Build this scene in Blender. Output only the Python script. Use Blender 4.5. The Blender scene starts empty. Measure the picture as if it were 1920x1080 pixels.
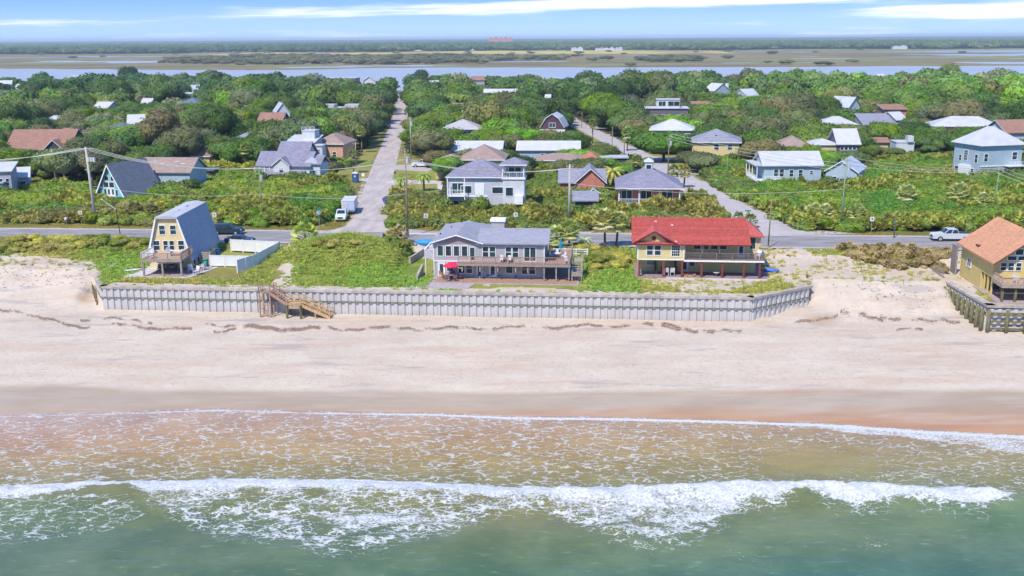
import bpy, math, random
import numpy as np
from mathutils import Vector, Matrix, noise
random.seed(7); RNG = np.random.default_rng(7)
SC = bpy.context.scene
COL = SC.collection
R = math.radians
# ------------------------------------------------------------ camera
FPX = 1880.0; PIT = R(14.0); ROLL = R(0.34); CAMH = 37.0
cam = bpy.data.cameras.new('camera'); camo = bpy.data.objects.new('camera', cam); COL.objects.link(camo)
cam.sensor_width = 36; cam.lens = 36 * FPX / 1920; cam.clip_start = 1; cam.clip_end = 90000
cp, sp = math.cos(PIT), math.sin(PIT)
FW = np.array((0, cp, -sp)); UP0 = np.array((0, sp, cp)); R0 = np.array((1., 0, 0))
RT = math.cos(ROLL) * R0 - math.sin(ROLL) * UP0
UP = math.sin(ROLL) * R0 + math.cos(ROLL) * UP0
m3 = Matrix((RT, UP, -FW)).transposed()
camo.matrix_world = Matrix.Translation((0, 0, CAMH)) @ m3.to_4x4()
SC.camera = camo
# ------------------------------------------------------------ sky and sun
SUN_EL = R(54); SUN_TO = Vector((-0.52, -0.85, 0)).normalized()
w = bpy.data.worlds.new('World'); SC.world = w; w.use_nodes = True
nt = w.node_tree; nt.nodes.clear()
def N(nt, t, **k):
    n = nt.nodes.new(t)
    for a, b in k.items():
        if a.startswith('i_'):
            n.inputs[int(a[2:])].default_value = b
        else: setattr(n, a, b)
    return n
sky = N(nt, 'ShaderNodeTexSky', sky_type='NISHITA', sun_disc=False, sun_elevation=SUN_EL,
        sun_rotation=math.atan2(SUN_TO.x, SUN_TO.y), altitude=0, air_density=1.0, dust_density=0.35, ozone_density=3.0)
tc = N(nt, 'ShaderNodeTexCoord'); sep = N(nt, 'ShaderNodeSeparateXYZ')
nt.links.new(tc.outputs['Generated'], sep.inputs[0])
def mth(nt, op, a, b=None, c=None, clamp=False):
    n = nt.nodes.new('ShaderNodeMath'); n.operation = op; n.use_clamp = clamp
    for i, x in enumerate((a, b, c)):
        if x is None: continue
        if isinstance(x, (int, float)): n.inputs[i].default_value = x
        else: nt.links.new(x, n.inputs[i])
    return n.outputs[0]
def mixc(nt, f, a, b, mode='MIX'):
    n = nt.nodes.new('ShaderNodeMix'); n.data_type = 'RGBA'; n.blend_type = mode
    for s, x in ((0, f), (6, a), (7, b)):
        if isinstance(x, (int, float)): n.inputs[s].default_value = x
        elif isinstance(x, tuple): n.inputs[s].default_value = x if len(x) == 4 else (*x, 1)
        else: nt.links.new(x, n.inputs[s])
    return n.outputs[2]
def ramp(nt, v, a, b):
    n = nt.nodes.new('ShaderNodeMapRange'); n.interpolation_type = 'SMOOTHSTEP'; n.clamp = True
    nt.links.new(v, n.inputs[0]); n.inputs[1].default_value = a; n.inputs[2].default_value = b
    return n.outputs[0]
SKY_STR = 0.15
az = mth(nt, 'ARCTAN2', sep.outputs[0], sep.outputs[1])
el = mth(nt, 'ARCSINE', sep.outputs[2])
# thin streak clouds, stretched along the horizon, over the whole sky
cb = N(nt, 'ShaderNodeCombineXYZ'); nt.links.new(mth(nt, 'MULTIPLY', az, 5.0), cb.inputs[0])
nt.links.new(mth(nt, 'MULTIPLY', mth(nt, 'SUBTRACT', el, mth(nt, 'MULTIPLY', az, 0.012)), 80.0), cb.inputs[1])
nz = N(nt, 'ShaderNodeTexNoise'); nz.inputs['Scale'].default_value = 1.0; nz.inputs['Detail'].default_value = 7; nz.inputs['Roughness'].default_value = .58
nt.links.new(cb.outputs[0], nz.inputs['Vector'])
# long white band across the middle, tapering to the left
def gauss(x, c, s):
    d = mth(nt, 'DIVIDE', mth(nt, 'SUBTRACT', x, c), s)
    return mth(nt, 'EXPONENT', mth(nt, 'MULTIPLY', mth(nt, 'MULTIPLY', d, d), -1.0))
bc = mth(nt, 'ADD', 0.029, mth(nt, 'SUBTRACT', mth(nt, 'MULTIPLY', az, 0.028), mth(nt, 'MULTIPLY', mth(nt, 'MULTIPLY', az, az), 0.02)))
band = mth(nt, 'MULTIPLY', gauss(el, bc, 0.0066), gauss(az, 0.08, 0.40))
band2 = mth(nt, 'MULTIPLY', gauss(el, 0.019, 0.0085), gauss(az, 0.47, 0.20))
low = mth(nt, 'MULTIPLY', gauss(el, 0.0, 0.010), 0.12)
s = mth(nt, 'ADD', mth(nt, 'ADD', mth(nt, 'MULTIPLY', band, 0.60), mth(nt, 'MULTIPLY', band2, 0.56)), low)
cl = ramp(nt, mth(nt, 'ADD', mth(nt, 'MULTIPLY', nz.outputs[0], 1.5), mth(nt, 'SUBTRACT', s, 0.55)), 0.34, 0.92)
tint = mixc(nt, 1.0, sky.outputs[0], (0.70, 0.92, 1.30), 'MULTIPLY')
gr = mixc(nt, ramp(nt, el, 0.0, 0.045), (1.9, 2.95, 4.6), (0.5, 1.45, 3.8))
tint = mixc(nt, 0.8, tint, gr)
cloud = mixc(nt, cl, tint, (6.9, 6.7, 7.0))
bg = N(nt, 'ShaderNodeBackground'); bg.inputs[1].default_value = SKY_STR
out = N(nt, 'ShaderNodeOutputWorld')
nt.links.new(cloud, bg.inputs[0]); nt.links.new(bg.outputs[0], out.inputs[0])
sl = bpy.data.lights.new('sun', 'SUN'); so = bpy.data.objects.new('sun', sl); COL.objects.link(so)
sl.energy = 3.7; sl.angle = R(0.7); sl.color = (1.0, 0.935, 0.83)
sd = Vector((SUN_TO.x * math.cos(SUN_EL), SUN_TO.y * math.cos(SUN_EL), math.sin(SUN_EL)))
so.rotation_euler = sd.to_track_quat('Z', 'Y').to_euler(); so.location = (0, 0, 200)
SC.view_settings.view_transform = 'Standard'; SC.view_settings.look = 'None'; SC.view_settings.gamma = 1
SC.view_settings.exposure = 0.64
SC.cycles.max_bounces = 5; SC.cycles.diffuse_bounces = 3; SC.cycles.glossy_bounces = 3; SC.cycles.transmission_bounces = 3
SC.cycles.transparent_max_bounces = 8; SC.cycles.volume_bounces = 0; SC.cycles.use_denoising = True
try: SC.cycles.use_adaptive_sampling = True; SC.cycles.adaptive_threshold = 0.02
except Exception: pass
# ------------------------------------------------------------ picture/world geometry
def P(px, py, z=0.0):
    d = FW + RT * ((px - 960) / FPX) + UP * ((540 - py) / FPX)
    t = (z - CAMH) / d[2]
    return np.array((d[0] * t, d[1] * t, z))
def Q(x, y, z):
    v = np.stack([np.asarray(x, float) + 0 * np.asarray(y), np.asarray(y, float) + 0 * np.asarray(x), np.asarray(z, float) - CAMH + 0 * np.asarray(x)], -1)
    k = v @ FW; k = np.where(k > 1, k, np.nan)
    return 960 + FPX * (v @ RT) / k, 540 - FPX * (v @ UP) / k, FPX / k
SY = R(-5.35); CS, SN = math.cos(SY), math.sin(SY)          # shore frame: u along the seawall, v inland
def uv2w(u, v): return (u * CS - v * SN, 123.9 + u * SN + v * CS)
def w2uv(x, y):
    y = y - 123.9
    return (x * CS + y * SN, -x * SN + y * CS)
def sstep(t): t = np.clip(t, 0, 1); return t * t * (3 - 2 * t)
def inpoly(x, y, poly):
    x = np.asarray(x); y = np.asarray(y); r = np.zeros(np.broadcast(x, y).shape, bool); n = len(poly)
    for i in range(n):
        x0, y0 = poly[i]; x1, y1 = poly[(i + 1) % n]
        if y0 == y1: continue
        c = ((y0 > y) != (y1 > y)) & (x < (x1 - x0) * (y - y0) / (y1 - y0) + x0)
        r ^= c
    return r
def vnoise(x, y, s=1.0, seed=0, octv=3):
    x = np.asarray(x, float) / s; y = np.asarray(y, float) / s; tot = 0; amp = 1; nrm = 0
    for o in range(octv):
        xi = np.floor(x).astype(np.int64); yi = np.floor(y).astype(np.int64); fx = x - xi; fy = y - yi
        fx = fx * fx * (3 - 2 * fx); fy = fy * fy * (3 - 2 * fy)
        def h(a, b):
            n = (a * 374761393 + b * 668265263 + (seed + o) * 974711) & 0x7fffffff
            n = ((n ^ (n >> 13)) * 1274126177) & 0x7fffffff
            return ((n ^ (n >> 16)) & 0xffff) / 65535.0
        tot = tot + amp * ((h(xi, yi) * (1 - fx) + h(xi + 1, yi) * fx) * (1 - fy) + (h(xi, yi + 1) * (1 - fx) + h(xi + 1, yi + 1) * fx) * fy)
        nrm += amp; amp *= .5; x = x * 2.03 + 11.3; y = y * 2.03 + 7.1
    return tot / nrm
# road lines (world) : centre line of the coast road and two side streets
RA = P(100, 438.5, 6)[:2]; RB = P(1700, 453.5, 6)[:2]; RDIR = (RB - RA) / np.linalg.norm(RB - RA); RNRM = np.array((-RDIR[1], RDIR[0]))
RW = 4.6
def road_d(x, y): return (x - RA[0]) * RNRM[0] + (y - RA[1]) * RNRM[1]
def road_s(x, y): return (x - RA[0]) * RDIR[0] + (y - RA[1]) * RDIR[1]
ST1 = [(P(690, 433, 6)[:2]), (P(690, 425, 6)[:2]), (P(715, 330, 5.6)[:2]), (P(745, 240, 5)[:2]), (P(751, 205, 4.6)[:2]), (P(752.5, 180, 4)[:2]), (P(754, 160, 3)[:2])]
ST2 = [(P(1475, 440, 6)[:2]), (P(1400, 405, 6)[:2]), (P(1318, 360, 5.8)[:2]), (P(1245, 316, 5.5)[:2]), (P(1168, 279, 5.2)[:2]), (P(1122, 255, 5)[:2]), (P(1080, 234, 4.7)[:2]), (P(1040, 205, 4.5)[:2])]
def seg_d(x, y, line):
    x = np.asarray(x, float); y = np.asarray(y, float); best = np.full(np.broadcast(x, y).shape, 1e9)
    for a, b in zip(line[:-1], line[1:]):
        dx, dy = b[0] - a[0], b[1] - a[1]; L = dx * dx + dy * dy
        t = np.clip(((x - a[0]) * dx + (y - a[1]) * dy) / L, 0, 1)
        best = np.minimum(best, np.hypot(x - a[0] - t * dx, y - a[1] - t * dy))
    return best
# terrain height
BV = [-4000, -400, -60, -45, -28.7, -22, -14, -4, 0, 6]; BZ = [-60, -9, -2.2, -1.0, 0.01, 0.75, 1.4, 2.05, 2.25, 2.9]
VBU = [-15000, -80, -68, -61, -59.2, -58.9, -54.75, -54.6, 30.1, 38.5, 39.2, 42, 50, 56.7, 57.4, 58.7, 61.5, 90, 15000]
VBV = [13, 12, 10.5, 8.5, 8, 6.6, 0.45, 0.45, 0.45, 7.1, 10, 10.5, 9, 10.5, 10.8, -0.9, -1.5, -2.0, 0]
VBW = [9, 9, 9, 8, 6, .45, .45, .45, .45, .45, 5, 7, 6, 5, .5, .5, .45, .45, 5]
MOUNDS = []
def mound(px, py, z, h, su, sv):
    a = P(px, py, z); u, v = w2uv(a[0], a[1]); MOUNDS.append((u, v, h, su, sv))
mound(650, 468, 6.5, 2.1, 7.5, 5.0); mound(600, 478, 6.3, 0.9, 7, 6); mound(725, 478, 6.2, 1.2, 7, 6)
mound(90, 452, 7, 1.5, 16, 3.2); mound(240, 455, 6.5, 0.7, 8, 3); mound(1690, 478, 6.2, 0.9, 10, 4); mound(1130, 488, 6.2, 0.8, 4, 5)
mound(1480, 470, 6.2, 0.7, 6, 4); mound(555, 470, 6, 0.5, 4, 4)
def basez(v): return np.interp(v, [0, 45, 60, 130, 250, 420, 560, 610, 640, 1160, 1190, 1e5], [5.35, 6, 6.1, 5.9, 5.1, 3.6, 1.6, 0.6, -1.5, -1.5, -0.4, -0.4])
def zf(x, y):
    x = np.asarray(x, float); y = np.asarray(y, float)
    u, v = w2uv(x, y)
    bz = np.interp(v, BV, BZ)
    nb = vnoise(x, y, 5.0, 3) - .5
    bz = bz + nb * 0.16 * sstep((v + 27) / 12)
    vb = np.interp(u, VBU, VBV); wd = np.interp(u, VBU, VBW)
    nat = (wd > 2)
    vb = vb + np.where(nat, (vnoise(x, y, 4.0, 9) - .5) * 3.5, 0)
    t = (v - vb + wd) / wd
    tt = np.where(nat, np.clip(t, 0, 1) ** 1.3, sstep(t))
    pz = basez(np.maximum(v, 0))
    g = 0
    for (mu, mv, h, su, sv) in MOUNDS:
        g = g + h * np.exp(-((u - mu) / su) ** 2 - ((v - mv) / sv) ** 2)
    rd = np.abs(road_d(x, y)); g = g * sstep((rd - RW - 1.2) / 3.0)
    hum = (vnoise(x, y, 6.0, 21) - .5) * 0.5 + (vnoise(x, y, 1.6, 22) - .5) * 0.12
    hum = hum * sstep((rd - RW - 1.5) / 3) * np.clip((v - vb - .5) / 3, 0, 1) * np.where(v > 60, 0, 1)
    pz = pz + g + hum
    return np.where(t <= 0, bz, np.where(t >= 1, pz, bz + (pz - bz) * tt))
FLATS = []      # (u0,u1,v0,v1,z) patches levelled under the beach houses
def zg(x, y):
    z = zf(x, y); u, v = w2uv(np.asarray(x, float), np.asarray(y, float))
    for (u0, u1, v0, v1, fz) in FLATS:
        d = np.maximum(np.maximum(u0 - u, u - u1), np.maximum(v0 - v, v - v1))
        k = 1 - sstep(d / 1.2); z = z * (1 - k) + fz * k
    return z
FLATS += [(-54, -38, 4.7, 24, 5.42), (-12, 8.6, 1.6, 20, 5.42), (15.2, 33.5, 8.7, 21, 5.42), (59.0, 90, 0.3, 20, 5.35), (-17, -11.5, 8, 22, 5.5)]
def G(px, py):
    z = 6.0
    for _ in range(12):
        a = P(px, py, z); z = .5 * z + .5 * float(zg(a[0], a[1]))
    a = P(px, py, z); return np.array((a[0], a[1], float(zg(a[0], a[1]))))
# ------------------------------------------------------------ materials
MATS = {}
def _new(name):
    m = bpy.data.materials.new(name); m.use_nodes = True; t = m.node_tree; b = t.nodes['Principled BSDF']; return m, t, b
def tuple4(c): return (*c, 1)
def mat(name, c, rough=.8, var=.12, scale=3.0, bump=0.0, metal=0.0, stretch=None, spec=.3, detail=4):
    if name in MATS: return MATS[name]
    m, t, b = _new(name)
    g = N(t, 'ShaderNodeTexCoord'); v = g.outputs['Object']
    if stretch:
        mp = N(t, 'ShaderNodeMapping'); mp.inputs['Scale'].default_value = stretch; t.links.new(v, mp.inputs[0]); v = mp.outputs[0]
    n1 = N(t, 'ShaderNodeTexNoise'); n1.inputs['Scale'].default_value = scale; n1.inputs['Detail'].default_value = detail; n1.inputs['Roughness'].default_value = .65; t.links.new(v, n1.inputs['Vector'])
    lo = tuple(x * (1 - var * 1.6) for x in c); hi = tuple(min(1, x * (1 + var)) for x in c)
    oi = N(t, 'ShaderNodeObjectInfo'); rv = mth(t, 'ADD', .88, mth(t, 'MULTIPLY', oi.outputs['Random'], .20)); cbx = N(t, 'ShaderNodeCombineColor')
    for k_ in range(3): t.links.new(rv, cbx.inputs[k_])
    base_ = mixc(t, ramp(t, n1.outputs[0], .3, .7), lo, hi)
    t.links.new(mixc(t, 1.0, base_, cbx.outputs[0], 'MULTIPLY') if var > .07 else base_, b.inputs['Base Color'])
    b.inputs['Roughness'].default_value = rough; b.inputs['Metallic'].default_value = metal
    b.inputs['Specular IOR Level'].default_value = spec
    if bump:
        bp = N(t, 'ShaderNodeBump'); bp.inputs['Strength'].default_value = bump; bp.inputs['Distance'].default_value = .05
        t.links.new(n1.outputs[0], bp.inputs['Height']); t.links.new(bp.outputs[0], b.inputs['Normal'])
    MATS[name] = m; return m
def mat_shingle(name, c, var=.35):
    if name in MATS: return MATS[name]
    m, t, b = _new(name); g = N(t, 'ShaderNodeTexCoord')
    mp = N(t, 'ShaderNodeMapping'); mp.inputs['Scale'].default_value = (1.2, 4, 4); t.links.new(g.outputs['Object'], mp.inputs[0])
    vo = N(t, 'ShaderNodeTexVoronoi'); vo.inputs['Scale'].default_value = 1.6; t.links.new(mp.outputs[0], vo.inputs['Vector'])
    n1 = N(t, 'ShaderNodeTexNoise'); n1.inputs['Scale'].default_value = .35; n1.inputs['Detail'].default_value = 5; t.links.new(g.outputs['Object'], n1.inputs['Vector'])
    sx = N(t, 'ShaderNodeSeparateColor'); t.links.new(vo.outputs['Color'], sx.inputs[0])
    f = mth(t, 'ADD', mth(t, 'MULTIPLY', sx.outputs[0], .55), mth(t, 'MULTIPLY', n1.outputs[0], .45))
    t.links.new(mixc(t, f, tuple(x * (1 - var) for x in c), tuple(x * (1 + var) for x in c)), b.inputs['Base Color'])
    b.inputs['Roughness'].default_value = .9; b.inputs['Specular IOR Level'].default_value = .15
    bp = N(t, 'ShaderNodeBump'); bp.inputs['Strength'].default_value = .3; bp.inputs['Distance'].default_value = .03
    t.links.new(sx.outputs[0], bp.inputs['Height']); t.links.new(bp.outputs[0], b.inputs['Normal'])
    MATS[name] = m; return m
def mat_metalroof(name, c):
    if name in MATS: return MATS[name]
    m, t, b = _new(name); g = N(t, 'ShaderNodeTexCoord')
    wv = N(t, 'ShaderNodeTexWave'); wv.inputs['Scale'].default_value = 1.25; wv.inputs['Distortion'].default_value = 0; t.links.new(g.outputs['Object'], wv.inputs['Vector'])
    n1 = N(t, 'ShaderNodeTexNoise'); n1.inputs['Scale'].default_value = .5; n1.inputs['Detail'].default_value = 6; t.links.new(g.outputs['Object'], n1.inputs['Vector'])
    sm = mixc(t, ramp(t, n1.outputs[0], .25, .75), tuple(x * .84 for x in c), c)
    t.links.new(mixc(t, mth(t, 'MULTIPLY', ramp(t, wv.outputs[0], .86, 1.0), .3), sm, tuple(x * .6 for x in c)), b.inputs['Base Color'])
    b.inputs['Roughness'].default_value = .45; b.inputs['Specular IOR Level'].default_value = .4
    bp = N(t, 'ShaderNodeBump'); bp.inputs['Strength'].default_value = .4; bp.inputs['Distance'].default_value = .04
    t.links.new(wv.outputs[0], bp.inputs['Height']); t.links.new(bp.outputs[0], b.inputs['Normal'])
    MATS[name] = m; return m
def mat_siding(name, c, gap=.2):
    if name in MATS: return MATS[name]
    m, t, b = _new(name); g = N(t, 'ShaderNodeTexCoord')
    mp = N(t, 'ShaderNodeMapping'); mp.inputs['Rotation'].default_value = (0, R(90), 0); t.links.new(g.outputs['Object'], mp.inputs[0])
    wv = N(t, 'ShaderNodeTexWave'); wv.wave_profile = 'SAW'; wv.inputs['Scale'].default_value = .314 / gap; t.links.new(mp.outputs[0], wv.inputs['Vector'])
    n1 = N(t, 'ShaderNodeTexNoise'); n1.inputs['Scale'].default_value = 1.2; n1.inputs['Detail'].default_value = 6; t.links.new(g.outputs['Object'], n1.inputs['Vector'])
    sm = mixc(t, ramp(t, n1.outputs[0], .25, .75), tuple(x * .86 for x in c), c)
    t.links.new(mixc(t, mth(t, 'MULTIPLY', ramp(t, wv.outputs[0], .8, 1.0), .25), sm, tuple(x * .5 for x in c)), b.inputs['Base Color'])
    b.inputs['Roughness'].default_value = .75
    bp = N(t, 'ShaderNodeBump'); bp.inputs['Strength'].default_value = .35; bp.inputs['Distance'].default_value = .03
    t.links.new(wv.outputs[0], bp.inputs['Height']); t.links.new(bp.outputs[0], b.inputs['Normal'])
    MATS[name] = m; return m
def mat_glass(name='window_glass', c=(.014, .03, .034)):
    if name in MATS: return MATS[name]
    m, t, b = _new(name)
    g = N(t, 'ShaderNodeTexCoord'); oi = N(t, 'ShaderNodeObjectInfo')
    n1 = N(t, 'ShaderNodeTexNoise'); n1.inputs['Scale'].default_value = 1.3; t.links.new(g.outputs['Object'], n1.inputs['Vector'])
    f = mth(t, 'ADD', mth(t, 'MULTIPLY', ramp(t, n1.outputs[0], .45, .65), .6), mth(t, 'MULTIPLY', oi.outputs['Random'], .6), clamp=True)
    t.links.new(mixc(t, f, c, tuple(x * 2.6 for x in c)), b.inputs['Base Color'])
    b.inputs['Roughness'].default_value = .09; b.inputs['Specular IOR Level'].default_value = .35
    MATS[name] = m; return m
def mat_leaf(name='leaf'):
    if name in MATS: return MATS[name]
    m, t, b = _new(name)
    at = N(t, 'ShaderNodeAttribute'); at.attribute_type = 'INSTANCER'; at.attribute_name = 'tint'
    lf = N(t, 'ShaderNodeAttribute'); lf.attribute_name = 'leafv'
    hs = N(t, 'ShaderNodeHueSaturation'); t.links.new(at.outputs['Color'], hs.inputs['Color'])
    sp_ = N(t, 'ShaderNodeSeparateColor'); t.links.new(lf.outputs['Color'], sp_.inputs[0])
    t.links.new(mth(t, 'ADD', .485, mth(t, 'MULTIPLY', sp_.outputs[1], .03)), hs.inputs['Hue'])
    t.links.new(mth(t, 'ADD', .5, sp_.outputs[0]), hs.inputs['Value'])
    t.links.new(mth(t, 'ADD', 1.08, mth(t, 'MULTIPLY', sp_.outputs[2], -.3)), hs.inputs['Saturation'])
    t.links.new(hs.outputs[0], b.inputs['Base Color'])
    b.inputs['Roughness'].default_value = .7; b.inputs['Specular IOR Level'].default_value = .18
    tr = N(t, 'ShaderNodeBsdfTranslucent'); t.links.new(hs.outputs[0], tr.inputs[0])
    mx = N(t, 'ShaderNodeMixShader'); mx.inputs[0].default_value = .36
    t.links.new(b.outputs[0], mx.inputs[1]); t.links.new(tr.outputs[0], mx.inputs[2])
    t.links.new(mx.outputs[0], t.nodes['Material Output'].inputs[0])
    MATS[name] = m; return m
def mat_wallpanel(name, c, stain):
    if name in MATS: return MATS[name]
    m, t, b = _new(name); g = N(t, 'ShaderNodeNewGeometry'); sp3 = N(t, 'ShaderNodeSeparateXYZ'); t.links.new(g.outputs['Position'], sp3.inputs[0])
    def noi(sx, sz, d=5):
        mp = N(t, 'ShaderNodeMapping'); mp.inputs['Scale'].default_value = (sx, sx, sz); t.links.new(g.outputs['Position'], mp.inputs[0]); n = N(t, 'ShaderNodeTexNoise'); n.inputs['Scale'].default_value = 1; n.inputs['Detail'].default_value = d; n.inputs['Roughness'].default_value = .65; t.links.new(mp.outputs[0], n.inputs['Vector']); return n.outputs[0]
    oi = N(t, 'ShaderNodeObjectInfo'); c2 = mixc(t, mth(t, 'MULTIPLY', oi.outputs['Random'], .7), c, tuple(x * .86 for x in c))
    c3 = mixc(t, mth(t, 'MULTIPLY', ramp(t, noi(3.5, .35), .48, .72), .5), c2, stain)
    c4 = mixc(t, mth(t, 'MULTIPLY', ramp(t, mth(t, 'ADD', mth(t, 'MULTIPLY', mth(t, 'SUBTRACT', 3.1, sp3.outputs[2]), 1.0), mth(t, 'SUBTRACT', noi(.8, .8), .5)), 0, 1), .4), c3, stain)
    t.links.new(mixc(t, mth(t, 'MULTIPLY', ramp(t, noi(.25, .6), .5, .7), .25), c4, stain), b.inputs['Base Color']); b.inputs['Roughness'].default_value = .7
    MATS[name] = m; return m
WHITE = lambda: mat('white_paint', (.74, .75, .76), .6, .06)
GLASS = lambda: mat_glass()
WOODG = lambda: mat('weathered_wood', (.33, .27, .23), .85, .25, 6, stretch=(1, 1, 1))
WOODN = lambda: mat('treated_pine', (.50, .33, .17), .8, .22, 6)
METAL = lambda: mat('galvanised_steel', (.45, .47, .48), .5, .1, metal=.5)
DARK = lambda: mat('dark_plastic', (.03, .035, .04), .5, .1)
CONC = lambda: mat('concrete', (.50, .48, .45), .85, .12, 1.5)
# ------------------------------------------------------------ mesh builder
class MB:
    def __init__(s): s.v = []; s.f = []; s.m = []
    def add(s, vs, fs, mi=0):
        n = len(s.v); s.v += [tuple(p) for p in vs]; s.f += [tuple(i + n for i in f) for f in fs]; s.m += [mi] * len(fs); return s
    def box(s, x0, x1, y0, y1, z0, z1, mi=0):
        return s.add([(x0, y0, z0), (x1, y0, z0), (x1, y1, z0), (x0, y1, z0), (x0, y0, z1), (x1, y0, z1), (x1, y1, z1), (x0, y1, z1)],
                     [(0, 3, 2, 1), (4, 5, 6, 7), (0, 1, 5, 4), (1, 2, 6, 5), (2, 3, 7, 6), (3, 0, 4, 7)], mi)
    def bar(s, a, b, wx, wz, mi=0, roll=0):
        a = Vector(a); b = Vector(b); d = (b - a).normalized(); upv = Vector((0, 0, 1)) if abs(d.z) < .95 else Vector((0, 1, 0))
        sx = d.cross(upv).normalized(); sz = sx.cross(d).normalized(); sx = sx * wx / 2; sz = sz * wz / 2
        vs = [a - sx - sz, a + sx - sz, a + sx + sz, a - sx + sz, b - sx - sz, b + sx - sz, b + sx + sz, b - sx + sz]
        return s.add(vs, [(0, 3, 2, 1), (4, 5, 6, 7), (0, 1, 5, 4), (1, 2, 6, 5), (2, 3, 7, 6), (3, 0, 4, 7)], mi)
    def tube(s, a, b, r0, r1=None, n=8, mi=0, cap=True):
        r1 = r0 if r1 is None else r1; a = Vector(a); b = Vector(b); d = (b - a).normalized()
        upv = Vector((0, 0, 1)) if abs(d.z) < .95 else Vector((1, 0, 0)); sx = d.cross(upv).normalized(); sy = sx.cross(d)
        vs = []
        for c, r in ((a, r0), (b, r1)):
            for i in range(n):
                t = 2 * math.pi * i / n; vs.append(c + sx * math.cos(t) * r + sy * math.sin(t) * r)
        fs = [(i, (i + 1) % n, n + (i + 1) % n, n + i) for i in range(n)]
        if cap: fs += [tuple(range(n - 1, -1, -1)), tuple(range(n, 2 * n))]
        return s.add(vs, fs, mi)
    def prism(s, prof, a, b, axis='y', mi=0, cap=None):
        n = len(prof); vs = []
        for q in (a, b):
            for (p0, p1) in prof:
                vs.append((p0, q, p1) if axis == 'y' else ((q, p0, p1) if axis == 'x' else (p0, p1, q)))
        fs = [(i, (i + 1) % n, n + (i + 1) % n, n + i) for i in range(n)]
        s.add(vs, fs, mi); s.add(vs, [tuple(range(n)), tuple(range(2 * n - 1, n - 1, -1))], mi if cap is None else cap); return s
    def cone(s, c, r, z0, z1, n=12, mi=0):
        vs = [(c[0] + r * math.cos(2 * math.pi * i / n), c[1] + r * math.sin(2 * math.pi * i / n), z0) for i in range(n)] + [(c[0], c[1], z1), (c[0], c[1], z0)]
        return s.add(vs, [(i, (i + 1) % n, n) for i in range(n)] + [((i + 1) % n, i, n + 1) for i in range(n)], mi)
    def ball(s, c, r, n=8, m=6, sz=1.0, mi=0):
        vs = []; fs = []
        for j in range(m + 1):
            p = math.pi * j / m
            for i in range(n):
                t = 2 * math.pi * i / n; vs.append((c[0] + r * math.sin(p) * math.cos(t), c[1] + r * math.sin(p) * math.sin(t), c[2] + r * sz * math.cos(p)))
        for j in range(m):
            for i in range(n): fs.append((j * n + i, (j + 1) * n + i, (j + 1) * n + (i + 1) % n, j * n + (i + 1) % n))
        return s.add(vs, fs, mi)
    def mesh(s, name, mats, smooth=False):
        me = bpy.data.meshes.new(name); me.from_pydata(s.v, [], s.f)
        for m in (mats if isinstance(mats, (list, tuple)) else [mats]): me.materials.append(m)
        me.polygons.foreach_set('material_index', s.m)
        if smooth: me.polygons.foreach_set('use_smooth', [True] * len(s.f))
        import bmesh as bmm
        bm = bmm.new(); bm.from_mesh(me); bmm.ops.recalc_face_normals(bm, faces=bm.faces); bm.to_mesh(me); bm.free()
        return me
    def build(s, name, mats, parent=None, smooth=False, loc=(0, 0, 0), rz=0):
        return link(name, s.mesh(name, mats, smooth), parent, loc, rz)
def link(name, me, parent=None, loc=(0, 0, 0), rz=0, sc=None):
    o = bpy.data.objects.new(name, me); COL.objects.link(o); o.location = loc
    if rz: o.rotation_euler = (0, 0, rz)
    if sc is not None: o.scale = sc if isinstance(sc, tuple) else (sc, sc, sc)
    if parent: o.parent = parent
    return o
def thing(name, label, cat, loc=(0, 0, 0), rz=0, group=None):
    o = bpy.data.objects.new(name, None); COL.objects.link(o); o.location = tuple(float(a) for a in loc); o.rotation_euler = (0, 0, rz)
    o.empty_display_size = .5; o['label'] = label; o['category'] = cat
    if group: o['group'] = group
    return o
def tag(o, label, cat, group=None):
    o['label'] = label; o['category'] = cat
    if group: o['group'] = group
    return o
def kind(o, k): o['kind'] = k; return o
KIDS = {}
def copy_thing(src, loc, rz, label=None, sc=None, group=None):
    r = src.copy(); COL.objects.link(r); r.location = tuple(float(a) for a in loc); r.rotation_euler = (0, 0, rz)
    if sc is not None: r.scale = (sc, sc, sc)
    if label: r['label'] = label
    if group: r['group'] = group
    if src.name not in KIDS: KIDS[src.name] = [(c, [g for g in c.children]) for c in src.children]
    for c, gs in KIDS[src.name]:
        d = c.copy(); COL.objects.link(d); d.parent = r
        for g in gs:
            e = g.copy(); COL.objects.link(e); e.parent = d
    return r
def numesh(name, verts, faces, mats, smooth=True):
    me = bpy.data.meshes.new(name); verts = np.asarray(verts, np.float32); faces = np.asarray(faces, np.int32)
    nv, nf, k = len(verts), len(faces), faces.shape[1]
    me.vertices.add(nv); me.vertices.foreach_set('co', verts.ravel()); me.loops.add(nf * k); me.loops.foreach_set('vertex_index', faces.ravel())
    me.polygons.add(nf); me.polygons.foreach_set('loop_start', np.arange(nf, dtype=np.int32) * k); me.polygons.foreach_set('loop_total', np.full(nf, k, np.int32))
    me.polygons.foreach_set('use_smooth', np.full(nf, smooth)); me.update(calc_edges=True)
    for m in (mats if isinstance(mats, (list, tuple)) else [mats]): me.materials.append(m)
    return me
def vcol(me, name, arr, dom='POINT'):
    a = me.color_attributes.new(name, 'FLOAT_COLOR', dom); arr = np.asarray(arr, np.float32)
    if arr.shape[1] == 3: arr = np.concatenate([arr, np.ones((len(arr), 1), np.float32)], 1)
    a.data.foreach_set('color', arr.ravel())
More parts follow.
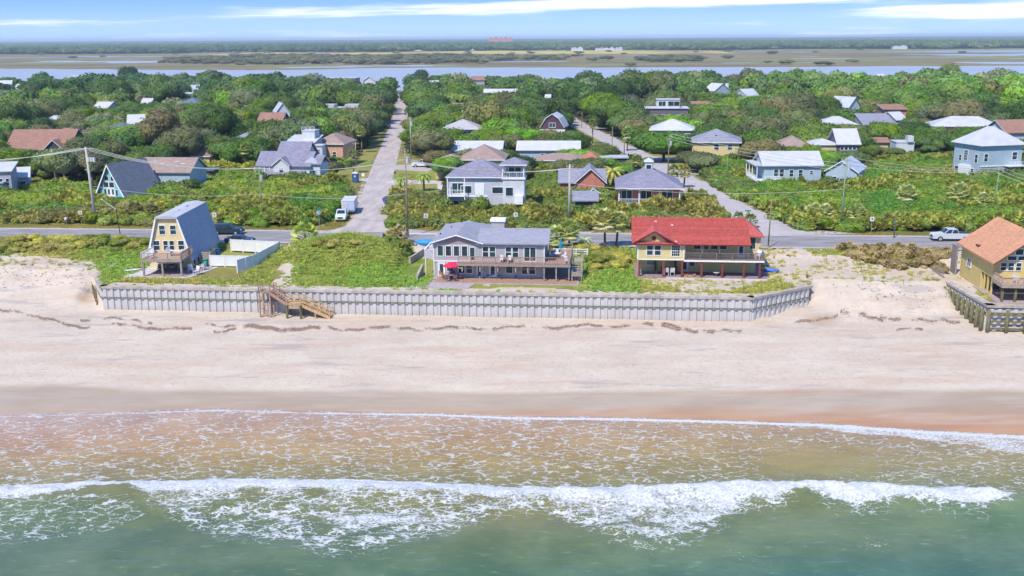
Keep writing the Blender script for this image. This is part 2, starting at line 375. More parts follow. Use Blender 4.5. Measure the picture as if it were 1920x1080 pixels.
def gridmesh(name, us, vs, zfun, mats):
    Ug, Vg = np.meshgrid(us, vs); x, y = uv2w(Ug, Vg); z = zfun(x, y); nu, nv = len(us), len(vs)
    idx = np.arange(nu * nv).reshape(nv, nu)
    f = np.stack([idx[:-1, :-1], idx[:-1, 1:], idx[1:, 1:], idx[1:, :-1]], -1).reshape(-1, 4)
    me = numesh(name, np.stack([x.ravel(), y.ravel(), z.ravel()], -1), f, mats); return me, x.ravel(), y.ravel(), z.ravel()
def lin(*c): return tuple(((x / 255) / 12.92 if x <= 10.3 else (((x / 255) + .055) / 1.055) ** 2.4) for x in c)
def A(r, g, b, k=.62): return tuple(x * k for x in lin(r, g, b))
# ------------------------------------------------------------ shoreline follows the photographed water's edge
_wl = [(-60, 783), (0, 777), (215, 772), (410, 765), (600, 771), (800, 773), (960, 780), (1160, 782), (1360, 787), (1535, 793), (1710, 805), (1920, 816), (2000, 820)]
_w = [w2uv(*P(a, b, 0)[:2]) for a, b in _wl]
WLU = [-4000] + [a[0] for a in _w] + [4000]; WLV = [_w[0][1]] + [a[1] for a in _w] + [_w[-1][1]]
_zf0 = zf
def zf(x, y):
    u, v = w2uv(np.asarray(x, float), np.asarray(y, float)); wl = np.interp(u, WLU, WLV)
    v2 = np.where(v < 0, np.where(v > wl, v * (28.6 / -wl), v - wl - 28.6), v)
    xx, yy = uv2w(u, v2); return _zf0(xx, yy)
def lerp_rows(x, y, xs, ys, tab):
    tab = np.asarray(tab, float); fx = np.clip(np.interp(x, xs, np.arange(len(xs))), 0, len(xs) - 1.001); fy = np.clip(np.interp(y, ys, np.arange(len(ys))), 0, len(ys) - 1.001)
    ix = fx.astype(int); iy = fy.astype(int); fx = (fx - ix)[:, None]; fy = (fy - iy)[:, None]
    return (tab[iy, ix] * (1 - fx) + tab[iy, ix + 1] * fx) * (1 - fy) + (tab[iy + 1, ix] * (1 - fx) + tab[iy + 1, ix + 1] * fx) * fy
# ------------------------------------------------------------ ground sheet
def geo(a, b, s, k=1.35):
    r = []; x = a; d = s
    while (x < b if s > 0 else x > b): r.append(x); x += d; d *= k
    return r + [b]
us = np.array(sorted(set([round(a, 3) for a in geo(-89, -14000, -1.5)] + [round(a, 3) for a in np.arange(-88.2, 92, .55)] + [round(a, 3) for a in geo(93, 16000, 1.5)])))
vs = np.array(sorted(set([-4000, -1000, -400, -150, -80, -60, -50, -44] + [round(a, 3) for a in np.arange(-40, 50, .5)] + [round(a, 3) for a in np.arange(50.5, 120, 1.5)] + [round(a, 3) for a in np.arange(122, 700, 6)] + list(np.arange(705, 1200, 15)) + geo(1215, 17500, 60))))
mg, b_, = bpy.data.materials.new('ground_surface'), None
mg.use_nodes = True; t = mg.node_tree; b = t.nodes['Principled BSDF']
def ground_material(t, b):
    tc = N(t, 'ShaderNodeTexCoord'); v = tc.outputs['Object']
    cov = N(t, 'ShaderNodeAttribute'); cov.attribute_name = 'cov'; ms = N(t, 'ShaderNodeAttribute'); ms.attribute_name = 'msk'
    sc = N(t, 'ShaderNodeSeparateColor'); t.links.new(ms.outputs['Color'], sc.inputs[0]); veg, wet, org = sc.outputs
    def noi(s, d=5, r=.6, st=None):
        n = N(t, 'ShaderNodeTexNoise'); n.inputs['Scale'].default_value = s; n.inputs['Detail'].default_value = d; n.inputs['Roughness'].default_value = r
        if st: mp = N(t, 'ShaderNodeMapping'); mp.inputs['Scale'].default_value = st; t.links.new(v, mp.inputs[0]); t.links.new(mp.outputs[0], n.inputs['Vector'])
        else: t.links.new(v, n.inputs['Vector'])
        return n.outputs[0]
    nf = noi(2.2, 6, .7); nm = noi(.35, 5, .6); nl = noi(.11, 5, .62, (1, 2.6, 1)); ns = noi(.22, 7, .62, (.3, 1.7, 1)); ng = noi(9, 4, .75); nk = noi(1.1, 6, .75)
    sand = mixc(t, ramp(t, nl, .32, .68), A(220, 203, 184, .64), A(235, 219, 200, .63))
    sand = mixc(t, mth(t, 'MULTIPLY', ramp(t, ns, .50, .64), .45), sand, A(222, 188, 158))          # peach streaks
    ns2 = noi(.3, 7, .66, (.28, 1.5, 1.3))
    sand = mixc(t, mth(t, 'MULTIPLY', ramp(t, ns2, .56, .66), .6), sand, A(176, 170, 170))           # grey heavy-mineral streaks
    sand = mixc(t, mth(t, 'MULTIPLY', ramp(t, nk, .42, .70), .30), sand, A(196, 172, 150))
    sand = mixc(t, mth(t, 'MULTIPLY', ramp(t, ng, .45, .7), .22), sand, A(190, 168, 150))
    wcol = mixc(t, ramp(t, nl, .35, .65), A(196, 174, 148), A(207, 187, 162))
    wcol = mixc(t, org, wcol, mixc(t, ramp(t, ns, .4, .62), A(212, 164, 122), A(204, 140, 90)))
    wcol = mixc(t, mth(t, 'MULTIPLY', ramp(t, ns, .42, .66), .35), wcol, A(178, 158, 136)); wcol = mixc(t, mth(t, 'MULTIPLY', ramp(t, ns2, .52, .66), .3), wcol, A(222, 206, 190))
    sand = mixc(t, mixc(t, ramp(t, mth(t, 'ADD', wet, mth(t, 'MULTIPLY', mth(t, 'SUBTRACT', nm, .5), .25)), .3, .75), (0, 0, 0), (1, 1, 1)), sand, wcol)
    gv = mth(t, 'ADD', mth(t, 'MULTIPLY', nf, .55), mth(t, 'MULTIPLY', nm, .45))
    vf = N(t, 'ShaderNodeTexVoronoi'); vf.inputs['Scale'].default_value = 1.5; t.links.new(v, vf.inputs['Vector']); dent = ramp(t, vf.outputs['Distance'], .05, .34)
    sand = mixc(t, mth(t, 'MULTIPLY', mth(t, 'SUBTRACT', 1.0, dent), mth(t, 'MULTIPLY', mth(t, 'SUBTRACT', 1.0, wet, None, True), ramp(t, nm, .35, .6))), sand, A(206, 187, 168))  # dent hollows painted darker in the sand colour, as their shade
    cv = mixc(t, ramp(t, gv, .3, .7), mixc(t, .38, cov.outputs['Color'], (0, 0, 0), 'MIX'), cov.outputs['Color'])
    cv = mixc(t, mth(t, 'MULTIPLY', ramp(t, nm, .45, .75), .35), cv, A(178, 160, 92))
    f = ramp(t, mth(t, 'ADD', veg, mth(t, 'MULTIPLY', mth(t, 'SUBTRACT', gv, .5), 1.5)), .42, .58)
    t.links.new(mixc(t, f, sand, cv), b.inputs['Base Color'])
    t.links.new(mth(t, 'SUBTRACT', .92, mth(t, 'MULTIPLY', wet, .60)), b.inputs['Roughness'])
    b.inputs['Specular IOR Level'].default_value = .25
    bp = N(t, 'ShaderNodeBump'); bp.inputs['Strength'].default_value = .5; bp.inputs['Distance'].default_value = .12
    h = mth(t, 'ADD', mth(t, 'ADD', mth(t, 'MULTIPLY', nf, .5), mth(t, 'MULTIPLY', dent, .5)), mth(t, 'ADD', mth(t, 'MULTIPLY', ng, .30), mth(t, 'MULTIPLY', noi(.9, 6, .7, (1, 1.6, 1)), 1.3)))
    h = mth(t, 'MULTIPLY', h, mth(t, 'SUBTRACT', 1.0, mth(t, 'MULTIPLY', wet, .92)))
    t.links.new(h, bp.inputs['Height']); t.links.new(bp.outputs[0], b.inputs['Normal'])
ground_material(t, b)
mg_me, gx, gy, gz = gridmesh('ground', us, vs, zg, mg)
gu, gv_ = w2uv(gx, gy)
gpx, gpy, _s = Q(gx, gy, gz); gpx = np.nan_to_num(gpx, nan=-9999); gpy = np.nan_to_num(gpy, nan=9999)
# veg mask and colour, zones traced on the ground
inland = gv_ > np.interp(gu, VBU, VBV) - .3
veg = np.where(inland, .92, 0.0)
sep_nat = np.interp(gu, VBU, VBW) > 2
SANDP = [  # (polygon in photo pixels at ground level, density of plants left)
    ([(515, 500), (545, 488), (550, 500), (532, 545), (498, 545), (512, 525)], .2),
    ([(500, 545), (540, 505), (560, 540), (815, 553), (810, 560), (500, 560)], .22),
    ([(765, 455), (815, 455), (812, 492), (790, 487), (770, 480)], .18),
    ([(1205, 518), (1440, 518), (1440, 527), (1380, 545), (1290, 548), (1210, 530)], .34),
    ([(1425, 470), (1500, 458), (1590, 480), (1610, 540), (1520, 545), (1440, 520), (1430, 500)], .30),
    ([(1590, 480), (1650, 490), (1800, 500), (1840, 540), (1760, 560), (1600, 560)], .40),
    ([(1725, 460), (1800, 455), (1850, 560), (1960, 575), (1960, 590), (1800, 560), (1760, 520)], .1),
    ([(0, 480), (60, 478), (190, 492), (185, 560), (0, 560)], .25),
    ([(1030, 432), (1110, 432), (1110, 456), (1030, 456)], .15),
    ([(440, 448), (560, 448), (540, 462), (430, 458)], .25),
    ([(810, 540), (1090, 540), (1190, 552), (1410, 552), (1410, 560), (810, 556)], .33),
]
gqx = gpx + (vnoise(gx, gy, 4, 301) - .5) * 70; gqy = gpy + (vnoise(gx, gy, 3, 302) - .5) * 22
for poly, dn in SANDP:
    m = inpoly(gqx, gqy, poly) & inland & (gv_ < 45); veg = np.where(m, dn, veg)
veg = np.where(inland & (gv_ < 2.3) & (gu < 39), np.minimum(veg, .30), veg)
# eroded scarp faces: a few roots
scarp = sep_nat & (gz > 3.2) & (gv_ < np.interp(gu, VBU, VBV) + 1) & (gv_ > 0)
veg = np.where(scarp & inland, .42, veg)
rd = np.abs(road_d(gx, gy)); d1 = seg_d(gx, gy, ST1); d2 = seg_d(gx, gy, ST2)
sh = np.minimum(rd - RW, np.minimum(d1 - 3.2, d2 - 3.4))
veg = np.where((sh < 1.6) & (gv_ > 28), np.minimum(veg, .45 + .1 * sh), veg)
# colour of the low plants
n1 = vnoise(gx, gy, 9, 5); n2 = vnoise(gx, gy, 3.3, 6)
g1 = np.array(A(154, 172, 66, .66)); g2 = np.array(A(178, 176, 88, .66)); g3 = np.array(A(116, 158, 44, .58)); g4 = np.array(A(164, 146, 84, .55))
def mixv(a, b, f): return a * (1 - f[:, None]) + b * f[:, None]
cc = mixv(np.tile(g2, (len(gx), 1)), g1, sstep((n1 - .3) / .35)); cc = mixv(cc, g3, sstep((n2 - .58) / .2) * .8)
for poly, colr, f in [([(680, 500), (800, 500), (800, 548), (660, 535)], g3, .6), ([(1085, 500), (1195, 495), (1200, 550), (1085, 550)], g3 * 1.15, .7),
                      ([(190, 480), (290, 455), (290, 500), (230, 520), (200, 520)], g3, .7), ([(480, 500), (530, 500), (530, 545), (330, 545), (380, 500)], g4 * 1.15, .7), ([(240, 520), (500, 520), (500, 545), (190, 545)], g4, .6),
                      ([(520, 455), (620, 455), (640, 490), (520, 500)], g1 * 1.1, .5)]:
    m = inpoly(gqx, gqy, poly) & (gv_ < 45); cc = np.where(m[:, None], cc * (1 - f) + colr * f, cc)
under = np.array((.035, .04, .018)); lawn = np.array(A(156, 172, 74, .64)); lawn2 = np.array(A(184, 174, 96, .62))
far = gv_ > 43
cc = np.where(far[:, None], np.array((.05, .058, .024)) * (.7 + .6 * n2[:, None]), cc)  # inland ground painted dark so gaps between crowns read as canopy shade
vergecol = np.where((n2 > .5)[:, None], np.array(A(176, 160, 74, .5)), np.array(A(150, 150, 62, .5)))
cc = np.where(((sh < 4.2) & (gv_ > 28) & (gv_ < 60))[:, None], vergecol, cc)
LAWNS = [[(640, 342), (672, 335), (700, 262), (742, 235), (728, 235), (690, 262), (660, 305), (610, 328), (600, 340)],
         [(655, 310), (680, 290), (700, 252), (720, 252), (690, 345), (668, 345)], [(640, 338), (676, 333), (652, 420), (596, 424), (632, 398), (650, 370)],
         [(735, 300), (760, 285), (830, 320), (820, 372), (722, 366), (722, 350)], [(755, 250), (762, 250), (750, 300), (738, 300)],
         [(1140, 268), (1175, 262), (1200, 300), (1290, 340), (1280, 345), (1170, 290)], [(1075, 240), (1130, 250), (1160, 285), (1190, 320), (1160, 320), (1100, 262)],
         [(1200, 285), (1270, 290), (1300, 325), (1345, 355), (1255, 320), (1200, 300)], [(295, 262), (345, 250), (350, 285), (300, 290)],
         [(960 - 238, 178), (750, 178), (748, 222), (715, 222)], [(50, 345), (165, 342), (165, 352), (50, 356)]]
inlawn = np.zeros(len(gx), bool)
for L in LAWNS: inlawn |= inpoly(gpx, gpy, L)
inlawn &= (gv_ > 46) & (gv_ < 640)
cc = np.where(inlawn[:, None], mixv(np.tile(lawn, (len(gx), 1)), lawn2, sstep((n1 - .35) / .3)), cc)
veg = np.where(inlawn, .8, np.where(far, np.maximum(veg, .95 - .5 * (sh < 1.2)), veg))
mar = gv_ > 1150
cc = np.where(mar[:, None], np.array((.03, .05, .03)), cc)
wetl = np.interp(gpx, [0, 100, 250, 960, 1500, 1920], [720, 717, 727, 733, 727, 730])
wet = np.clip((gpy - wetl + 10) / 26, 0, 1) * (gv_ < -5); wet = np.where((gv_ < -27) & ((gpx < 0) | (gpx > 1920)), 1, wet)
wl_y = np.interp(gpx, [a for a, _ in _wl], [b for _, b in _wl])
otop = np.interp(gpx, [0, 500, 900, 1150, 1500, 1750, 1920], [14, 10, 13, 22, 30, 50, 62])
org = np.clip(1 - (wl_y - gpy) / otop, 0, 1) ** .7 * np.interp(gpx, [0, 300, 700, 1000, 1300, 1920], [.3, .25, .45, .7, .9, 1]) * (gv_ < -5)
# peach stains high on the beach
for (cx, cy, sx_, sy_, a_) in [(1540, 600, 60, 22, .5), (740, 640, 70, 14, .35), (160, 560, 40, 25, .4), (1560, 575, 60, 18, .3), (1500, 733, 160, 5, .5), (950, 712, 60, 9, .25)]:
    q = a_ * np.exp(-((gpx - cx) / sx_) ** 2 - ((gpy - cy) / sy_) ** 2); org = np.maximum(org, q); wet = np.maximum(wet, q * 1.2 * (gpy > 500))
for me_ in (mg_me,):
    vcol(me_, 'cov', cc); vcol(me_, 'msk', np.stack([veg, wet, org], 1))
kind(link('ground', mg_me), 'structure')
# ------------------------------------------------------------ roads
def strip(name, line, hw, m, dz=.03, taper=None):
    pts = []
    for a, b in zip(line[:-1], line[1:]):
        n = max(1, int(np.hypot(*(b - a)) / 3)); pts += [a + (b - a) * i / n for i in range(n)]
    pts.append(line[-1]); pts = np.array(pts)
    d = np.gradient(pts, axis=0); d /= np.linalg.norm(d, axis=1)[:, None]; nr = np.stack([-d[:, 1], d[:, 0]], 1)
    hws = np.full(len(pts), hw, float) if taper is None else hw + taper(np.cumsum(np.r_[0, np.linalg.norm(np.diff(pts, axis=0), axis=1)]))
    V = []; K = 5
    for k in range(K):
        o = (k / (K - 1) * 2 - 1); p = pts + nr * (hws * o)[:, None]; zz = zg(p[:, 0], p[:, 1]) + dz; V.append(np.c_[p, zz])
    V = np.array(V); zmax = V[:, :, 2].max(0); V[:, :, 2] = zmax; n = len(pts); idx = np.arange(K * n).reshape(K, n)
    f = np.stack([idx[:-1, :-1], idx[:-1, 1:], idx[1:, 1:], idx[1:, :-1]], -1).reshape(-1, 4)
    return link(name, numesh(name, V.reshape(-1, 3), f, m))
ASPH = mat('asphalt', A(174, 168, 168, .56), .9, .2, .9, bump=.1, stretch=(.25, 1.6, 1))
STRT = mat('street_asphalt', A(208, 194, 188, .62), .9, .12, .5, bump=.1, stretch=(1.2, .22, 1))
STR2 = mat('street_concrete', A(212, 203, 203, .58), .9, .07, .6)
YEL = mat('yellow_line_paint', A(236, 196, 120, .6), .8, .12, 4); WHT = mat('white_line_paint', A(236, 234, 232, .62), .8, .1, 4)
rl = [RA + RDIR * s_ for s_ in (-500, -60, 0, 80, 160, 230, 700)]
# keep the carriageway exactly level with itself
kind(strip('road_shoulder', rl, RW + .9, STR2, .012), 'structure'); kind(strip('coast_road', rl, RW - .2, ASPH, .035), 'structure')
for off, m_, w_ in ((-.16, YEL, .07), (.16, YEL, .07), (3.55, WHT, .08), (-3.55, WHT, .08)):
    kind(strip('road_marking', [p + RNRM * off for p in rl], w_, m_, .045), 'structure')
fl = lambda s_: 7.0 * np.exp(-s_ / 3.2)
s1 = [ST1[0] + (ST1[1] - ST1[0]) * -.0] + ST1[2:]
st1a = RA + RDIR * road_s(*ST1[0]) + RNRM * (RW - .4); st2a = RA + RDIR * road_s(*ST2[0]) + RNRM * (RW - .4)
kind(strip('side_street', [st1a] + [np.array(p) for p in ST1[2:]], 2.9, STRT, .026, fl), 'structure')
kind(strip('side_street', [st2a] + [np.array(p) for p in ST2[1:]], 3.1, STR2, .027, lambda s_: 9 * np.exp(-s_ / 5)), 'structure')
DRV = mat('driveway_concrete', A(222, 212, 206, .6), .85, .1, 1)
def drive(poly, m=None, name='driveway', dz=.02, th=.03):
    p = [G(*q) for q in poly]; me = bpy.data.meshes.new(name); z = max(a[2] for a in p) + dz
    n = len(p); me.from_pydata([(a[0], a[1], z) for a in p] + [(a[0], a[1], z - th - .25) for a in p], [], [tuple(range(n))] + [(i, (i + 1) % n, n + (i + 1) % n, n + i) for i in range(n)])
    me.materials.append(m or DRV); return kind(link(name, me), 'structure')
for pl in ([(722, 342), (738, 337), (830, 339), (832, 344), (722, 347)], [(820, 339), (832, 339), (828, 356), (820, 354)], [(660, 334), (692, 334), (689, 340), (665, 339)],
           [(738, 310), (790, 308), (820, 315), (800, 322), (738, 318)], [(55, 346), (160, 343), (160, 347), (55, 353)], [(1170, 279), (1230, 280), (1230, 284), (1176, 283)], [(1185, 292), (1290, 297), (1290, 302), (1196, 297)],
           [(1250, 317), (1330, 325), (1330, 330), (1262, 322)], [(1290, 338), (1330, 341), (1332, 347), (1300, 345)], [(310, 275), (345, 268), (350, 282), (325, 286)], [(1100, 237), (1145, 238), (1146, 241), (1100, 241)],
           [(770, 462), (812, 458), (812, 476), (778, 482)], [(725, 207), (746, 207), (746, 210), (722, 210)], [(1800, 470), (1850, 470), (1850, 500), (1805, 498)]):
    drive(pl)
# ------------------------------------------------------------ ocean
wu = np.array(sorted(set([round(a, 3) for a in geo(-55, -9000, -2)] + [round(a, 3) for a in np.arange(-54, 54, .25)] + [round(a, 3) for a in geo(55, 9000, 2)])))
wv = np.array(sorted(set([round(-a, 3) for a in geo(66, 4000, 1.5)] + [round(a, 3) for a in np.arange(-65, -20, .22)])))
FR = [(-99, 915), (0, 912), (100, 907), (250, 903), (425, 899), (650, 900), (750, 903), (960, 914), (1160, 915), (1390, 904), (1560, 907), (1710, 914), (1860, 921), (1920, 927), (2050, 935)]
BK = [(-99, 945), (0, 938), (75, 938), (125, 928), (170, 918), (240, 912), (262, 925), (310, 950), (350, 970), (400, 992), (470, 1005), (540, 1012), (620, 1038), (670, 1032), (720, 1020), (790, 1000), (860, 990), (905, 968), (950, 958), (1010, 950), (1060, 972), (1110, 992), (1160, 1008), (1210, 1022), (1260, 1018), (1310, 1006), (1345, 985), (1375, 962), (1410, 947), (1460, 944), (1505, 930), (1560, 946), (1610, 957), (1685, 947), (1735, 952), (1835, 960), (1885, 951), (1915, 935), (2050, 945)]
def curve(c, x): return np.interp(x, [a for a, _ in c], [b for _, b in c])
def wave_fields(x, y):
    px, py, _ = Q(x, y, 0 * x); px = np.nan_to_num(px, nan=960); py = np.nan_to_num(py, nan=4000)
    wob = (vnoise(x, y, 2.2, 31) - .5) * 14 + (vnoise(x, y, .8, 32) - .5) * 9
    fr = curve(FR, px); bk = curve(BK, px); d = py - fr
    return px, py, fr, bk, d, wob
def zwater(x, y):
    px, py, fr, bk, d, wob = wave_fields(x, y)
    off = py > 1100
    th = np.interp(px, [0, 60, 200, 300, 900, 1050, 1500, 1900], [.45, .4, .4, .25, .35, .6, .8, .8])
    body = np.exp(-((d - 16) / np.where(d < 16, 11, 26)) ** 2) * th
    foamz = ((d > 0) & (py < bk + wob)).astype(float)
    rough = (vnoise(x, y, .45, 41, 2) - .45) * .22 + (vnoise(x, y, 1.4, 42, 2) - .5) * .42
    swell = .16 * np.sin((py - 905) / 24.0 + px * .003 + 1.5 * vnoise(x, y, 14, 55)) * np.clip((py - 940) / 60, 0, 1)
    chop = (vnoise(x * .6, y * 1.3, 1.5, 51, 3) - .5) * .20 * np.clip((py - wl_at(px)) / 60, 0, 1)
    z = body + foamz * rough * (th + .15) * 1.6 + swell + chop
    return np.where(off, .05 * np.sin(y * .7) + .03 * np.sin(x * .9 + y), z) + .02
def wl_at(px): return np.interp(px, [a for a, _ in _wl], [b for _, b in _wl])
mw = bpy.data.materials.new('sea_water'); mw.use_nodes = True; t = mw.node_tree; b = t.nodes['Principled BSDF']
def water_material(t, b):
    tc = N(t, 'ShaderNodeTexCoord'); v = tc.outputs['Object']
    wc = N(t, 'ShaderNodeAttribute'); wc.attribute_name = 'wc'; fm = N(t, 'ShaderNodeAttribute'); fm.attribute_name = 'fm'
    s = N(t, 'ShaderNodeSeparateColor'); t.links.new(fm.outputs['Color'], s.inputs[0]); lace, solid, fine = s.outputs
    rot = N(t, 'ShaderNodeMapping'); rot.inputs['Rotation'].default_value = (0, 0, R(-24)); rot.inputs['Scale'].default_value = (.8, 1.4, 1); t.links.new(v, rot.inputs[0])
    def warp(src, s_, amt):
        n = N(t, 'ShaderNodeTexNoise'); n.inputs['Scale'].default_value = s_; n.inputs['Detail'].default_value = 3; t.links.new(src, n.inputs['Vector'])
        a = N(t, 'ShaderNodeVectorMath'); a.operation = 'SUBTRACT'; t.links.new(n.outputs['Color'], a.inputs[0]); a.inputs[1].default_value = (.5, .5, .5)
        m_ = N(t, 'ShaderNodeVectorMath'); m_.operation = 'SCALE'; t.links.new(a.outputs[0], m_.inputs[0]); m_.inputs['Scale'].default_value = amt
        o = N(t, 'ShaderNodeVectorMath'); o.operation = 'ADD'; t.links.new(src, o.inputs[0]); t.links.new(m_.outputs[0], o.inputs[1]); return o.outputs[0]
    w1 = warp(rot.outputs[0], .9, 1.5); w1 = warp(w1, 3.4, .7)
    def edge(src, sc_, w=1):
        o = N(t, 'ShaderNodeTexVoronoi'); o.feature = 'DISTANCE_TO_EDGE'; o.voronoi_dimensions = '2D'; o.inputs['Scale'].default_value = sc_; t.links.new(src, o.inputs['Vector']); return o.outputs['Distance']
    e1 = edge(w1, .95); e2 = edge(warp(rot.outputs[0], 2.5, .5), 2.4)
    def noi(sc_, d=4, src=None):
        n = N(t, 'ShaderNodeTexNoise'); n.inputs['Scale'].default_value = sc_; n.inputs['Detail'].default_value = d; n.inputs['Roughness'].default_value = .65; t.links.new(src or v, n.inputs['Vector']); return n.outputs[0]
    nb = noi(.55, 4, rot.outputs[0]); nh = noi(4.5, 4)
    # strands: thin where density is low, closing up where it is high
    thr1 = mth(t, 'MULTIPLY', lace, mth(t, 'ADD', .01, mth(t, 'MULTIPLY', ramp(t, nb, .36, .68), .19)))
    l1 = mth(t, 'SUBTRACT', 1.0, ramp(t, mth(t, 'DIVIDE', e1, mth(t, 'MAXIMUM', thr1, .0005)), .55, 1.25))
    thr2 = mth(t, 'MULTIPLY', mth(t, 'MULTIPLY', lace, fine), mth(t, 'MULTIPLY', ramp(t, nb, .40, .70), .17))
    l2 = mth(t, 'SUBTRACT', 1.0, ramp(t, mth(t, 'DIVIDE', e2, mth(t, 'MAXIMUM', thr2, .0005)), .5, 1.3))
    keep = ramp(t, mth(t, 'ADD', lace, mth(t, 'MULTIPLY', mth(t, 'SUBTRACT', nh, .5), .9)), .10, .42)
    lc = mth(t, 'MULTIPLY', mth(t, 'MAXIMUM', l1, l2), keep)
    sol = ramp(t, mth(t, 'ADD', solid, mth(t, 'MULTIPLY', mth(t, 'SUBTRACT', mth(t, 'ADD', mth(t, 'MULTIPLY', nh, .6), mth(t, 'MULTIPLY', nb, .4)), .5), 1.2)), .36, .62)
    f = mth(t, 'MAXIMUM', mth(t, 'MULTIPLY', lc, mth(t, 'ADD', .74, mth(t, 'MULTIPLY', fine, .2))), mth(t, 'MULTIPLY', sol, .96), clamp=True)
    nlow = noi(.13, 5); base = mixc(t, ramp(t, nlow, .3, .7), mixc(t, .22, wc.outputs['Color'], (0, 0, 0)), mixc(t, .10, wc.outputs['Color'], (.35, .32, .2)))
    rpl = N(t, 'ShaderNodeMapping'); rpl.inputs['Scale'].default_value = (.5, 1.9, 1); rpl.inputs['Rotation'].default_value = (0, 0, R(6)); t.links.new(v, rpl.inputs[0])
    base = mixc(t, mth(t, 'MULTIPLY', ramp(t, noi(.9, 7, rpl.outputs[0]), .50, .74), .30), base, (.04, .10, .085)); base = mixc(t, mth(t, 'MULTIPLY', ramp(t, noi(1.3, 7, rpl.outputs[0]), .56, .74), .26), base, (.36, .46, .40))  # dark ripples and pale glints painted into the water colour
    foamc = mixc(t, ramp(t, nh, .25, .7), (.34, .36, .38), (.60, .61, .61))
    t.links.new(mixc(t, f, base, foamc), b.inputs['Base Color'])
    t.links.new(mth(t, 'ADD', .16, mth(t, 'MULTIPLY', f, .7)), b.inputs['Roughness']); b.inputs['IOR'].default_value = 1.33
    b.inputs['Specular IOR Level'].default_value = .16
    rp = N(t, 'ShaderNodeMapping'); rp.inputs['Scale'].default_value = (.55, 1.6, 1); rp.inputs['Rotation'].default_value = (0, 0, R(8)); t.links.new(v, rp.inputs[0])
    bp = N(t, 'ShaderNodeBump'); bp.inputs['Strength'].default_value = .5; bp.inputs['Distance'].default_value = .16
    h = mth(t, 'ADD', mth(t, 'MULTIPLY', noi(1.6, 5, rp.outputs[0]), .55), mth(t, 'MULTIPLY', f, .7))
    t.links.new(h, bp.inputs['Height']); t.links.new(bp.outputs[0], b.inputs['Normal'])
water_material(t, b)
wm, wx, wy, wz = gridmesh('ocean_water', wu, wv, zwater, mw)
px, py, fr, bk, d, wob = wave_fields(wx, wy); wl_ = wl_at(px)
xs = [0, 480, 960, 1440, 1920]; ys = [0, 1, 2, 3, 4, 5, 6]
rel = np.interp((py - wl_) / np.maximum(fr - wl_, 20), [0, 1], [0, 3]) * (py <= fr) + (py > fr) * (3 + np.interp(py - fr, [0, 45, 95, 170, 400], [0, 1, 2, 3, 3]))
T = [[(196, 166, 152), (196, 164, 142), (194, 160, 134), (190, 154, 118), (186, 152, 116)],
     [(200, 154, 122), (196, 156, 112), (190, 152, 102), (178, 150, 98), (164, 148, 100)],
     [(188, 154, 100), (184, 152, 92), (178, 150, 88), (168, 148, 88), (156, 146, 94)],
     [(160, 150, 100), (156, 146, 92), (150, 144, 92), (148, 146, 96), (140, 146, 104)],
     [(122, 146, 104), (136, 142, 88), (148, 144, 88), (136, 146, 96), (112, 146, 110)],
     [(116, 142, 108), (118, 140, 102), (130, 144, 102), (128, 148, 110), (112, 144, 114)],
     [(108, 136, 110), (104, 134, 106), (98, 138, 108), (92, 138, 114), (86, 136, 116)]]
T = np.array([[A(*c, (.74, .74, .70, .64, .58, .56, .56)[i_]) for c in r] for i_, r in enumerate(T)])
wcol = lerp_rows(px, rel, xs, ys, T)
front = py < fr
# lace density between the water's edge and the breaker
tt = np.clip((py - wl_) / np.maximum(fr - wl_, 1), 0, 1)
lace = np.where(front, np.interp(tt, [0, .08, .35, .8, 1], [.66, .56, .6, .56, .58]), 0)
lace *= np.where(front, .75 + .5 * vnoise(wx, wy, 5, 61), 1)
clear = np.exp(-((px - 1540) / 120) ** 2 - ((py - 868) / 34) ** 2); lace = np.where(front, lace * (1 - .85 * clear), lace)
lace = np.where(front & (px > 1250) & (py > 790), lace * .8, lace)
strip2 = front & (px > 1180) ; wob2 = (vnoise(wx, wy, 3, 63) - .5) * 14
y2 = np.interp(px, [1180, 1450, 1560, 1700, 1800, 1920, 2050], [792, 797, 808, 822, 834, 852, 880]) + wob2
solid = np.zeros(len(wx)); solid = np.where(strip2 & (py > wl_) & (py < y2), np.interp(px, [1180, 1450, 1580, 1920], [0, .35, .55, .52]), solid)
solid = np.maximum(solid, np.exp(-((py - wl_ - 4.5) / 3.0) ** 2) * np.interp(px, [0, 700, 1000, 1920], [.5, .62, .85, .95]) * front)
back = (py >= fr) & (py < bk + wob)
kk = (py - fr) / np.maximum(bk - fr, 1)
hard = np.interp(px, [0, 240, 300, 450, 850, 960, 1300, 1400, 1920], [.9, .85, .4, .12, .15, .45, .5, .9, .95])
solid = np.where(back, np.clip(np.interp(d, [0, 9, 26, 70], [1.0, .85, .30, .18]) * (1 - hard) + hard * np.interp(kk, [0, .7, 1.0], [.95, .72, .38]), 0, 1), solid)
midb = np.exp(-((px - 720) / 200) ** 2 - ((py - (972 + (px - 640) * .02)) / 15) ** 2); solid = np.where(back, np.maximum(solid, midb * .62), solid)
lace = np.where(back, .95, lace)
tail = (py >= bk + wob) & (py < bk + wob + 30); lace = np.where(tail & (px > 240), np.maximum(lace, .5 * (1 - (py - bk - wob) / 30)), lace)
pl = inpoly(px, py, [(-100, 945), (140, 932), (235, 930), (275, 965), (200, 992), (120, 1005), (0, 1022), (-100, 1030)]); lace = np.where(pl & ~back, .52, lace)
sp1 = np.exp(-((px - 1560) / 330) ** 2 - ((py - 1030) / 45) ** 2) * .26 * (vnoise(wx, wy, 3, 71) > .55); lace = np.where(~front & ~back & ~pl, np.maximum(lace, sp1), lace)
offc = py > 1150; lace = np.where(offc, .1, lace); solid = np.where(offc, 0, solid)
offs = (px < -80) | (px > 2030); lace = np.where(offs & front, .55, lace)
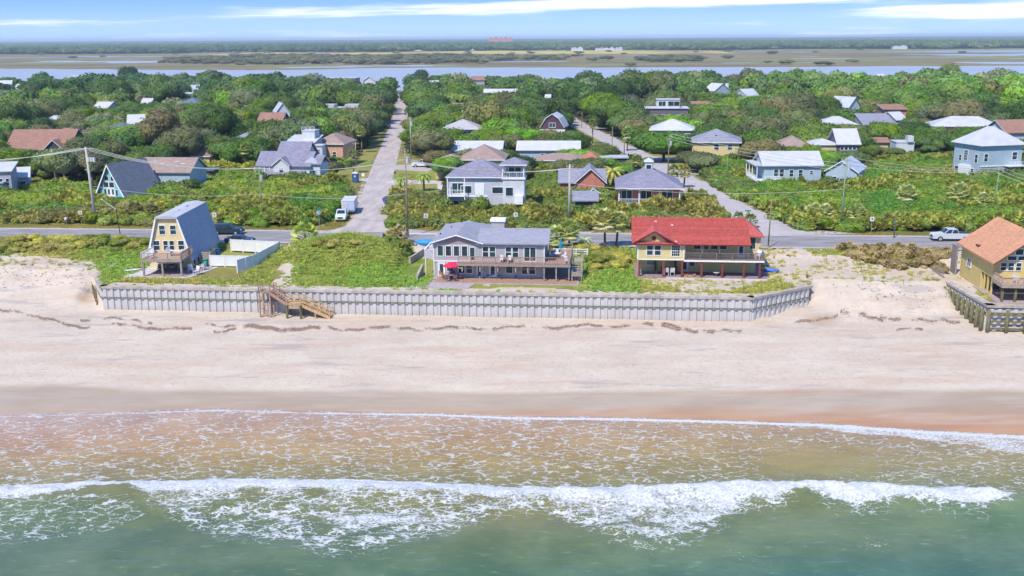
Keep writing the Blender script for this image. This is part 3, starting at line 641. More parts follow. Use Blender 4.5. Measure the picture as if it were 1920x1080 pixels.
fine = np.where(back, 1.0, np.where(front, .35, .5))
vcol(wm, 'wc', wcol); vcol(wm, 'fm', np.stack([lace, solid, fine], 1))
kind(link('ocean_water', wm), 'structure')
# ------------------------------------------------------------ river and marsh
mr = mat('river_water', A(194, 196, 198, .66), .3, .05, .01, spec=.25)
t = mr.node_tree; bb = t.nodes['Principled BSDF']; bp = N(t, 'ShaderNodeBump'); nn = N(t, 'ShaderNodeTexNoise'); nn.inputs['Scale'].default_value = .25; nn.inputs['Detail'].default_value = 5
tcx = N(t, 'ShaderNodeTexCoord'); t.links.new(tcx.outputs['Object'], nn.inputs['Vector']); t.links.new(nn.outputs[0], bp.inputs['Height']); bp.inputs['Strength'].default_value = .5; bp.inputs['Distance'].default_value = .6; t.links.new(bp.outputs[0], bb.inputs['Normal'])
q = [uv2w(-9000, 590), uv2w(9000, 590), uv2w(9000, 3600), uv2w(-9000, 3600)]
me = bpy.data.meshes.new('river_water'); me.from_pydata([(a, c, 0) for a, c in q], [], [(0, 1, 2, 3)]); me.materials.append(mr); kind(link('river_water', me), 'structure')
mm = bpy.data.materials.new('marsh_grass'); mm.use_nodes = True; t = mm.node_tree; b = t.nodes['Principled BSDF']
a_ = N(t, 'ShaderNodeAttribute'); a_.attribute_name = 'cov'; n_ = N(t, 'ShaderNodeTexNoise'); n_.inputs['Scale'].default_value = .05; n_.inputs['Detail'].default_value = 8; n_.inputs['Roughness'].default_value = .7
tcx = N(t, 'ShaderNodeTexCoord'); mpx = N(t, 'ShaderNodeMapping'); mpx.inputs['Scale'].default_value = (.35, 1, 1); t.links.new(tcx.outputs['Object'], mpx.inputs[0]); t.links.new(mpx.outputs[0], n_.inputs['Vector'])
t.links.new(mixc(t, ramp(t, n_.outputs[0], .35, .65), mixc(t, .35, a_.outputs['Color'], (.02, .02, .01)), a_.outputs['Color']), b.inputs['Base Color']); b.inputs['Roughness'].default_value = .95; b.inputs['Specular IOR Level'].default_value = .1
mu = np.r_[geo(-2300, -12000, -80), np.arange(-2280, 2300, 14), geo(2310, 12000, 80)]; mu = np.unique(np.round(mu, 2)); mv = np.arange(1120, 2960, 9.0)
def shore_v(u): return np.interp(u, [-12000, -900, -560, -430, -330, -300, 0, 300, 600, 760, 1000, 12000], [1330, 1230, 1150, 1120, 1150, 1190, 1190, 1188, 1195, 1210, 1330, 1500]) + (vnoise(u, 0 * u, 60, 81) - .5) * 50
def zmarsh(x, y):
    u, v = w2uv(x, y); s_ = v - shore_v(u)
    nz_ = vnoise(x * .5, y * 1.1, 120, 82, 4) - .5; pond = nz_ * 2.2 - .06
    r = np.clip(s_ / 10, -1, 1)
    right = np.interp(u, [-12000, -700, -400, 100, 500, 900, 12000], [.02, .02, .25, .3, -.02, -.13, -.16])
    z = .35 + pond + right; z = np.where(s_ < 60, .5, z); z = np.where(v > 2650, .8, z)
    return np.where(s_ < 0, -1.0, np.clip(z, -.6, .9))
mme, mx_, my_, mz_ = gridmesh('marsh', mu, mv, zmarsh, mm)
u_, v_ = w2uv(mx_, my_); nn1 = vnoise(mx_ * .4, my_, 90, 85, 4); nn2 = vnoise(mx_ * .3, my_, 300, 86, 3)
ca = np.array(A(168, 150, 108, .62)); cb_ = np.array(A(156, 166, 92, .64)); cd = np.array(A(142, 126, 98, .6)); ce = np.array(A(224, 206, 110, .7))
mc = mixv(np.tile(ca, (len(u_), 1)), cb_, sstep((nn2 - .38) / .25)); mc = mixv(mc, cd, sstep((nn1 - .5) / .2) * .8)
yellow_field = ((v_ > 2250) & (u_ > -1000) & (u_ < 300) & (nn1 < .60)); mc = np.where(yellow_field[:, None], ce, mc)  # strips of bright yellow field across the marsh
mc = np.where((v_ - shore_v(u_) < 14)[:, None], np.array(A(176, 140, 104, .55)), mc)
vcol(mme, 'cov', mc); kind(link('marsh', mme), 'structure')
# ------------------------------------------------------------ buildings
VIS = []      # (x0,y0,x1,y1,distance) picture boxes that nearer tree crowns must leave free
FOOT = []     # (cx,cy,ux,uy,halfw,halfd) building footprints
WINC = {}
def win_mesh(w_, h_, style='2'):
    k = (round(w_, 2), round(h_, 2), style)
    if k in WINC: return WINC[k]
    f = MB(); fw = min(.10, w_ * .11); d0, d1 = -.06, .03
    f.box(-w_ / 2 - fw, w_ / 2 + fw, d0, d1, -fw, 0); f.box(-w_ / 2 - fw, w_ / 2 + fw, d0, d1, h_, h_ + fw)
    f.box(-w_ / 2 - fw, -w_ / 2, d0, d1, 0, h_); f.box(w_ / 2, w_ / 2 + fw, d0, d1, 0, h_)
    if style in ('2', 'g'): f.box(-w_ / 2, w_ / 2, d0 + .02, d1 - .01, h_ / 2 - .03, h_ / 2 + .03)
    if style == 's': f.box(-.05, .05, d0 + .02, d1 - .01, 0, h_)
    if style == 'g':
        for i in range(1, 4): f.box(-w_ / 2 + w_ * i / 4 - .015, -w_ / 2 + w_ * i / 4 + .015, d0 + .03, d1 - .02, 0, h_)
        for i in (1, 3): f.box(-w_ / 2, w_ / 2, d0 + .03, d1 - .02, h_ * i / 4 - .015, h_ * i / 4 + .015)
    fm_ = f.mesh('window', WHITE()); p = MB(); p.box(-w_ / 2, w_ / 2, -.012, .02, 0, h_); pm = p.mesh('pane', GLASS())
    WINC[k] = (fm_, pm); return WINC[k]
def window(par, x, y, z, w_, h_, face='f', style='2', name='window'):
    rz = {'f': 0, 'r': R(90), 'b': R(180), 'l': R(-90)}[face]
    fm_, pm = win_mesh(w_, h_, style)
    o = link(name, fm_, par, (x, y, z), rz); link('pane', pm, o); return o
def door(par, x, y, z, w_=1.0, h_=2.05, face='f', m=None):
    rz = {'f': 0, 'r': R(90), 'b': R(180), 'l': R(-90)}[face]
    k = ('door', round(w_, 2), round(h_, 2), (m or WHITE()).name)
    if k not in WINC:
        f = MB(); f.box(-w_ / 2 - .1, -w_ / 2, -.06, .03, 0, h_ + .1); f.box(w_ / 2, w_ / 2 + .1, -.06, .03, 0, h_ + .1); f.box(-w_ / 2, w_ / 2, -.06, .03, h_, h_ + .1); f.box(-w_ / 2, w_ / 2, -.02, .03, 0, h_, 0)
        p = MB(); p.box(-w_ * .3, w_ * .3, -.035, -.021, .35, h_ * .9)
        WINC[k] = (f.mesh('door', m or WHITE()), p.mesh('pane', GLASS()))
    o = link('door', WINC[k][0], par, (x, y, z), rz); link('pane', WINC[k][1], o); return o
def roof_slab(par, W, D, h, rh, typ, m, ov=.5, th=.18, trim=None, x0=None, y0=0.0, name='roof', ridge=None):
    """local x across the front, y going back; front wall at y0, eave underside at h"""
    x0 = -W / 2 if x0 is None else x0; x1 = x0 + W; y1 = y0 + D; mb = MB(); a0, a1, b0, b1 = x0 - ov, x1 + ov, y0 - ov, y1 + ov
    tr = trim or WHITE()
    if typ == 'gx':   # ridge along x
        ym = (y0 + y1) / 2
        mb.prism([(b0, h), (b0, h + th), (ym, h + rh + th), (b1, h + th), (b1, h), (ym, h + rh)], a0, a1, 'x', 0, 1)
    elif typ == 'gy':
        xm = (x0 + x1) / 2
        mb.prism([(a0, h), (a0, h + th), (xm, h + rh + th), (a1, h + th), (a1, h), (xm, h + rh)], b0, b1, 'y', 0, 1)
    elif typ == 'hip' or typ == 'pyr':
        w_, d_ = a1 - a0, b1 - b0; ins = min(w_, d_) / 2 if ridge is None else ridge
        if w_ >= d_: r0 = (a0 + ins, (b0 + b1) / 2); r1 = (a1 - ins, (b0 + b1) / 2)
        else: r0 = ((a0 + a1) / 2, b0 + ins); r1 = ((a0 + a1) / 2, b1 - ins)
        vs = [(a0, b0, h), (a1, b0, h), (a1, b1, h), (a0, b1, h), (a0, b0, h + th), (a1, b0, h + th), (a1, b1, h + th), (a0, b1, h + th), (*r0, h + rh), (*r1, h + rh)]
        if w_ >= d_: tf = [(4, 5, 9, 8), (5, 6, 9), (6, 7, 8, 9), (7, 4, 8)]
        else: tf = [(4, 5, 8), (5, 6, 9, 8), (6, 7, 9), (7, 4, 8, 9)]
        mb.add(vs, tf, 0); mb.add(vs, [(0, 1, 5, 4), (1, 2, 6, 5), (2, 3, 7, 6), (3, 0, 4, 7), (0, 3, 2, 1)], 1)
    elif typ == 'flat':
        mb.box(a0, a1, b0, b1, h, h + .25, 0)
    elif typ == 'shed':
        mb.prism([(b0, h), (b0, h + th), (b1, h + rh + th), (b1, h + rh)], a0, a1, 'x', 0, 1)
    elif typ == 'gambrel':
        xm = (x0 + x1) / 2; q = W * .2
        mb.prism([(a0, h), (x0 + q, h + rh * .68), (xm, h + rh), (x1 - q, h + rh * .68), (a1, h), (a1, h + th), (x1 - q + .1, h + rh * .68 + th), (xm, h + rh + th), (x0 + q - .1, h + rh * .68 + th), (a0, h + th)], b0, b1, 'y', 0, 1)
    return mb.build(name, [m, tr], par)
def wall_block(par, W, D, h, rh, typ, m, x0=None, y0=0.0, z0=0.0, name='wall'):
    x0 = -W / 2 if x0 is None else x0; x1 = x0 + W; y1 = y0 + D; mb = MB()
    if typ == 'gy': mb.prism([(x0, z0), (x1, z0), (x1, h), ((x0 + x1) / 2, h + rh * .97), (x0, h)], y0, y1, 'y')
    elif typ == 'gx': mb.prism([(y0, z0), (y1, z0), (y1, h), ((y0 + y1) / 2, h + rh * .97), (y0, h)], x0, x1, 'x')
    elif typ == 'shed': mb.prism([(y0, z0), (y1, z0), (y1, h + rh), (y0, h)], x0, x1, 'x')
    elif typ == 'gambrel':
        q = W * .2; mb.prism([(x0, z0), (x1, z0), (x1, h), (x1 - q, h + rh * .67), ((x0 + x1) / 2, h + rh * .98), (x0 + q, h + rh * .67), (x0, h)], y0, y1, 'y')
    else: mb.box(x0, x1, y0, y1, z0, h)
    return mb.build(name, m, par)
def railing(par, a, b, h=.95, post=1.8, m=None, pw=.09, balus=.0, name='railing', solid=None):
    """railing between two points: one rail part, its posts and balusters"""
    m = m or WOODG(); a = Vector(a); b = Vector(b); L = (b - a).length; n = max(1, round(L / post)); up = Vector((0, 0, 1))
    r = MB(); r.bar(a + up * h, b + up * h, pw, pw * .8); r.bar(a + up * h * .12, b + up * h * .12, pw * .5, pw * .6)
    if not balus: r.bar(a + up * h * .55, b + up * h * .55, pw * .4, pw * .5)
    o = r.build(name, m, par)
    for i in range(n + 1):
        c = a.lerp(b, i / n); p = MB(); p.box(c.x - pw / 2, c.x + pw / 2, c.y - pw / 2, c.y + pw / 2, c.z - .05, c.z + h); p.build('post', m, o)
    if balus:
        k = int(L / balus); bm_ = MB()
        for i in range(1, k):
            c = a.lerp(b, i / k); bm_.box(c.x - .02, c.x + .02, c.y - .02, c.y + .02, c.z + h * .12, c.z + h * .97)
        if k > 1: kind(bm_.build('baluster', m, o), 'stuff')
    return o
FLAB = []
def footprint(o, W, D, x0=None, y0=0):
    FLAB.append(o['label'])
    x0 = -W / 2 if x0 is None else x0; rz = o.rotation_euler[2]; cx = x0 + W / 2; cy = y0 + D / 2
    FOOT.append((o.location[0] + cx * math.cos(rz) - cy * math.sin(rz), o.location[1] + cx * math.sin(rz) + cy * math.cos(rz), math.cos(rz), math.sin(rz), W / 2, D / 2))
def infoot(x, y, pad=1.5):
    r = np.zeros(np.shape(x), bool)
    for (cx, cy, c, s, hw, hd) in FOOT:
        dx, dy = x - cx, y - cy; r |= (np.abs(dx * c + dy * s) < hw + pad) & (np.abs(-dx * s + dy * c) < hd + pad)
    return r
LABS = set(); SKIRT = []
def house(name, label, cx, ey, Wp, h, D, rh, typ, wall, roofm, vis=None, yaw=-5, wins=(), ov=.5, base=0, cat='house', zgd=None, extra=None, trim=None, z0=0.0, group=None):
    """cx,ey: picture position of the middle of the front eave; Wp: its width in picture pixels"""
    zz = 5.6
    for _ in range(6):
        a = P(cx, ey, zz + h); zz = float(zg(a[0], a[1])) if zgd is None else zgd
    a = P(cx, ey, zz + h); s = FPX / ((a - np.array((0, 0, CAMH))) @ FW)
    W = Wp / s - 2 * ov; rz = R(yaw)
    # the eave stands ov in front of the wall
    o = thing(name, label, cat, (a[0] - math.sin(rz) * ov, a[1] + math.cos(rz) * ov, zz), rz, group)
    wall_block(o, W, D, h + (rh * .0), rh, typ if typ in ('gx', 'gy', 'gambrel', 'shed') else 'box', wall, z0=z0)
    roof_slab(o, W, D, h, rh, typ, roofm, ov=ov, trim=trim)
    for wd in wins:
        face, fx, z, ww, hh = wd[:5]; st = wd[5] if len(wd) > 5 else '2'
        if face == 'f': p = (-W / 2 + fx * W, 0)
        elif face == 'l': p = (-W / 2, fx * D)
        else: p = (W / 2, fx * D)
        if st == 'door': door(o, p[0], p[1], z, ww, hh, face)
        else: window(o, p[0], p[1], z, ww, hh, face, st)
    footprint(o, W, D)
    dist = float(np.hypot(a[0], a[1]))
    if vis: VIS.append((*vis, dist + D * .3)); SKIRT.append((o, W, D, vis))
    if extra: extra(o, W, D, h)
    return o, W
def fw(n, z, w_, h_, st='2', a=.12, b=.88): return [('f', a + (b - a) * (i + .5) / n, z, w_, h_, st) for i in range(n)]
sidg = mat_siding('grey_siding', A(196, 192, 204, .75)); sidb = mat_siding('pale_blue_siding', A(192, 214, 228, .72)); sidw = mat_siding('white_siding', A(232, 236, 242, .72))
sidy = mat_siding('yellow_siding', A(246, 222, 156, .72)); sidt = mat_siding('teal_siding', A(120, 180, 200, .7)); sidp = mat_siding('plum_grey_siding', A(120, 110, 128, .8)); sidd = mat_siding('dark_barn_siding', A(96, 66, 84, .7))
sidc = mat_siding('cream_stucco', A(236, 214, 162, .72), .5); sidr = mat('brick_red', A(206, 134, 112, .75), .85, .2, 6); sido = mat('orange_stucco', A(232, 158, 104, .7), .85, .1); sidn = mat_siding('brown_board', A(134, 110, 92, .7))
shg = mat_shingle('grey_shingle', A(166, 166, 182, .6)); shb = mat_shingle('blue_grey_shingle', A(150, 158, 186, .6), .4); shd = mat_shingle('dark_shingle', A(138, 142, 156, .66), .45)
sht = mat_shingle('tan_shingle', A(184, 160, 150, .6)); shr = mat_shingle('rust_shingle', A(180, 138, 122, .6)); sho = mat_shingle('orange_shingle', A(226, 166, 130, .66)); shs = mat_shingle('slate_lilac_shingle', A(158, 156, 176, .6))
mtw = mat_metalroof('white_metal_roof', A(240, 240, 244, .6)); mtg = mat_metalroof('grey_metal_roof', A(222, 222, 226, .68)); mtb = mat_metalroof('blue_white_metal_roof', A(216, 222, 232, .66)); mtd = mat_metalroof('dark_metal_roof', A(128, 132, 146, .6))
# --- left of the street
def exA(o, W, D, h):
    st = MB()
    for i in range(6): st.box(-W * .32, -W * .1, -1.6 - i * .3, -1.3 - i * .3, .9 - i * .16, .95 - i * .16)
    d = MB(); d.box(-W * .5, W * .1, -1.3, -.1, .95, 1.1); dk = d.build('deck', WHITE(), o)
    railing(o, (-W * .32, -1.5, .9), (-W * .36, -3.2, 0), .9, 1.2, WHITE()); railing(o, (-W * .1, -1.5, .9), (-W * .14, -3.2, 0), .9, 1.2, WHITE())
    kind(st.build('tread', WHITE(), o), 'stuff')
def aframe():
    a = P(209, 369, 7.2); z = float(zg(a[0], a[1])); s = FPX / ((a - np.array((0, 0, CAMH))) @ FW); W = 62 / s; Hh = 55 / s / .97; zb = 7.2 - z
    rz = R(-18); o = thing('a_frame_house', 'turquoise fronted A-frame house with dark shingle roof behind the tall utility pole', 'house', (a[0], a[1], z), rz)
    D = 11; hw = W / 2
    wl = MB(); wl.prism([(-hw, zb), (hw, zb), (0, zb + Hh)], 0, D, 'y'); wl.box(-hw * .9, hw * .9, .3, D, 0, zb); wl.build('wall', mat_siding('turquoise_siding', A(130, 212, 226, .75)), o)
    rf = MB(); t_ = .22
    for sx in (-1, 1):
        rf.prism([(sx * (hw + .25), zb - .35), (sx * (hw + .55), zb - .35), (sx * .0, zb + Hh + .5), (0, zb + Hh + .05)], -.6, D + .4, 'y', 0, 1)
    rf.build('roof', [shd, WHITE()], o)
    for (x, z_, w_, h_) in [(-.75, 3.0, .95, .8), (.75, 3.0, .95, .8), (-.95, 1.75, 1.1, .95), (.35, 1.75, 1.1, .95), (-1.3, .2, .5, 1.2), (1.4, .2, .5, 1.2)]:
        window(o, x, -.0, zb + z_ * Hh / 5.6, w_, h_ * Hh / 5.6, 'f', '1')
    door(o, -.45, 0, zb + .1, .75, 1.5); door(o, .5, 0, zb + .1, .75, 1.5)
    o2 = MB(); o2.box(-hw, hw, -2.2, -.62, zb - .2, zb - .05); o2.build('deck', WHITE(), o)
    railing(o, (-hw * .8, -2.3, 0), (-hw * .55, -2.1, zb), .8, .9, WHITE()); railing(o, (-hw * .1, -2.3, 0), (hw * .15, -2.1, zb), .8, .9, WHITE())
    footprint(o, W, D); VIS.append((180, 300, 275, 385, 190)); return o
aframe()
house('house', 'long brown-roofed house with pale blue gable end attached behind the dark A-frame roof', 305, 325, 108, 4.2, 9, 2.6, 'gx', sidb, sht, (245, 297, 355, 328), yaw=-5, ov=.4, wins=fw(3, 1.2, 1, 1.2),
      extra=lambda o, W, D, h: [MB().box(-W * .3 + i * W * .14, -W * .3 + i * W * .14 + .9, 3.1 - (i % 3) * .7, 3.5 - (i % 3) * .7, h + 1.85 - (i % 3) * .36, h + 2.1 - (i % 3) * .36).build('skylight', WHITE(), o) for i in range(5)])
def exL(o, W, D, h):
    # left portico wing, front gable bay, right wing
    roof_slab(o, 6.5, 8, h + 1.2, 3.2, 'gx', shs, x0=W / 2 - 9, y0=5.5, name='roof'); wall_block(o, 6.5, 8, h + 1.2, 3.2, 'gx', sidw, x0=W / 2 - 9, y0=5.5)
    wall_block(o, 3.6, 3.5, h + .2, 1.7, 'gy', sidw, x0=-W / 2 + W * .33, y0=-.9, name='bay'); roof_slab(o, 3.6, 6.5, h + .2, 1.7, 'gy', shs, x0=-W / 2 + W * .33, y0=-.9, ov=.3, name='roof')
    window(o, -W / 2 + W * .33 + 1.8, -.95, h - 2.0, .9, 1.7, 'f', '2')
    wall_block(o, 4.2, 6, h + .4, 1.6, 'gy', sidw, x0=W / 2 - 2.0, y0=.6, name='wing'); roof_slab(o, 4.2, 6, h + .4, 1.6, 'gx', shs, x0=W / 2 - 2.0, y0=.6, ov=.35, name='roof')
    window(o, W / 2 - 1.0, .55, 2.2, .7, .9, 'f', '2'); window(o, W / 2 + .9, .55, 2.2, .7, .9, 'f', '2')
    roof_slab(o, W * .72, 1.4, h - 1.6, .9, 'shed', shs, x0=-W / 2 + 2.2, y0=-1.4, ov=.2, name='porch_roof')
    for i in range(4):
        c = MB(); c.box(-W / 2 - .6 + i * 1.1, -W / 2 - .45 + i * 1.1, -.4, -.25, 0, h - .1); c.build('column', WHITE(), o)
    MB().tube((W / 2 - 1.8, -1.4, 1.0), (W / 2 - 1.9, -1.4, 1.6), .06).ball((W / 2 - 1.9, -1.5, 2.0), .8, 10, 6, .35).build('satellite_dish', mat('dish_blue', A(90, 130, 160, .7)), o)
house('house', 'rambling white house with lilac-grey shingle gables and porch left of the straight street', 530, 313, 108, 4.0, 7.5, 2.8, 'gx', sidw, shs, (472, 285, 605, 318), yaw=-7, ov=.45, extra=exL, wins=fw(2, 1.6, .9, 1.2, '2', .02, .3))
def exM(o, W, D, h):
    wall_block(o, 3.2, 4, h + 2.6, 0, 'box', sidw, x0=-W * .06, y0=4); roof_slab(o, 3.2, 4, h + 2.6, .1, 'flat', mtw, x0=-W * .06, y0=4, ov=.1, name='tower_roof'); railing(o, (-W * .06, 4, h + 2.8), (-W * .06 + 3.2, 4, h + 2.8), .9, 1, WHITE())
    wall_block(o, 3.2, 3, h - .4, 0, 'box', sidw, x0=W / 2 - .6, y0=-1.2, name='porch'); roof_slab(o, 3.2, 3, h - .4, .1, 'flat', mtw, x0=W / 2 - .6, y0=-1.2, ov=.2, name='porch_roof')
    for k in range(2): window(o, W / 2 + .35 + k * 1.2, -1.25, .8, .9, 1.6); window(o, W / 2 + .35 + k * 1.2, -1.25, h - 2.0, .7, .8)
house('house', 'tall grey house with flat bright white metal roof and rooftop lookout', 560, 270, 58, 6.5, 8, 1.3, 'shed', sidg, mtw, (535, 246, 610, 300), yaw=-6, ov=.3, extra=exM, wins=[('f', .3, 4.2, .9, 1.3), ('f', .7, 4.2, .9, 1.3)])
house('house', 'peach stucco house with tan hip roof behind the flat white roof', 615, 271, 62, 5.6, 10, 2.4, 'hip', mat('peach_stucco', A(228, 180, 146, .75)), sht, (600, 248, 642, 277), yaw=-8, wins=fw(2, 2.5, .9, 1.2))
house('house', 'weathered grey house at the frame edge with a pale sloping metal roof', -6, 323, 52, 5.2, 5, 1.3, 'shed', sidg, mtw, (0, 300, 26, 350), yaw=12, ov=.4, wins=[('f', .85, 2.4, .6, 1.4), ('f', .6, 2.4, .6, 1.4)])
def exG(o, W, D, h): door(o, W / 2 + .02, D * .5, 0, 3.2, 2.6, 'r')
house('garage', 'grey garage annex with white gable roof beside a parked white car', 36, 334, 38, 3.2, 5.5, 1.8, 'gx', sidg, mtw, (12, 315, 56, 348), yaw=20, ov=.35, cat='garage', extra=exG, wins=[('f', .5, .8, 2.2, 1.7, 's')])
house('garage', 'small pale blue-grey shed at the lower left frame edge', 0, 344, 12, 3, 4, .3, 'flat', sidb, mtb, (0, 335, 6, 356), cat='shed')
house('house', 'long rust-brown shingle house with dark gable at its right end', 68, 282, 122, 3.6, 14, 4.6, 'gx', sidn, shr, (10, 255, 118, 286), yaw=2, ov=.6,
      extra=lambda o, W, D, h: (wall_block(o, 4.5, 4, h + .1, 2.4, 'gy', mat('dark_gable', (.06, .07, .08)), x0=W / 2 - 5.5, y0=-.9, name='gable'), roof_slab(o, 4.5, 7, h + .1, 2.4, 'gy', shr, x0=W / 2 - 5.5, y0=-.9, ov=.4)))
house('house', 'narrow rust-roofed outbuilding with dark doors behind the long brown house', 121, 251, 37, 3, 5, 1.2, 'shed', sidn, shr, (104, 245, 139, 256), cat='outbuilding', wins=fw(2, .4, 2.2, 1.9, 's'))
house('house', 'slate-grey hip roof just showing above trees left of a pale gable', 215, 244, 60, 4.6, 9, 2, 'hip', sidw, mtd, (195, 234, 233, 244))
house('house', 'pale grey steep metal roof with attic dormer among oaks', 255, 238, 34, 5, 9, 3.4, 'gx', sidw, mtg, (233, 222, 270, 238), yaw=14)
house('house', 'small bright white roof alone among brownish trees at far left', 94, 226, 34, 4, 7, 1.6, 'hip', sidw, mtw, (77, 219, 111, 228))
house('house', 'light grey gable roof with white end wall in the left woods', 184, 206, 36, 5, 9, 2.8, 'gx', sidw, mtg, (166, 197, 203, 207), yaw=-20)
house('house', 'bluish-grey broad hip roof in the dark woods left of centre', 352, 198, 50, 5.5, 11, 3.0, 'hip', sidb, mat_shingle('slate_blue', A(120, 136, 164, .6)), (328, 187, 377, 199))
house('house', 'small pale roof between dark crowns left of the bluish hip roof', 272, 196, 22, 5, 7, 2.4, 'gx', sidw, mtg, (261, 189, 283, 198))
house('house', 'tiny light roof with white wall in the far left woods', 176, 177, 14, 5, 7, 1.6, 'gx', sidw, mtw, (170, 172, 183, 179))
house('house', 'light blue hipped roof at far left near the frame edge', 29, 174, 24, 5.5, 9, 3, 'hip', sidb, mtb, (17, 164, 40, 175))
house('house', 'white houses roof nearest the river at the left frame edge', 10, 160, 22, 6, 9, 3, 'gx', sidw, mtw, (0, 150, 20, 161), yaw=15)
house('house', 'low white house beside the left edge riverside homes', 33, 164, 14, 5, 8, 2, 'gx', sidw, mtw, (26, 158, 41, 166))
house('house', 'white multi-gable house near the river at left', 124, 150, 20, 7, 9, 3, 'gy', sidw, mtg, (115, 143, 134, 152))
house('house', 'sloping pale blue roof running beside the white riverside gable at left', 145, 148, 22, 7, 8, 2.6, 'shed', sidb, mtb, (134, 141, 154, 149), yaw=20)
house('house', 'small white house with shaded porch in woods left of the flat-roofed white one', 350, 178, 20, 5, 7, 1, 'gx', sidw, mtb, (340, 172, 372, 180))
house('house', 'diagonal pale blue roof poking from dark trees', 372, 168, 18, 7, 6, 2.2, 'shed', sidb, mtb, (364, 160, 382, 172), yaw=30)
house('house', 'tan hip roof low among bushes left of the grey multi-gable house', 375, 294, 40, 3.2, 8, 1.8, 'hip', sidc, shr, (356, 283, 396, 296))
house('shed', 'blue-roofed garden shed in the scrub right of the A-frame', 390, 321, 22, 2.0, 4, .4, 'flat', sidn, mat('blue_tarp_roof', A(110, 140, 170, .6)), (380, 316, 402, 323), cat='shed')
def exW(o, W, D, h):
    for x0, x1 in ((-W / 2 - .3, -W * .16), (W * .14, W / 2 + .3)):
        MB().box(x0, x1, -.32, 6, h + .27, h + 1.5).build('parapet', mtw, o)
house('house', 'white flat-roofed modern house with two raised parapets and tan walls', 637, 203, 71, 4.6, 8, .3, 'flat', mat('tan_stucco', A(214, 190, 150, .75)), mtw, (603, 189, 674, 211), ov=.3, extra=exW, wins=fw(4, 1.9, 1, 1.6))
house('house', 'pale green-white narrow gable house above a brown-roofed neighbour', 531, 212, 28, 6, 9, 3.4, 'gy', sidw, mtg, (517, 199, 546, 224), yaw=20, ov=.3, wins=[('f', .7, 3, .8, 1)])
house('house', 'reddish brown roof with white porch roof in front of a pale gable house', 505, 228, 50, 4.2, 9, 2.6, 'gx', sidr, shr, (482, 219, 545, 232), wins=fw(2, 1.5, .9, 1.1),
      extra=lambda o, W, D, h: roof_slab(o, 5, 4, h - .6, .8, 'shed', mtw, x0=W / 2 - 2, y0=-3.5, name='porch_roof'))
house('house', 'grey shingle roof half hidden below a bright green oak at left', 462, 262, 60, 4, 9, 2.2, 'hip', sidg, shg, (428, 251, 470, 262))
house('apartment_building', 'large brownish riverside building with flat white roof and many windows', 636, 147, 62, 9, 14, .3, 'flat', mat('mauve_stucco', A(176, 158, 160, .8)), mtw, (606, 138, 668, 153), ov=.3, cat='apartment building', wins=fw(6, 5.5, 1.4, 1.6) + fw(6, 2, 1.4, 1.6))
house('house', 'white and grey gabled riverside house right of the brown block', 692, 153, 26, 7, 10, 3.2, 'gy', sidw, mtg, (678, 145, 706, 164), yaw=-10)
# --- between the streets
house('house', 'white hip-roofed pavilion house standing above trees at centre', 863, 243, 77, 5.4, 10, 2.6, 'hip', sidb, mat_metalroof('lilac_white_roof', A(222, 214, 218, .6)), (825, 227, 901, 248), ov=.9, wins=fw(4, 3.6, 1.1, 1.2), yaw=-5)
house('house', 'orange stucco house wrapped in trees at centre', 845, 196, 58, 5.5, 8, .3, 'flat', sido, mat('flat_gravel', A(180, 160, 130, .6)), (850, 194, 862, 202), ov=.1)
house('house', 'tower-like grey house with pinkish roof near the river', 898, 151, 24, 9.5, 8, 2.2, 'shed', sidg, shr, (886, 143, 912, 164), ov=.4, yaw=8, wins=[('f', .5, 6, 1.2, 1.2)])
house('house', 'long low white and blue house near the river right of the tower house', 940, 176, 70, 5, 9, 2.2, 'gx', sidb, mtw, (904, 168, 975, 180), ov=.3, wins=fw(4, 1.6, 1.1, 1.2))
house('house', 'small white gable deep in the woods left of the tower house', 816, 158, 18, 7, 7, 2, 'gx', sidw, mtw, (810, 153, 824, 159), yaw=14)
house('house', 'bright white rooftop by the river at centre right', 1040, 147, 22, 7, 8, 1, 'flat', sidw, mtw, (1030, 142, 1058, 152))
house('house', 'pale blue cottage wall between dark crowns right of centre', 1027, 184, 12, 6, 6, 1.4, 'gx', sidb, mtw, (1020, 181, 1033, 192))
house('house', 'long brilliant white metal-roofed house behind the cream hip-roofed one', 880, 284, 125, 3.6, 9.5, 2.0, 'gx', sidg, mtw, (817, 265, 942, 286), ov=.5, yaw=-4)
def exT(o, W, D, h):
    wall_block(o, 6.5, 7, h - .8, 0, 'box', sidc, x0=-W / 2 - 6, y0=1.5, name='garage_wing'); roof_slab(o, 6.5, 7, h - .8, 1.7, 'hip', sht, x0=-W / 2 - 6, y0=1.5, ov=.4)
house('house', 'cream house with broad tan hip roof behind a lawn right of the street', 903, 301, 88, 4.4, 11, 3.0, 'hip', sidc, sht, (795, 273, 942, 300), ov=.5, yaw=-4, wins=[('f', .93, 1.4, 1.0, 1.5)], extra=exT)
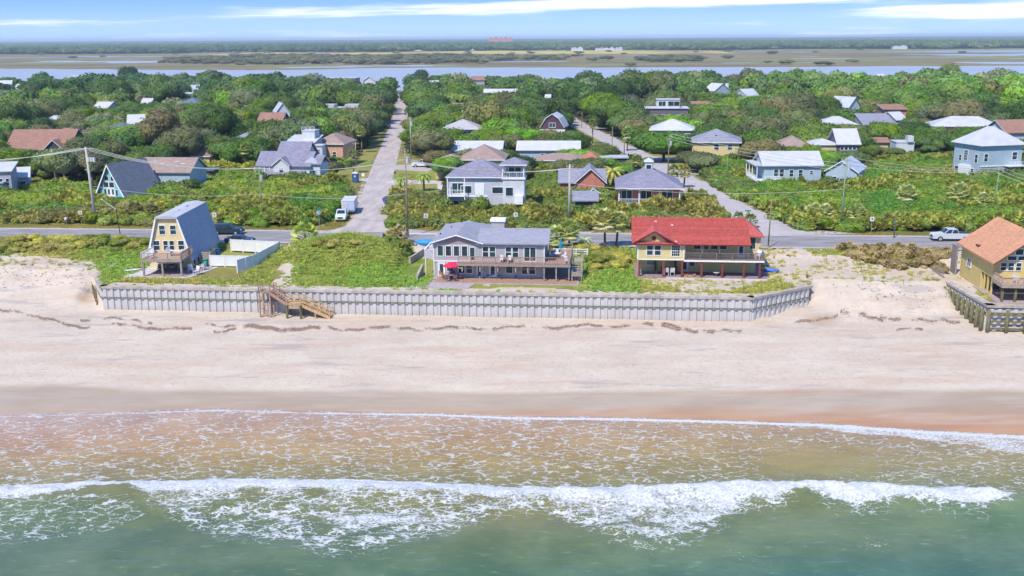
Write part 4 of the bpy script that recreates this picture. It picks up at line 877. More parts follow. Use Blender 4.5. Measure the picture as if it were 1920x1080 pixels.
def exBig(o, W, D, h):
    # left porch, roof deck tower at right, lower storey band
    for z_ in (.2, 3.3):
        MB().box(-W / 2 - .1, -W / 2 + 3.2, -1.2, -.05, z_ - .2, z_).build('porch_floor', WHITE(), o)
        railing(o, (-W / 2 - .05, -1.15, z_), (-W / 2 + 3.1, -1.15, z_), 1.0, 1.6, WHITE(), balus=.3)
    for x in (-W / 2, -W / 2 + 3.1): MB().box(x - .08, x + .08, -1.2, -1.04, 0, h).build('column', WHITE(), o)
    window(o, -W / 2 + 1.7, -.0, 3.5, 2.0, 1.9, 'f', 's'); window(o, -W / 2 + 1.7, 0, .4, 2.2, 1.8, 'f', '1')
    MB().box(-W / 2, W / 2 - 3.4, -.12, -.02, 2.9, 3.2).build('band', WHITE(), o)
    x0 = W / 2 - .6; t_ = thing  # tower
    wall_block(o, 3.9, 4, h - .2, 0, 'box', sidw, x0=x0, y0=-.3, name='tower_base')
    MB().box(x0 - .2, x0 + 4.1, -.5, 3.9, h - .2, h + .05).build('tower_floor', WHITE(), o)
    for x in (x0, x0 + 3.8):
        for y in (-.3, 3.6): MB().box(x - .1, x + .1, y - .1, y + .1, h + .05, h + 2.3).build('column', WHITE(), o)
    wall_block(o, 3.0, 1.5, h + 2.2, 0, 'box', sidg, x0=x0 + .4, y0=2, z0=h + .05, name='tower_room'); railing(o, (x0, -.35, h + .05), (x0 + 3.8, -.35, h + .05), 1.0, 1.3, WHITE(), balus=.3)
    roof_slab(o, 3.9, 4, h + 2.3, 1.3, 'hip', shs, x0=x0, y0=-.3, ov=.5, name='tower_roof'); window(o, x0 + 2, 1.98, h + .4, 2.2, 1.3, 'f', 's')
    window(o, x0 + 1.2, -.32, 3.2, 1.3, 1.5, 'f', '1'); MB().box(x0 + 2.2, x0 + 3.7, -1.4, -.35, 1.8, 3.4).build('stair_wall', WHITE(), o)
    # white shutter panel and garden wall
    MB().box(-W / 2 + W * .46, -W / 2 + W * .62, -.07, -.0, 3.3, 5.4).build('shutter', WHITE(), o)
    MB().box(-W / 2 - 3.4, -W / 2 - .2, -1.4, -1.2, 0, 1.3).build('garden_wall', WHITE(), o); MB().box(-W / 2 - 3.4, -W / 2 - 3.2, -1.2, 3, 0, 1.3).build('garden_wall', WHITE(), o)
house('house', 'large pale lilac two-storey house with grey hip roof and lookout tower', 894, 334, 120, 6.4, 10, 2.9, 'hip', mat_siding('lilac_siding', A(214, 214, 226, .74)), shs, (820, 300, 985, 350), ov=.5, yaw=-5, wins=[('f', .31, 3.6, 1.9, 1.3, '1'), ('f', .85, 3.6, 1.9, 1.1, '1')], extra=exBig)
house('house', 'long white metal-roofed house with blue-grey wall above low flat roofs', 1028, 283, 122, 3.6, 9, 1.9, 'gx', sidb, mtw, (966, 263, 1090, 285), ov=.5, yaw=-4, wins=fw(3, 2.2, 1.2, .6, '1', .3, 1))
house('house', 'low tan flat-topped roofs in front of the long white metal roof', 1050, 302, 100, 3.0, 8, 1.4, 'hip', sidc, sht, (1000, 286, 1095, 300), ov=.5)
house('house', 'small house with terracotta orange hip roof right of the tan roofs', 1107, 303, 40, 3.2, 6, 2.0, 'hip', sidw, mat_shingle('terracotta', A(206, 140, 116, .62)), (1088, 290, 1126, 303), wins=fw(2, 1, .9, 1.3))
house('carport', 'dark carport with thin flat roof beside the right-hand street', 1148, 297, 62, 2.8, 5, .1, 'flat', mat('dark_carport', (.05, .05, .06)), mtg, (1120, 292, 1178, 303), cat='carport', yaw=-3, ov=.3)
def exBarn(o, W, D, h):
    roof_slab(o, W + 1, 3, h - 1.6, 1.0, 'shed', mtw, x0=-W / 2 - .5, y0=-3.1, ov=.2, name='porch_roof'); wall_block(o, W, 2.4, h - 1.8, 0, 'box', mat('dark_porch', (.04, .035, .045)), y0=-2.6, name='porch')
house('barn_house', 'dark plum gambrel barn house with white roof edge', 1035, 240, 46, 4.2, 9, 4.2, 'gambrel', sidd, mtg, (1003, 217, 1060, 250), ov=.4, yaw=-12, wins=[('f', .5, 4.4, 1.9, 1.3, 's')], extra=exBarn)
def exBr(o, W, D, h):
    wall_block(o, 5.4, 6, h + .1, 2.8, 'gy', sidr, x0=-W * .13, y0=-1.4, name='gable'); roof_slab(o, 5.4, 9, h + .1, 2.8, 'gy', shg, x0=-W * .13, y0=-1.4, ov=.45)
    wall_block(o, 2.4, 2.6, h - 1.7, 1.1, 'gy', sidr, x0=W * .10, y0=-3.6, name='entry'); roof_slab(o, 2.4, 2.6, h - 1.7, 1.1, 'gy', shg, x0=W * .10, y0=-3.6, ov=.4, name='entry_roof')
house('house', 'brick house with grey cross-gable shingle roofs and white trim', 1092, 344, 92, 3.3, 8, 2.2, 'gx', sidr, shg, (1049, 317, 1135, 345), ov=.45, yaw=-3, extra=exBr)
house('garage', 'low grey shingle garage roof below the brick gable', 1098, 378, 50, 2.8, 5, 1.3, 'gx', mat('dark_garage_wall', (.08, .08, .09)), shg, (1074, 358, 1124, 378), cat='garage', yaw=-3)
def exPyr(o, W, D, h):
    # porch carved in front: floor, columns, rail, shaded brick wall behind
    MB().box(-W / 2 - .1, W / 2 + .1, -2.5, -.02, .9, 1.25).build('porch_floor', WHITE(), o)
    for i in range(4): x = -W / 2 + .12 + (W - .24) * i / 3; MB().box(x - .1, x + .1, -2.45, -2.25, 1.25, h).build('column', WHITE(), o); MB().box(x - .25, x + .25, -2.4, -2.0, 0, .9).build('pier', sidr, o)
    railing(o, (-W / 2 + .1, -2.35, 1.25), (W / 2 - .1, -2.35, 1.25), .95, W / 3, WHITE(), balus=.25)
    for x in (-W * .36, -W * .04, W * .30): window(o, x, -.0, 1.5, 1.9, 1.9, 'f', 's')
    cu = MB(); cu.box(-.7, .7, D / 2 - 2.2, D / 2 - .8, h + 2.3, h + 4.3); cu.build('cupola', sidb, o); roof_slab(o, 1.5, 1.5, h + 4.3, .8, 'pyr', mtg, x0=-.75, y0=D / 2 - 2.25, ov=.15, name='cupola_roof'); window(o, 0, D / 2 - 2.22, h + 3.0, .9, .8, 'f', '1')
    roof_slab(o, W, D + 2.4, h, 3.4, 'pyr', shs, y0=-2.4, ov=.6); MB().box(-W * .17, -W * .08, 1.4, 2.0, h + 1.95, h + 2.2).build('skylight', WHITE(), o)
def pyr():
    a = P(1218, 355, 6 + 4.1); s = FPX / ((a - np.array((0, 0, CAMH))) @ FW); W = 128 / s - 1.2; D = 9.5; rz = R(-5)
    o = thing('cottage', 'brick cottage on piers with grey pyramid roof, cupola and white porch', 'cottage', (a[0] - math.sin(rz) * 3, a[1] + math.cos(rz) * 3, 6), rz)
    wall_block(o, W, D, 4.1, 0, 'box', sidr, z0=1.25); MB().box(-W / 2 + .5, W / 2 - .5, .5, D, 0, 1.25).build('crawl_space_shade', mat('painted_void_shade', (.05, .045, .04)), o)  # solid dark box painted as the shade under the raised floor
    exPyr(o, W, D, 4.1); footprint(o, W, D + 3, y0=-3); VIS.append((1157, 310, 1280, 384, 205)); return o
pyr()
# --- right
def exTop(o, W, D, h):
    wall_block(o, W * .55, 6, h + 3.0, 0, 'box', sidw, x0=-W * .25, y0=.6, z0=h + .26, name='upper_room'); roof_slab(o, W * .55, 6, h + 3.0, .1, 'flat', mtw, x0=-W * .25, y0=.6, ov=.2, name='upper_roof')
    window(o, -W * .12, .6, h + .9, 2.4, 1.6, 'f', 's'); window(o, W * .16, .6, h + .9, 4.0, 1.6, 'f', 's')
house('house', 'plum-grey house with flat white roof and boxy white rooftop storey', 1251, 204, 82, 7.2, 10, .2, 'flat', sidp, mtw, (1209, 185, 1294, 222), ov=.4, yaw=-5, wins=fw(4, 3.9, 1.2, 1.2), extra=exTop)
house('house', 'grey-walled house with bright white hip roof above a round oak', 1260, 245, 86, 6, 11, 2.8, 'hip', sidg, mtw, (1216, 223, 1304, 256), ov=.5, yaw=-10, wins=[('f', .12, 3.6, 1, 1.3), ('f', .88, 3.4, 1.3, 1.7)])
def exY(o, W, D, h): MB().tube((-W * .0, 2.5, h + .9), (0, 2.5, h + 1.7), .2).build('roof_vent', DARK(), o)
house('house', 'yellow house with wide grey hip roof behind twin palms', 1342, 268, 96, 5.2, 12, 3.0, 'hip', sidy, shg, (1318, 242, 1382, 290), ov=.6, yaw=-12, wins=[('f', .52, 3.4, 1.1, 1.4), ('f', .80, 3.4, 1.1, 1.4)], extra=exY)
house('house', 'small white-blue gable house with chimney near the river at right', 1355, 171, 38, 7, 9, 3.6, 'gy', sidb, mtw, (1335, 157, 1374, 179), ov=.3, yaw=25, wins=[('f', .5, 4.2, 1.3, 1.6)],
      extra=lambda o, W, D, h: MB().box(W / 2 + .1, W / 2 + 1.2, 3, 4, 0, h + 3.6).build('chimney', WHITE(), o))
house('house', 'pale blue roofed house right of the chimneyed gable house', 1412, 180, 32, 6, 9, 3, 'gx', sidb, mtb, (1398, 167, 1429, 187), ov=.3, yaw=28)
house('house', 'lilac roof fragment deep in trees left of the boxy plum house', 1218, 192, 22, 5, 6, 1.6, 'hip', sidp, mat_shingle('lilac_sh', A(160, 140, 160, .6)), (1206, 184, 1220, 191))
house('house', 'pinkish long low roof behind the boxy white rooftop storey', 1302, 198, 56, 4.5, 8, 1.4, 'gx', sidc, shr, (1293, 195, 1330, 200))
def exLB(o, W, D, h):
    MB().box(-W / 2 - .1, -W / 2 + 3.0, -1.6, -.02, 1.5, 1.75).build('porch_floor', WHITE(), o); railing(o, (-W / 2, -1.55, 1.75), (-W / 2 + 3, -1.55, 1.75), .95, 1, WHITE(), balus=.3)
    MB().box(-W / 2 - 1.9, -W / 2 - .02, -1.6, D, 1.5, 1.75).build('porch_floor', WHITE(), o); railing(o, (-W / 2 - 1.85, -1.55, 1.75), (-W / 2 - 1.85, D, 1.75), .95, 1.4, WHITE(), balus=.3)
    for y in (-1.5, D * .33, D * .66, D): MB().box(-W / 2 - 1.9, -W / 2 - 1.75, y - .08, y + .08, 0, h).build('column', WHITE(), o)
    roof_slab(o, 1.9, D, h, .1, 'flat', mtg, x0=-W / 2 - 1.95, ov=.1, name='porch_roof')
house('house', 'light blue long house with pale metal gable roof and left side porch', 1488, 312, 116, 4.6, 9, 2.5, 'gx', sidb, mtg, (1412, 283, 1544, 336), ov=.5, yaw=-1, wins=[('f', .22, 2.4, 1.1, 1.5, '2'), ('f', .30, 2.4, 1.1, 1.5, '2'), ('f', .48, 2.4, .8, 1.4), ('f', .64, 2.4, .8, 1.4), ('f', .83, 2.9, .6, .7)], extra=exLB)
house('house', 'blue-grey roofed annex right of the long light blue house', 1577, 324, 64, 3.4, 10, 2.3, 'gy', sidb, mtb, (1545, 288, 1628, 326), ov=.4, yaw=-28, wins=[('f', .3, 1.5, .8, 1.0)])
house('house', 'dark-walled house with white flared roof and clerestory windows', 1592, 272, 46, 5.4, 9, 3.4, 'gx', mat('slate_wall', A(104, 102, 120, .8)), mtg, (1535, 253, 1618, 290), ov=.5, yaw=-3, wins=[('f', .2, 4.2, .8, .6, '1'), ('f', .4, 4.2, .8, .6, '1'), ('f', .6, 4.2, .8, .6, '1'), ('f', .8, 4.2, .8, .6, '1')],
      extra=lambda o, W, D, h: (roof_slab(o, 6, 7, h - .2, 1.3, 'hip', mtg, x0=-W / 2 - 5.6, y0=1.4, ov=.4), wall_block(o, 6, 7, h - .2, 0, 'box', sidc, x0=-W / 2 - 5.6, y0=1.4)))
house('house', 'tan hip roof left of the dark clerestory house', 1490, 281, 78, 3.8, 11, 3.0, 'hip', sidc, sht, (1452, 252, 1528, 280), ov=.5, yaw=-8)
house('house', 'pale steep gable house among trees at right', 1604, 202, 40, 6, 9, 3.8, 'gy', sidw, mtb, (1583, 188, 1626, 213), ov=.4, yaw=35)
house('house', 'pink and red house with balcony deep in the right woods', 1680, 206, 46, 7.5, 8, 1.2, 'shed', mat('pink_wall', A(196, 140, 136, .75)), shr, (1652, 198, 1702, 216), ov=.5, wins=fw(3, 4.6, 1, 1.2))
house('house', 'white ribbed hip roof left of dark slate roofs at right', 1574, 236, 78, 4.5, 10, 2.6, 'hip', sidw, mtg, (1536, 220, 1612, 238), ov=.5)
house('house', 'dark slate flat roof plane among oaks right of the white ribbed roof', 1650, 235, 60, 4.5, 12, 2.6, 'shed', sidg, shg, (1621, 221, 1680, 236), ov=.3)
house('house', 'grey-blue gable cottage behind the dark slate roof', 1692, 226, 28, 5, 8, 2.4, 'gx', sidg, mtg, (1678, 214, 1720, 226), ov=.3, yaw=20)
house('house', 'small grey flat roof right of the dark slate plane', 1693, 240, 24, 3.8, 5, .8, 'shed', sidg, shg, (1682, 233, 1704, 242))
house('house', 'long low house with pale hipped metal roof and teal walls at right', 1815, 238, 128, 4.4, 12, 2.8, 'hip', sidt, mtg, (1746, 218, 1880, 243), ov=.6, yaw=-14, wins=[('f', .1, 1.6, 1.2, 1.5)])
house('house', 'white stuccoed courtyard walls and red tiled terrace among oaks', 1698, 268, 34, 3.8, 6, .2, 'flat', sidw, mtw, (1680, 258, 1716, 281), ov=.1,
      extra=lambda o, W, D, h: MB().box(W * .1, W * .42, -.5, 1.8, h + .26, h + 1.8).build('stair_tower', sidw, o))
house('house', 'brown roofed low house beside the white courtyard', 1645, 268, 50, 3, 7, 1, 'gx', sidc, shr, (1632, 267, 1662, 275))
house('house', 'pinkish brown gable roof behind the three-storey blue house', 1915, 250, 64, 6.5, 9, 3.0, 'gx', sidw, shr, (1888, 236, 1920, 258), yaw=10)
def ex41(o, W, D, h):
    MB().box(-W / 2 - .05, W / 2 + .05, -.12, -.02, 3.0, 3.25).build('band', WHITE(), o)
    MB().box(W / 2 - 4.5, W / 2 - .1, -2.0, -.05, 3.05, 3.25).build('balcony', WHITE(), o); railing(o, (W / 2 - 4.5, -1.9, 3.25), (W / 2 - .1, -1.9, 3.25), .95, 1.4, WHITE(), balus=.3)
    window(o, -W / 2, 1.5, 3.8, .9, 1.8, 'l', '2'); window(o, -W / 2, 3.2, .3, 2.4, 2.1, 'l', 's'); window(o, -W / 2, D * .75, 3.8, .8, 1.2, 'l', '2'); window(o, -W / 2, D * .55, 4.0, 1.2, 2.2, 'l', 'g'); window(o, -W / 2, D * .85, .6, 1.2, 1.8, 'l', '2')
    MB().box(-W / 2 - .5, -W / 2 - .02, D * .32, D * .72, 0, 3.0).build('garage_surround', WHITE(), o)
house('house', 'big pale blue three-storey house with white hip roof at the right edge', 1884, 273, 100, 7.6, 9, 3.8, 'hip', sidb, mtg, (1803, 245, 1920, 308), ov=.6, yaw=14, wins=[('f', .12, 4.2, .9, 1.6), ('f', .82, 4.4, 1.2, 1.6)], extra=ex41)
house('house', 'small white house glimpsed between trees near the river right', 1652, 143, 14, 7, 7, 1.5, 'gx', sidw, mtw, (1645, 140, 1660, 146))
# far bank
def farb(name, label, cx, by, Wp, h, roofm, wallm, cat='building', n=3):
    a = P(cx, by, 1.0); s = FPX / ((a - np.array((0, 0, CAMH))) @ FW); W = Wp / s; o = thing(name, label, cat, (a[0], a[1], .6), R(-5))
    wall_block(o, W, 18, h, 0, 'box', wallm); k = W / n
    for i in range(n): roof_slab(o, k, 18, h, h * .35 + (i % 2) * h * .18, 'hip', roofm, x0=-W / 2 + i * k, ov=.4)
    FARB.append((a[0], a[1], W)); return o
FARB = []
redr = mat('red_barrel_roof', A(226, 110, 84, .62), .8, .1, .05)
farb('resort_building', 'long red-roofed resort building on the far wooded shore', 939, 83, 46, 30, redr, mat('coral_wall', A(232, 150, 124, .7)), n=5)
for lx, by, wp, lab in ((1124, 95, 16, 'red-roofed villa at the left end of the far bank villa row'), (1142, 95.5, 20, 'white villa in the middle of the far bank villa row'), (1160, 95, 14, 'grey-roofed villa at the right end of the far bank villa row'), (1082, 95, 22, 'grey villa left of the far bank villa row'),
                        (786, 95, 18, 'blue-grey villa on the far bank by the yellow field'), (812, 93, 14, 'white far bank villa right of the blue-grey one'), (880, 94, 16, 'white far bank house below the red resort'), (1688, 92, 26, 'low white house on the far shore at right'), (1905, 84, 22, 'white villa above the far trees at the right edge'), (455, 84, 12, 'white building in the far left woods'), (372, 92, 18, 'orange-roofed house beside the far yellow field')):
    farb('villa', lab, lx, by, wp, 7, redr if 'red' in lab or 'orange' in lab else mtg, sidw, 'villa', 2)
# ------------------------------------------------------------ seawall
def uvz(u, v, z): a = uv2w(u, v); return (a[0], a[1], z)
VINYL = mat_wallpanel('vinyl_sheet_pile', A(218, 214, 214, .74), A(180, 168, 158, .66)); CAPM = mat('wall_cap_concrete', A(214, 202, 188, .62), .85, .16, 1.4, bump=.2); WALER = mat('green_steel_waler', A(136, 142, 108, .6), .7, .2, 3)
PILE = mat('green_timber_pile', A(140, 134, 96, .62), .9, .3, 2.5, bump=.3, stretch=(3, 3, .5))
def panel_mesh(z0, z1):
    p = .93; d = .15; pr = [(0, 0), (.16, 0), (.26, -d), (.66, -d), (.76, 0), (p, 0)]; mb = MB(); n = len(pr)
    vs = [(x, y, z0) for x, y in pr] + [(x, y, z1) for x, y in pr] + [(x, y + .06, z0) for x, y in pr] + [(x, y + .06, z1) for x, y in pr]
    fs = [(i, i + 1, n + i + 1, n + i) for i in range(n - 1)] + [(2 * n + i + 1, 2 * n + i, 3 * n + i, 3 * n + i + 1) for i in range(n - 1)] + [(n + i, n + i + 1, 3 * n + i + 1, 3 * n + i) for i in range(n - 1)]
    mb.add(vs, fs); return mb.mesh('panel', VINYL)
sw = thing('seawall', 'long white corrugated seawall with concrete cap holding back the dune', 'seawall', uvz(-12, 0, 2.2), SY)
PM = panel_mesh(-1.2, 2.95)
def wall_run(root, origin, pts, cap=True, pm=None, wz=1.75):
    for a, b in zip(pts[:-1], pts[1:]):
        a = Vector((a[0] - origin[0], a[1] - origin[1], 0)); b = Vector((b[0] - origin[0], b[1] - origin[1], 0)); L = (b - a).length; n = max(1, round(L / .93)); an = math.atan2(b.y - a.y, b.x - a.x); k = L / n / .93
        for i in range(n):
            o = link('panel', pm or PM, root, tuple(a.lerp(b, i / n)), an); o.scale = (k, 1, 1)
        d = (b - a) / L; nr = Vector((-d.y, d.x, 0))
        MB().bar(a + nr * -.20 + Vector((0, 0, wz)) - d * .1, b + nr * -.20 + Vector((0, 0, wz)) + d * .1, .09, .13).build('waler', WALER, root)
        if cap:
            mb = MB(); m_ = int(L / 6) + 1
            for i in range(m_):
                p0 = a.lerp(b, i / m_) - d * (0.02 if i else .25); p1 = a.lerp(b, (i + 1) / m_) + d * (-.005 if i < m_ - 1 else .25)
                q = MB(); q.bar(p0 + nr * .30 + Vector((0, 0, 3.10)), p1 + nr * .30 + Vector((0, 0, 3.10)), 1.06, .30); q.build('cap', CAPM, root)
wall_run(sw, (-12, 0), [(-54.65, 0), (30.1, 0), (38.45, 6.7)])
wall_run(sw, (-12, 0), [(-58.95, 6.6), (-54.65, 0)])
MB().bar((-46.95, 6.6, 3.0), (-47.0, 14.2, 3.15), .4, .5).build('cap', CAPM, sw); MB().bar((-47.0, 14.2, 3.2), (-46.1, 20, 3.5), .4, .4).build('cap', CAPM, sw)
MB().bar((50.45, 6.8, 1.0), (51.0, 12, 1.8), .25, 3.5).build('return_wall', mat('return_dark', A(120, 108, 100, .6)), sw)
for i in range(5): MB().tube((-47.3 + i * .75, 6.1 - i * 1.15, -1), (-47.3 + i * .75, 6.1 - i * 1.15, 2.2), .11).build('pile', PILE, sw)
# debris of small broken pieces is left to the ground material; bulkhead at right
bk_ = thing('bulkhead', 'timber pile bulkhead with concrete cap below the orange-roofed house', 'bulkhead', uvz(60, -2, 2.2), SY)
PMB = panel_mesh(-.6, 2.8); bp_ = [(56.85, 10.7), (57.85, -1.75), (92, -2.7)]
wall_run(bk_, (60, -2), bp_, pm=PMB, wz=2.3)
pile = MB().tube((0, 0, -1.2), (0, 0, 2.75), .22, .2, 10).mesh('pile', PILE, True)
for (a, b) in zip(bp_[:-1], bp_[1:]):
    L = math.hypot(b[0] - a[0], b[1] - a[1]); n = int(L / (1.3 if L < 20 else 2.1))
    for i in range(n + 1):
        t_ = i / n; dx, dy = (b[0] - a[0]) / L, (b[1] - a[1]) / L; link('pile', pile, bk_, (a[0] + (b[0] - a[0]) * t_ - 60 + dy * .62, a[1] + (b[1] - a[1]) * t_ + 2 - dx * .62, 0))
    for z_ in (.4, 1.3, 2.1): MB().bar((a[0] - 60 + dy * .42, a[1] + 2 - dx * .42, z_), (b[0] - 60 + dy * .42, b[1] + 2 - dx * .42, z_), .12, .22).build('waler', PILE, bk_)
# ------------------------------------------------------------ beach stairs
bs = thing('beach_stairs', 'wooden beach stairs with two flights and landing against the seawall', 'stairs', uvz(-28, -1.4, 2.2), SY)
TRD = MB().box(-.16, .16, -.62, .62, -.03, .03).mesh('tread', WOODN()); TRG = MB().box(-.15, .15, -.6, .6, -.03, .03).mesh('tread', mat('pinkish_old_wood', A(196, 160, 140, .7), .85, .25, 6))
OLD = MATS['pinkish_old_wood']
def flight(x0, z0, x1, z1, n, tm, m, yw=.68):
    for i in range(n): t_ = (i + .5) / n; link('tread', tm, bs, (x0 + (x1 - x0) * t_, 0, z0 + (z1 - z0) * t_))
    for y in (-yw, yw):
        MB().bar((x0, y, z0 - .1), (x1, y, z1 - .1), .08, .3).build('stringer', m, bs)
        r = railing(bs, (x0, y, z0), (x1, y, z1), .95, 1.4, m, .11)
MB().box(-4.5, -3.0, -.7, .9, 3.2, 3.3).build('platform', OLD, bs)
railing(bs, (-4.5, -.68, 3.3), (-3.0, -.68, 3.3), .95, .8, OLD); railing(bs, (-4.5, -.68, 3.3), (-4.5, .8, 3.3), .95, .8, OLD); railing(bs, (-3.0, .95, 3.3), (-2.6, .75, 3.3), .95, 1, OLD)
flight(-3.0, 3.25, -.9, 1.75, 8, TRG, OLD)
MB().box(-.9, 1.0, -.72, .72, 1.65, 1.77).build('landing', WOODN(), bs); railing(bs, (-.9, -.68, 1.77), (1.0, -.68, 1.77), .95, 1.9, WOODN(), .12); railing(bs, (-.9, .68, 1.77), (1.0, .68, 1.77), .95, 1.9, WOODN(), .12)
MB().box(-.8, .9, -.76, -.72, 1.2, 1.6).build('skirt_board', mat('pale_board', A(206, 180, 146, .7), .8, .2, 5), bs)
flight(1.0, 1.72, 4.7, .1, 13, TRD, WOODN())
for x, y in ((-.85, -.85), (.95, -.85), (-.85, .6), (.95, .6)): MB().tube((x, y, -.7), (x, y, 1.7), .17, .16, 8).build('pile', PILE, bs)
for x, y in ((-4.45, -.68), (-3.05, -.68), (-4.45, .6), (-3.05, .6)): MB().box(x - .08, x + .08, y - .08, y + .08, -.6, 3.3).build('post', OLD, bs)
for a, b in (((-4.45, -.7, 0), (-3.05, -.7, 1.4)), ((-3.05, -.72, 0), (-4.45, -.72, 1.4)), ((-4.45, -.7, 1.6), (-3.05, -.7, 1.6)), ((-4.45, -.7, 3.1), (-3.7, -.7, 1.6))): MB().bar(a, b, .06, .12).build('brace', OLD, bs)
for x in (2.8,): MB().box(x - .06, x + .06, -.74, -.62, -.5, .9).build('post', WOODN(), bs)
# ------------------------------------------------------------ yellow mansard house (left)
zA = 5.45; AY = SY + R(5)
hA = thing('mansard_house', 'tall narrow yellow house with steep grey shingle sides and flat pale top', 'house', uvz(-49.85, 11, zA), AY)
YEL_W = mat_siding('butter_siding', A(250, 226, 170, .76), .25)
wa = MB(); wa.prism([(-2.95, 0), (2.95, 0), (2.95, 2.0), (1.4, 7.15), (-1.4, 7.15), (-2.95, 2.0)], 0, 13, 'y'); wa.build('wall', YEL_W, hA)
ra = MB()
for sx in (-1, 1): ra.prism([(sx * 3.05, 1.2), (sx * 3.35, 1.15), (sx * 1.55, 7.4), (sx * 1.4, 7.16)], -.35, 13.3, 'y', 0, 1)
ra.build('roof', [mat_shingle('blue_grey_mansard', A(158, 164, 180, 1.0), .3), WHITE()], hA)
rt = MB(); rt.prism([(-1.6, 7.16), (1.6, 7.16), (1.58, 7.38), (0, 7.62), (-1.58, 7.38)], -.4, 13.4, 'y'); rt.build('roof_top', mat('membrane_roof', A(214, 214, 224, .6), .7, .06, 1), hA)
for y in (4, 7.5, 8.2): MB().box(.3, .5, y, y + .2, 7.5, 7.75).build('roof_vent', METAL(), hA)
for x in (-.95, .6): window(hA, x + .18, -.0, 4.9, .8, 1.25)
for x, w_ in ((-1.75, .85), (-.45, .62), (.42, .62), (1.75, .8)): window(hA, x, 0, 2.65, w_, 1.3, 'f', '2')
for x, w_ in ((-1.5, .95), (-.2, .9), (1.4, 1.0)): window(hA, x, 0, .75, w_, 1.2, 'f', '1')
window(hA, 2.96, 1.4, .3, .9, 1.5, 'r', '1'); window(hA, 2.96, 3.2, .1, .9, 1.7, 'r', '1')
dk = MB(); 
for i in range(18): b0 = -5.1 + i * .283; MB().box(-2.1, 3.3, b0, b0 + .26, 2.2, 2.27).build('deck_board', mat('deck_pink_board', A(214, 186, 160, .68), .85, .2, 5), hA)
MB().box(-2.15, 3.35, -5.2, -5.1, 1.98, 2.26).build('rim_beam', WOODG(), hA); MB().box(3.3, 3.38, -5.1, 0, 1.98, 2.26).build('rim_beam', WOODG(), hA); MB().box(-2.2, -2.12, -5.1, 0, 1.98, 2.26).build('rim_beam', WOODG(), hA)
for x in (-2.0, .62, 3.2): MB().box(x - .12, x + .12, -5.15, -4.92, 0, 2.2).build('post', WOODG(), hA)
pk = mat('pinkish_rail', A(190, 162, 148, .7), .85, .2, 6)
railing(hA, (-2.1, -5.12, 2.28), (3.25, -5.12, 2.28), .95, 1.8, pk, .1, balus=.16); railing(hA, (3.3, -5.05, 2.28), (3.3, -.2, 2.28), .95, 2.4, pk, .1, balus=.16); railing(hA, (-2.15, -5.05, 2.28), (-2.15, -.2, 2.28), .95, 2.4, WHITE(), .1, balus=.14)
MB().box(3.5, 5.0, 2.6, 2.72, 0, 1.75).build('privacy_screen', WOODG(), hA); MB().box(4.9, 5.0, 2.7, 5.0, 0, 1.75).build('privacy_screen', WOODG(), hA)
def slab(name, pts, z, m, th=.25, dz=0): 
    me = bpy.data.meshes.new(name); n = len(pts); w_ = [uv2w(*p) for p in pts]
    me.from_pydata([(a, b, z) for a, b in w_] + [(a, b, z - th) for a, b in w_], [], [tuple(range(n))] + [(i, (i + 1) % n, n + (i + 1) % n, n + i) for i in range(n)]); me.materials.append(m); return kind(link(name, me), 'structure')
PATW = mat('patio_concrete', A(226, 222, 226, .62), .85, .08, 1); PATP = mat('patio_pavers', A(190, 168, 168, .6), .9, .12, 2.5); PATB = mat('brick_edge', A(200, 160, 140, .62), .9, .15, 3)
slab('patio', [(-54.3, 5.0), (-44.9, 5.0), (-43.2, 12.0), (-54.0, 12)], 5.50, PATW); slab('patio', [(-51.4, 5.5), (-45.2, 5.5), (-43.8, 11.8), (-50.9, 12)], 5.512, PATP, .02)
# ------------------------------------------------------------ white vinyl fence
def vfence(name, label, pts, zs, h=1.75):
    o = thing(name, label, 'fence', uvz(pts[0][0], pts[0][1], zs[0]), SY); pm_ = {}; W_ = mat('fence_vinyl', A(240, 240, 240, .80), .5, .04, 1)
    for k, (a, b) in enumerate(zip(pts[:-1], pts[1:])):
        L = math.hypot(b[0] - a[0], b[1] - a[1]); n = max(1, round(L / 2.0))
        for i in range(n):
            t0, t1 = i / n, (i + 1) / n
            p = [(a[0] + (b[0] - a[0]) * t - pts[0][0], a[1] + (b[1] - a[1]) * t - pts[0][1], zs[k] + (zs[k + 1] - zs[k]) * t - zs[0]) for t in (t0, t1)]
            q = MB(); q.bar((p[0][0], p[0][1], p[0][2] + h / 2), (p[1][0], p[1][1], p[1][2] + h / 2), .05, h - .1); q.bar((p[0][0], p[0][1], p[0][2] + h), (p[1][0], p[1][1], p[1][2] + h), .09, .12); q.bar((p[0][0], p[0][1], p[0][2] + .12), (p[1][0], p[1][1], p[1][2] + .12), .09, .12)
            q.build('panel', W_, o)
            for kx in (0, 1) if i == n - 1 else (0,): c = p[kx]; MB().box(c[0] - .07, c[0] + .07, c[1] - .07, c[1] + .07, c[2] - .3, c[2] + h + .12).build('post', W_, o)
    return o
vfence('vinyl_fence', 'white vinyl privacy fence enclosing the yard right of the tall yellow house', [(-45.3, 22.5), (-37.0, 20.6), (-37.8, 11.8), (-39.2, 8.6)], [5.6, 5.7, 5.6, 5.5], 1.75)
vfence('vinyl_fence', 'short inner white vinyl fence beside the teal bin behind the yellow house', [(-44.6, 12.4), (-37.95, 12.0)], [5.5, 5.55], 1.55)
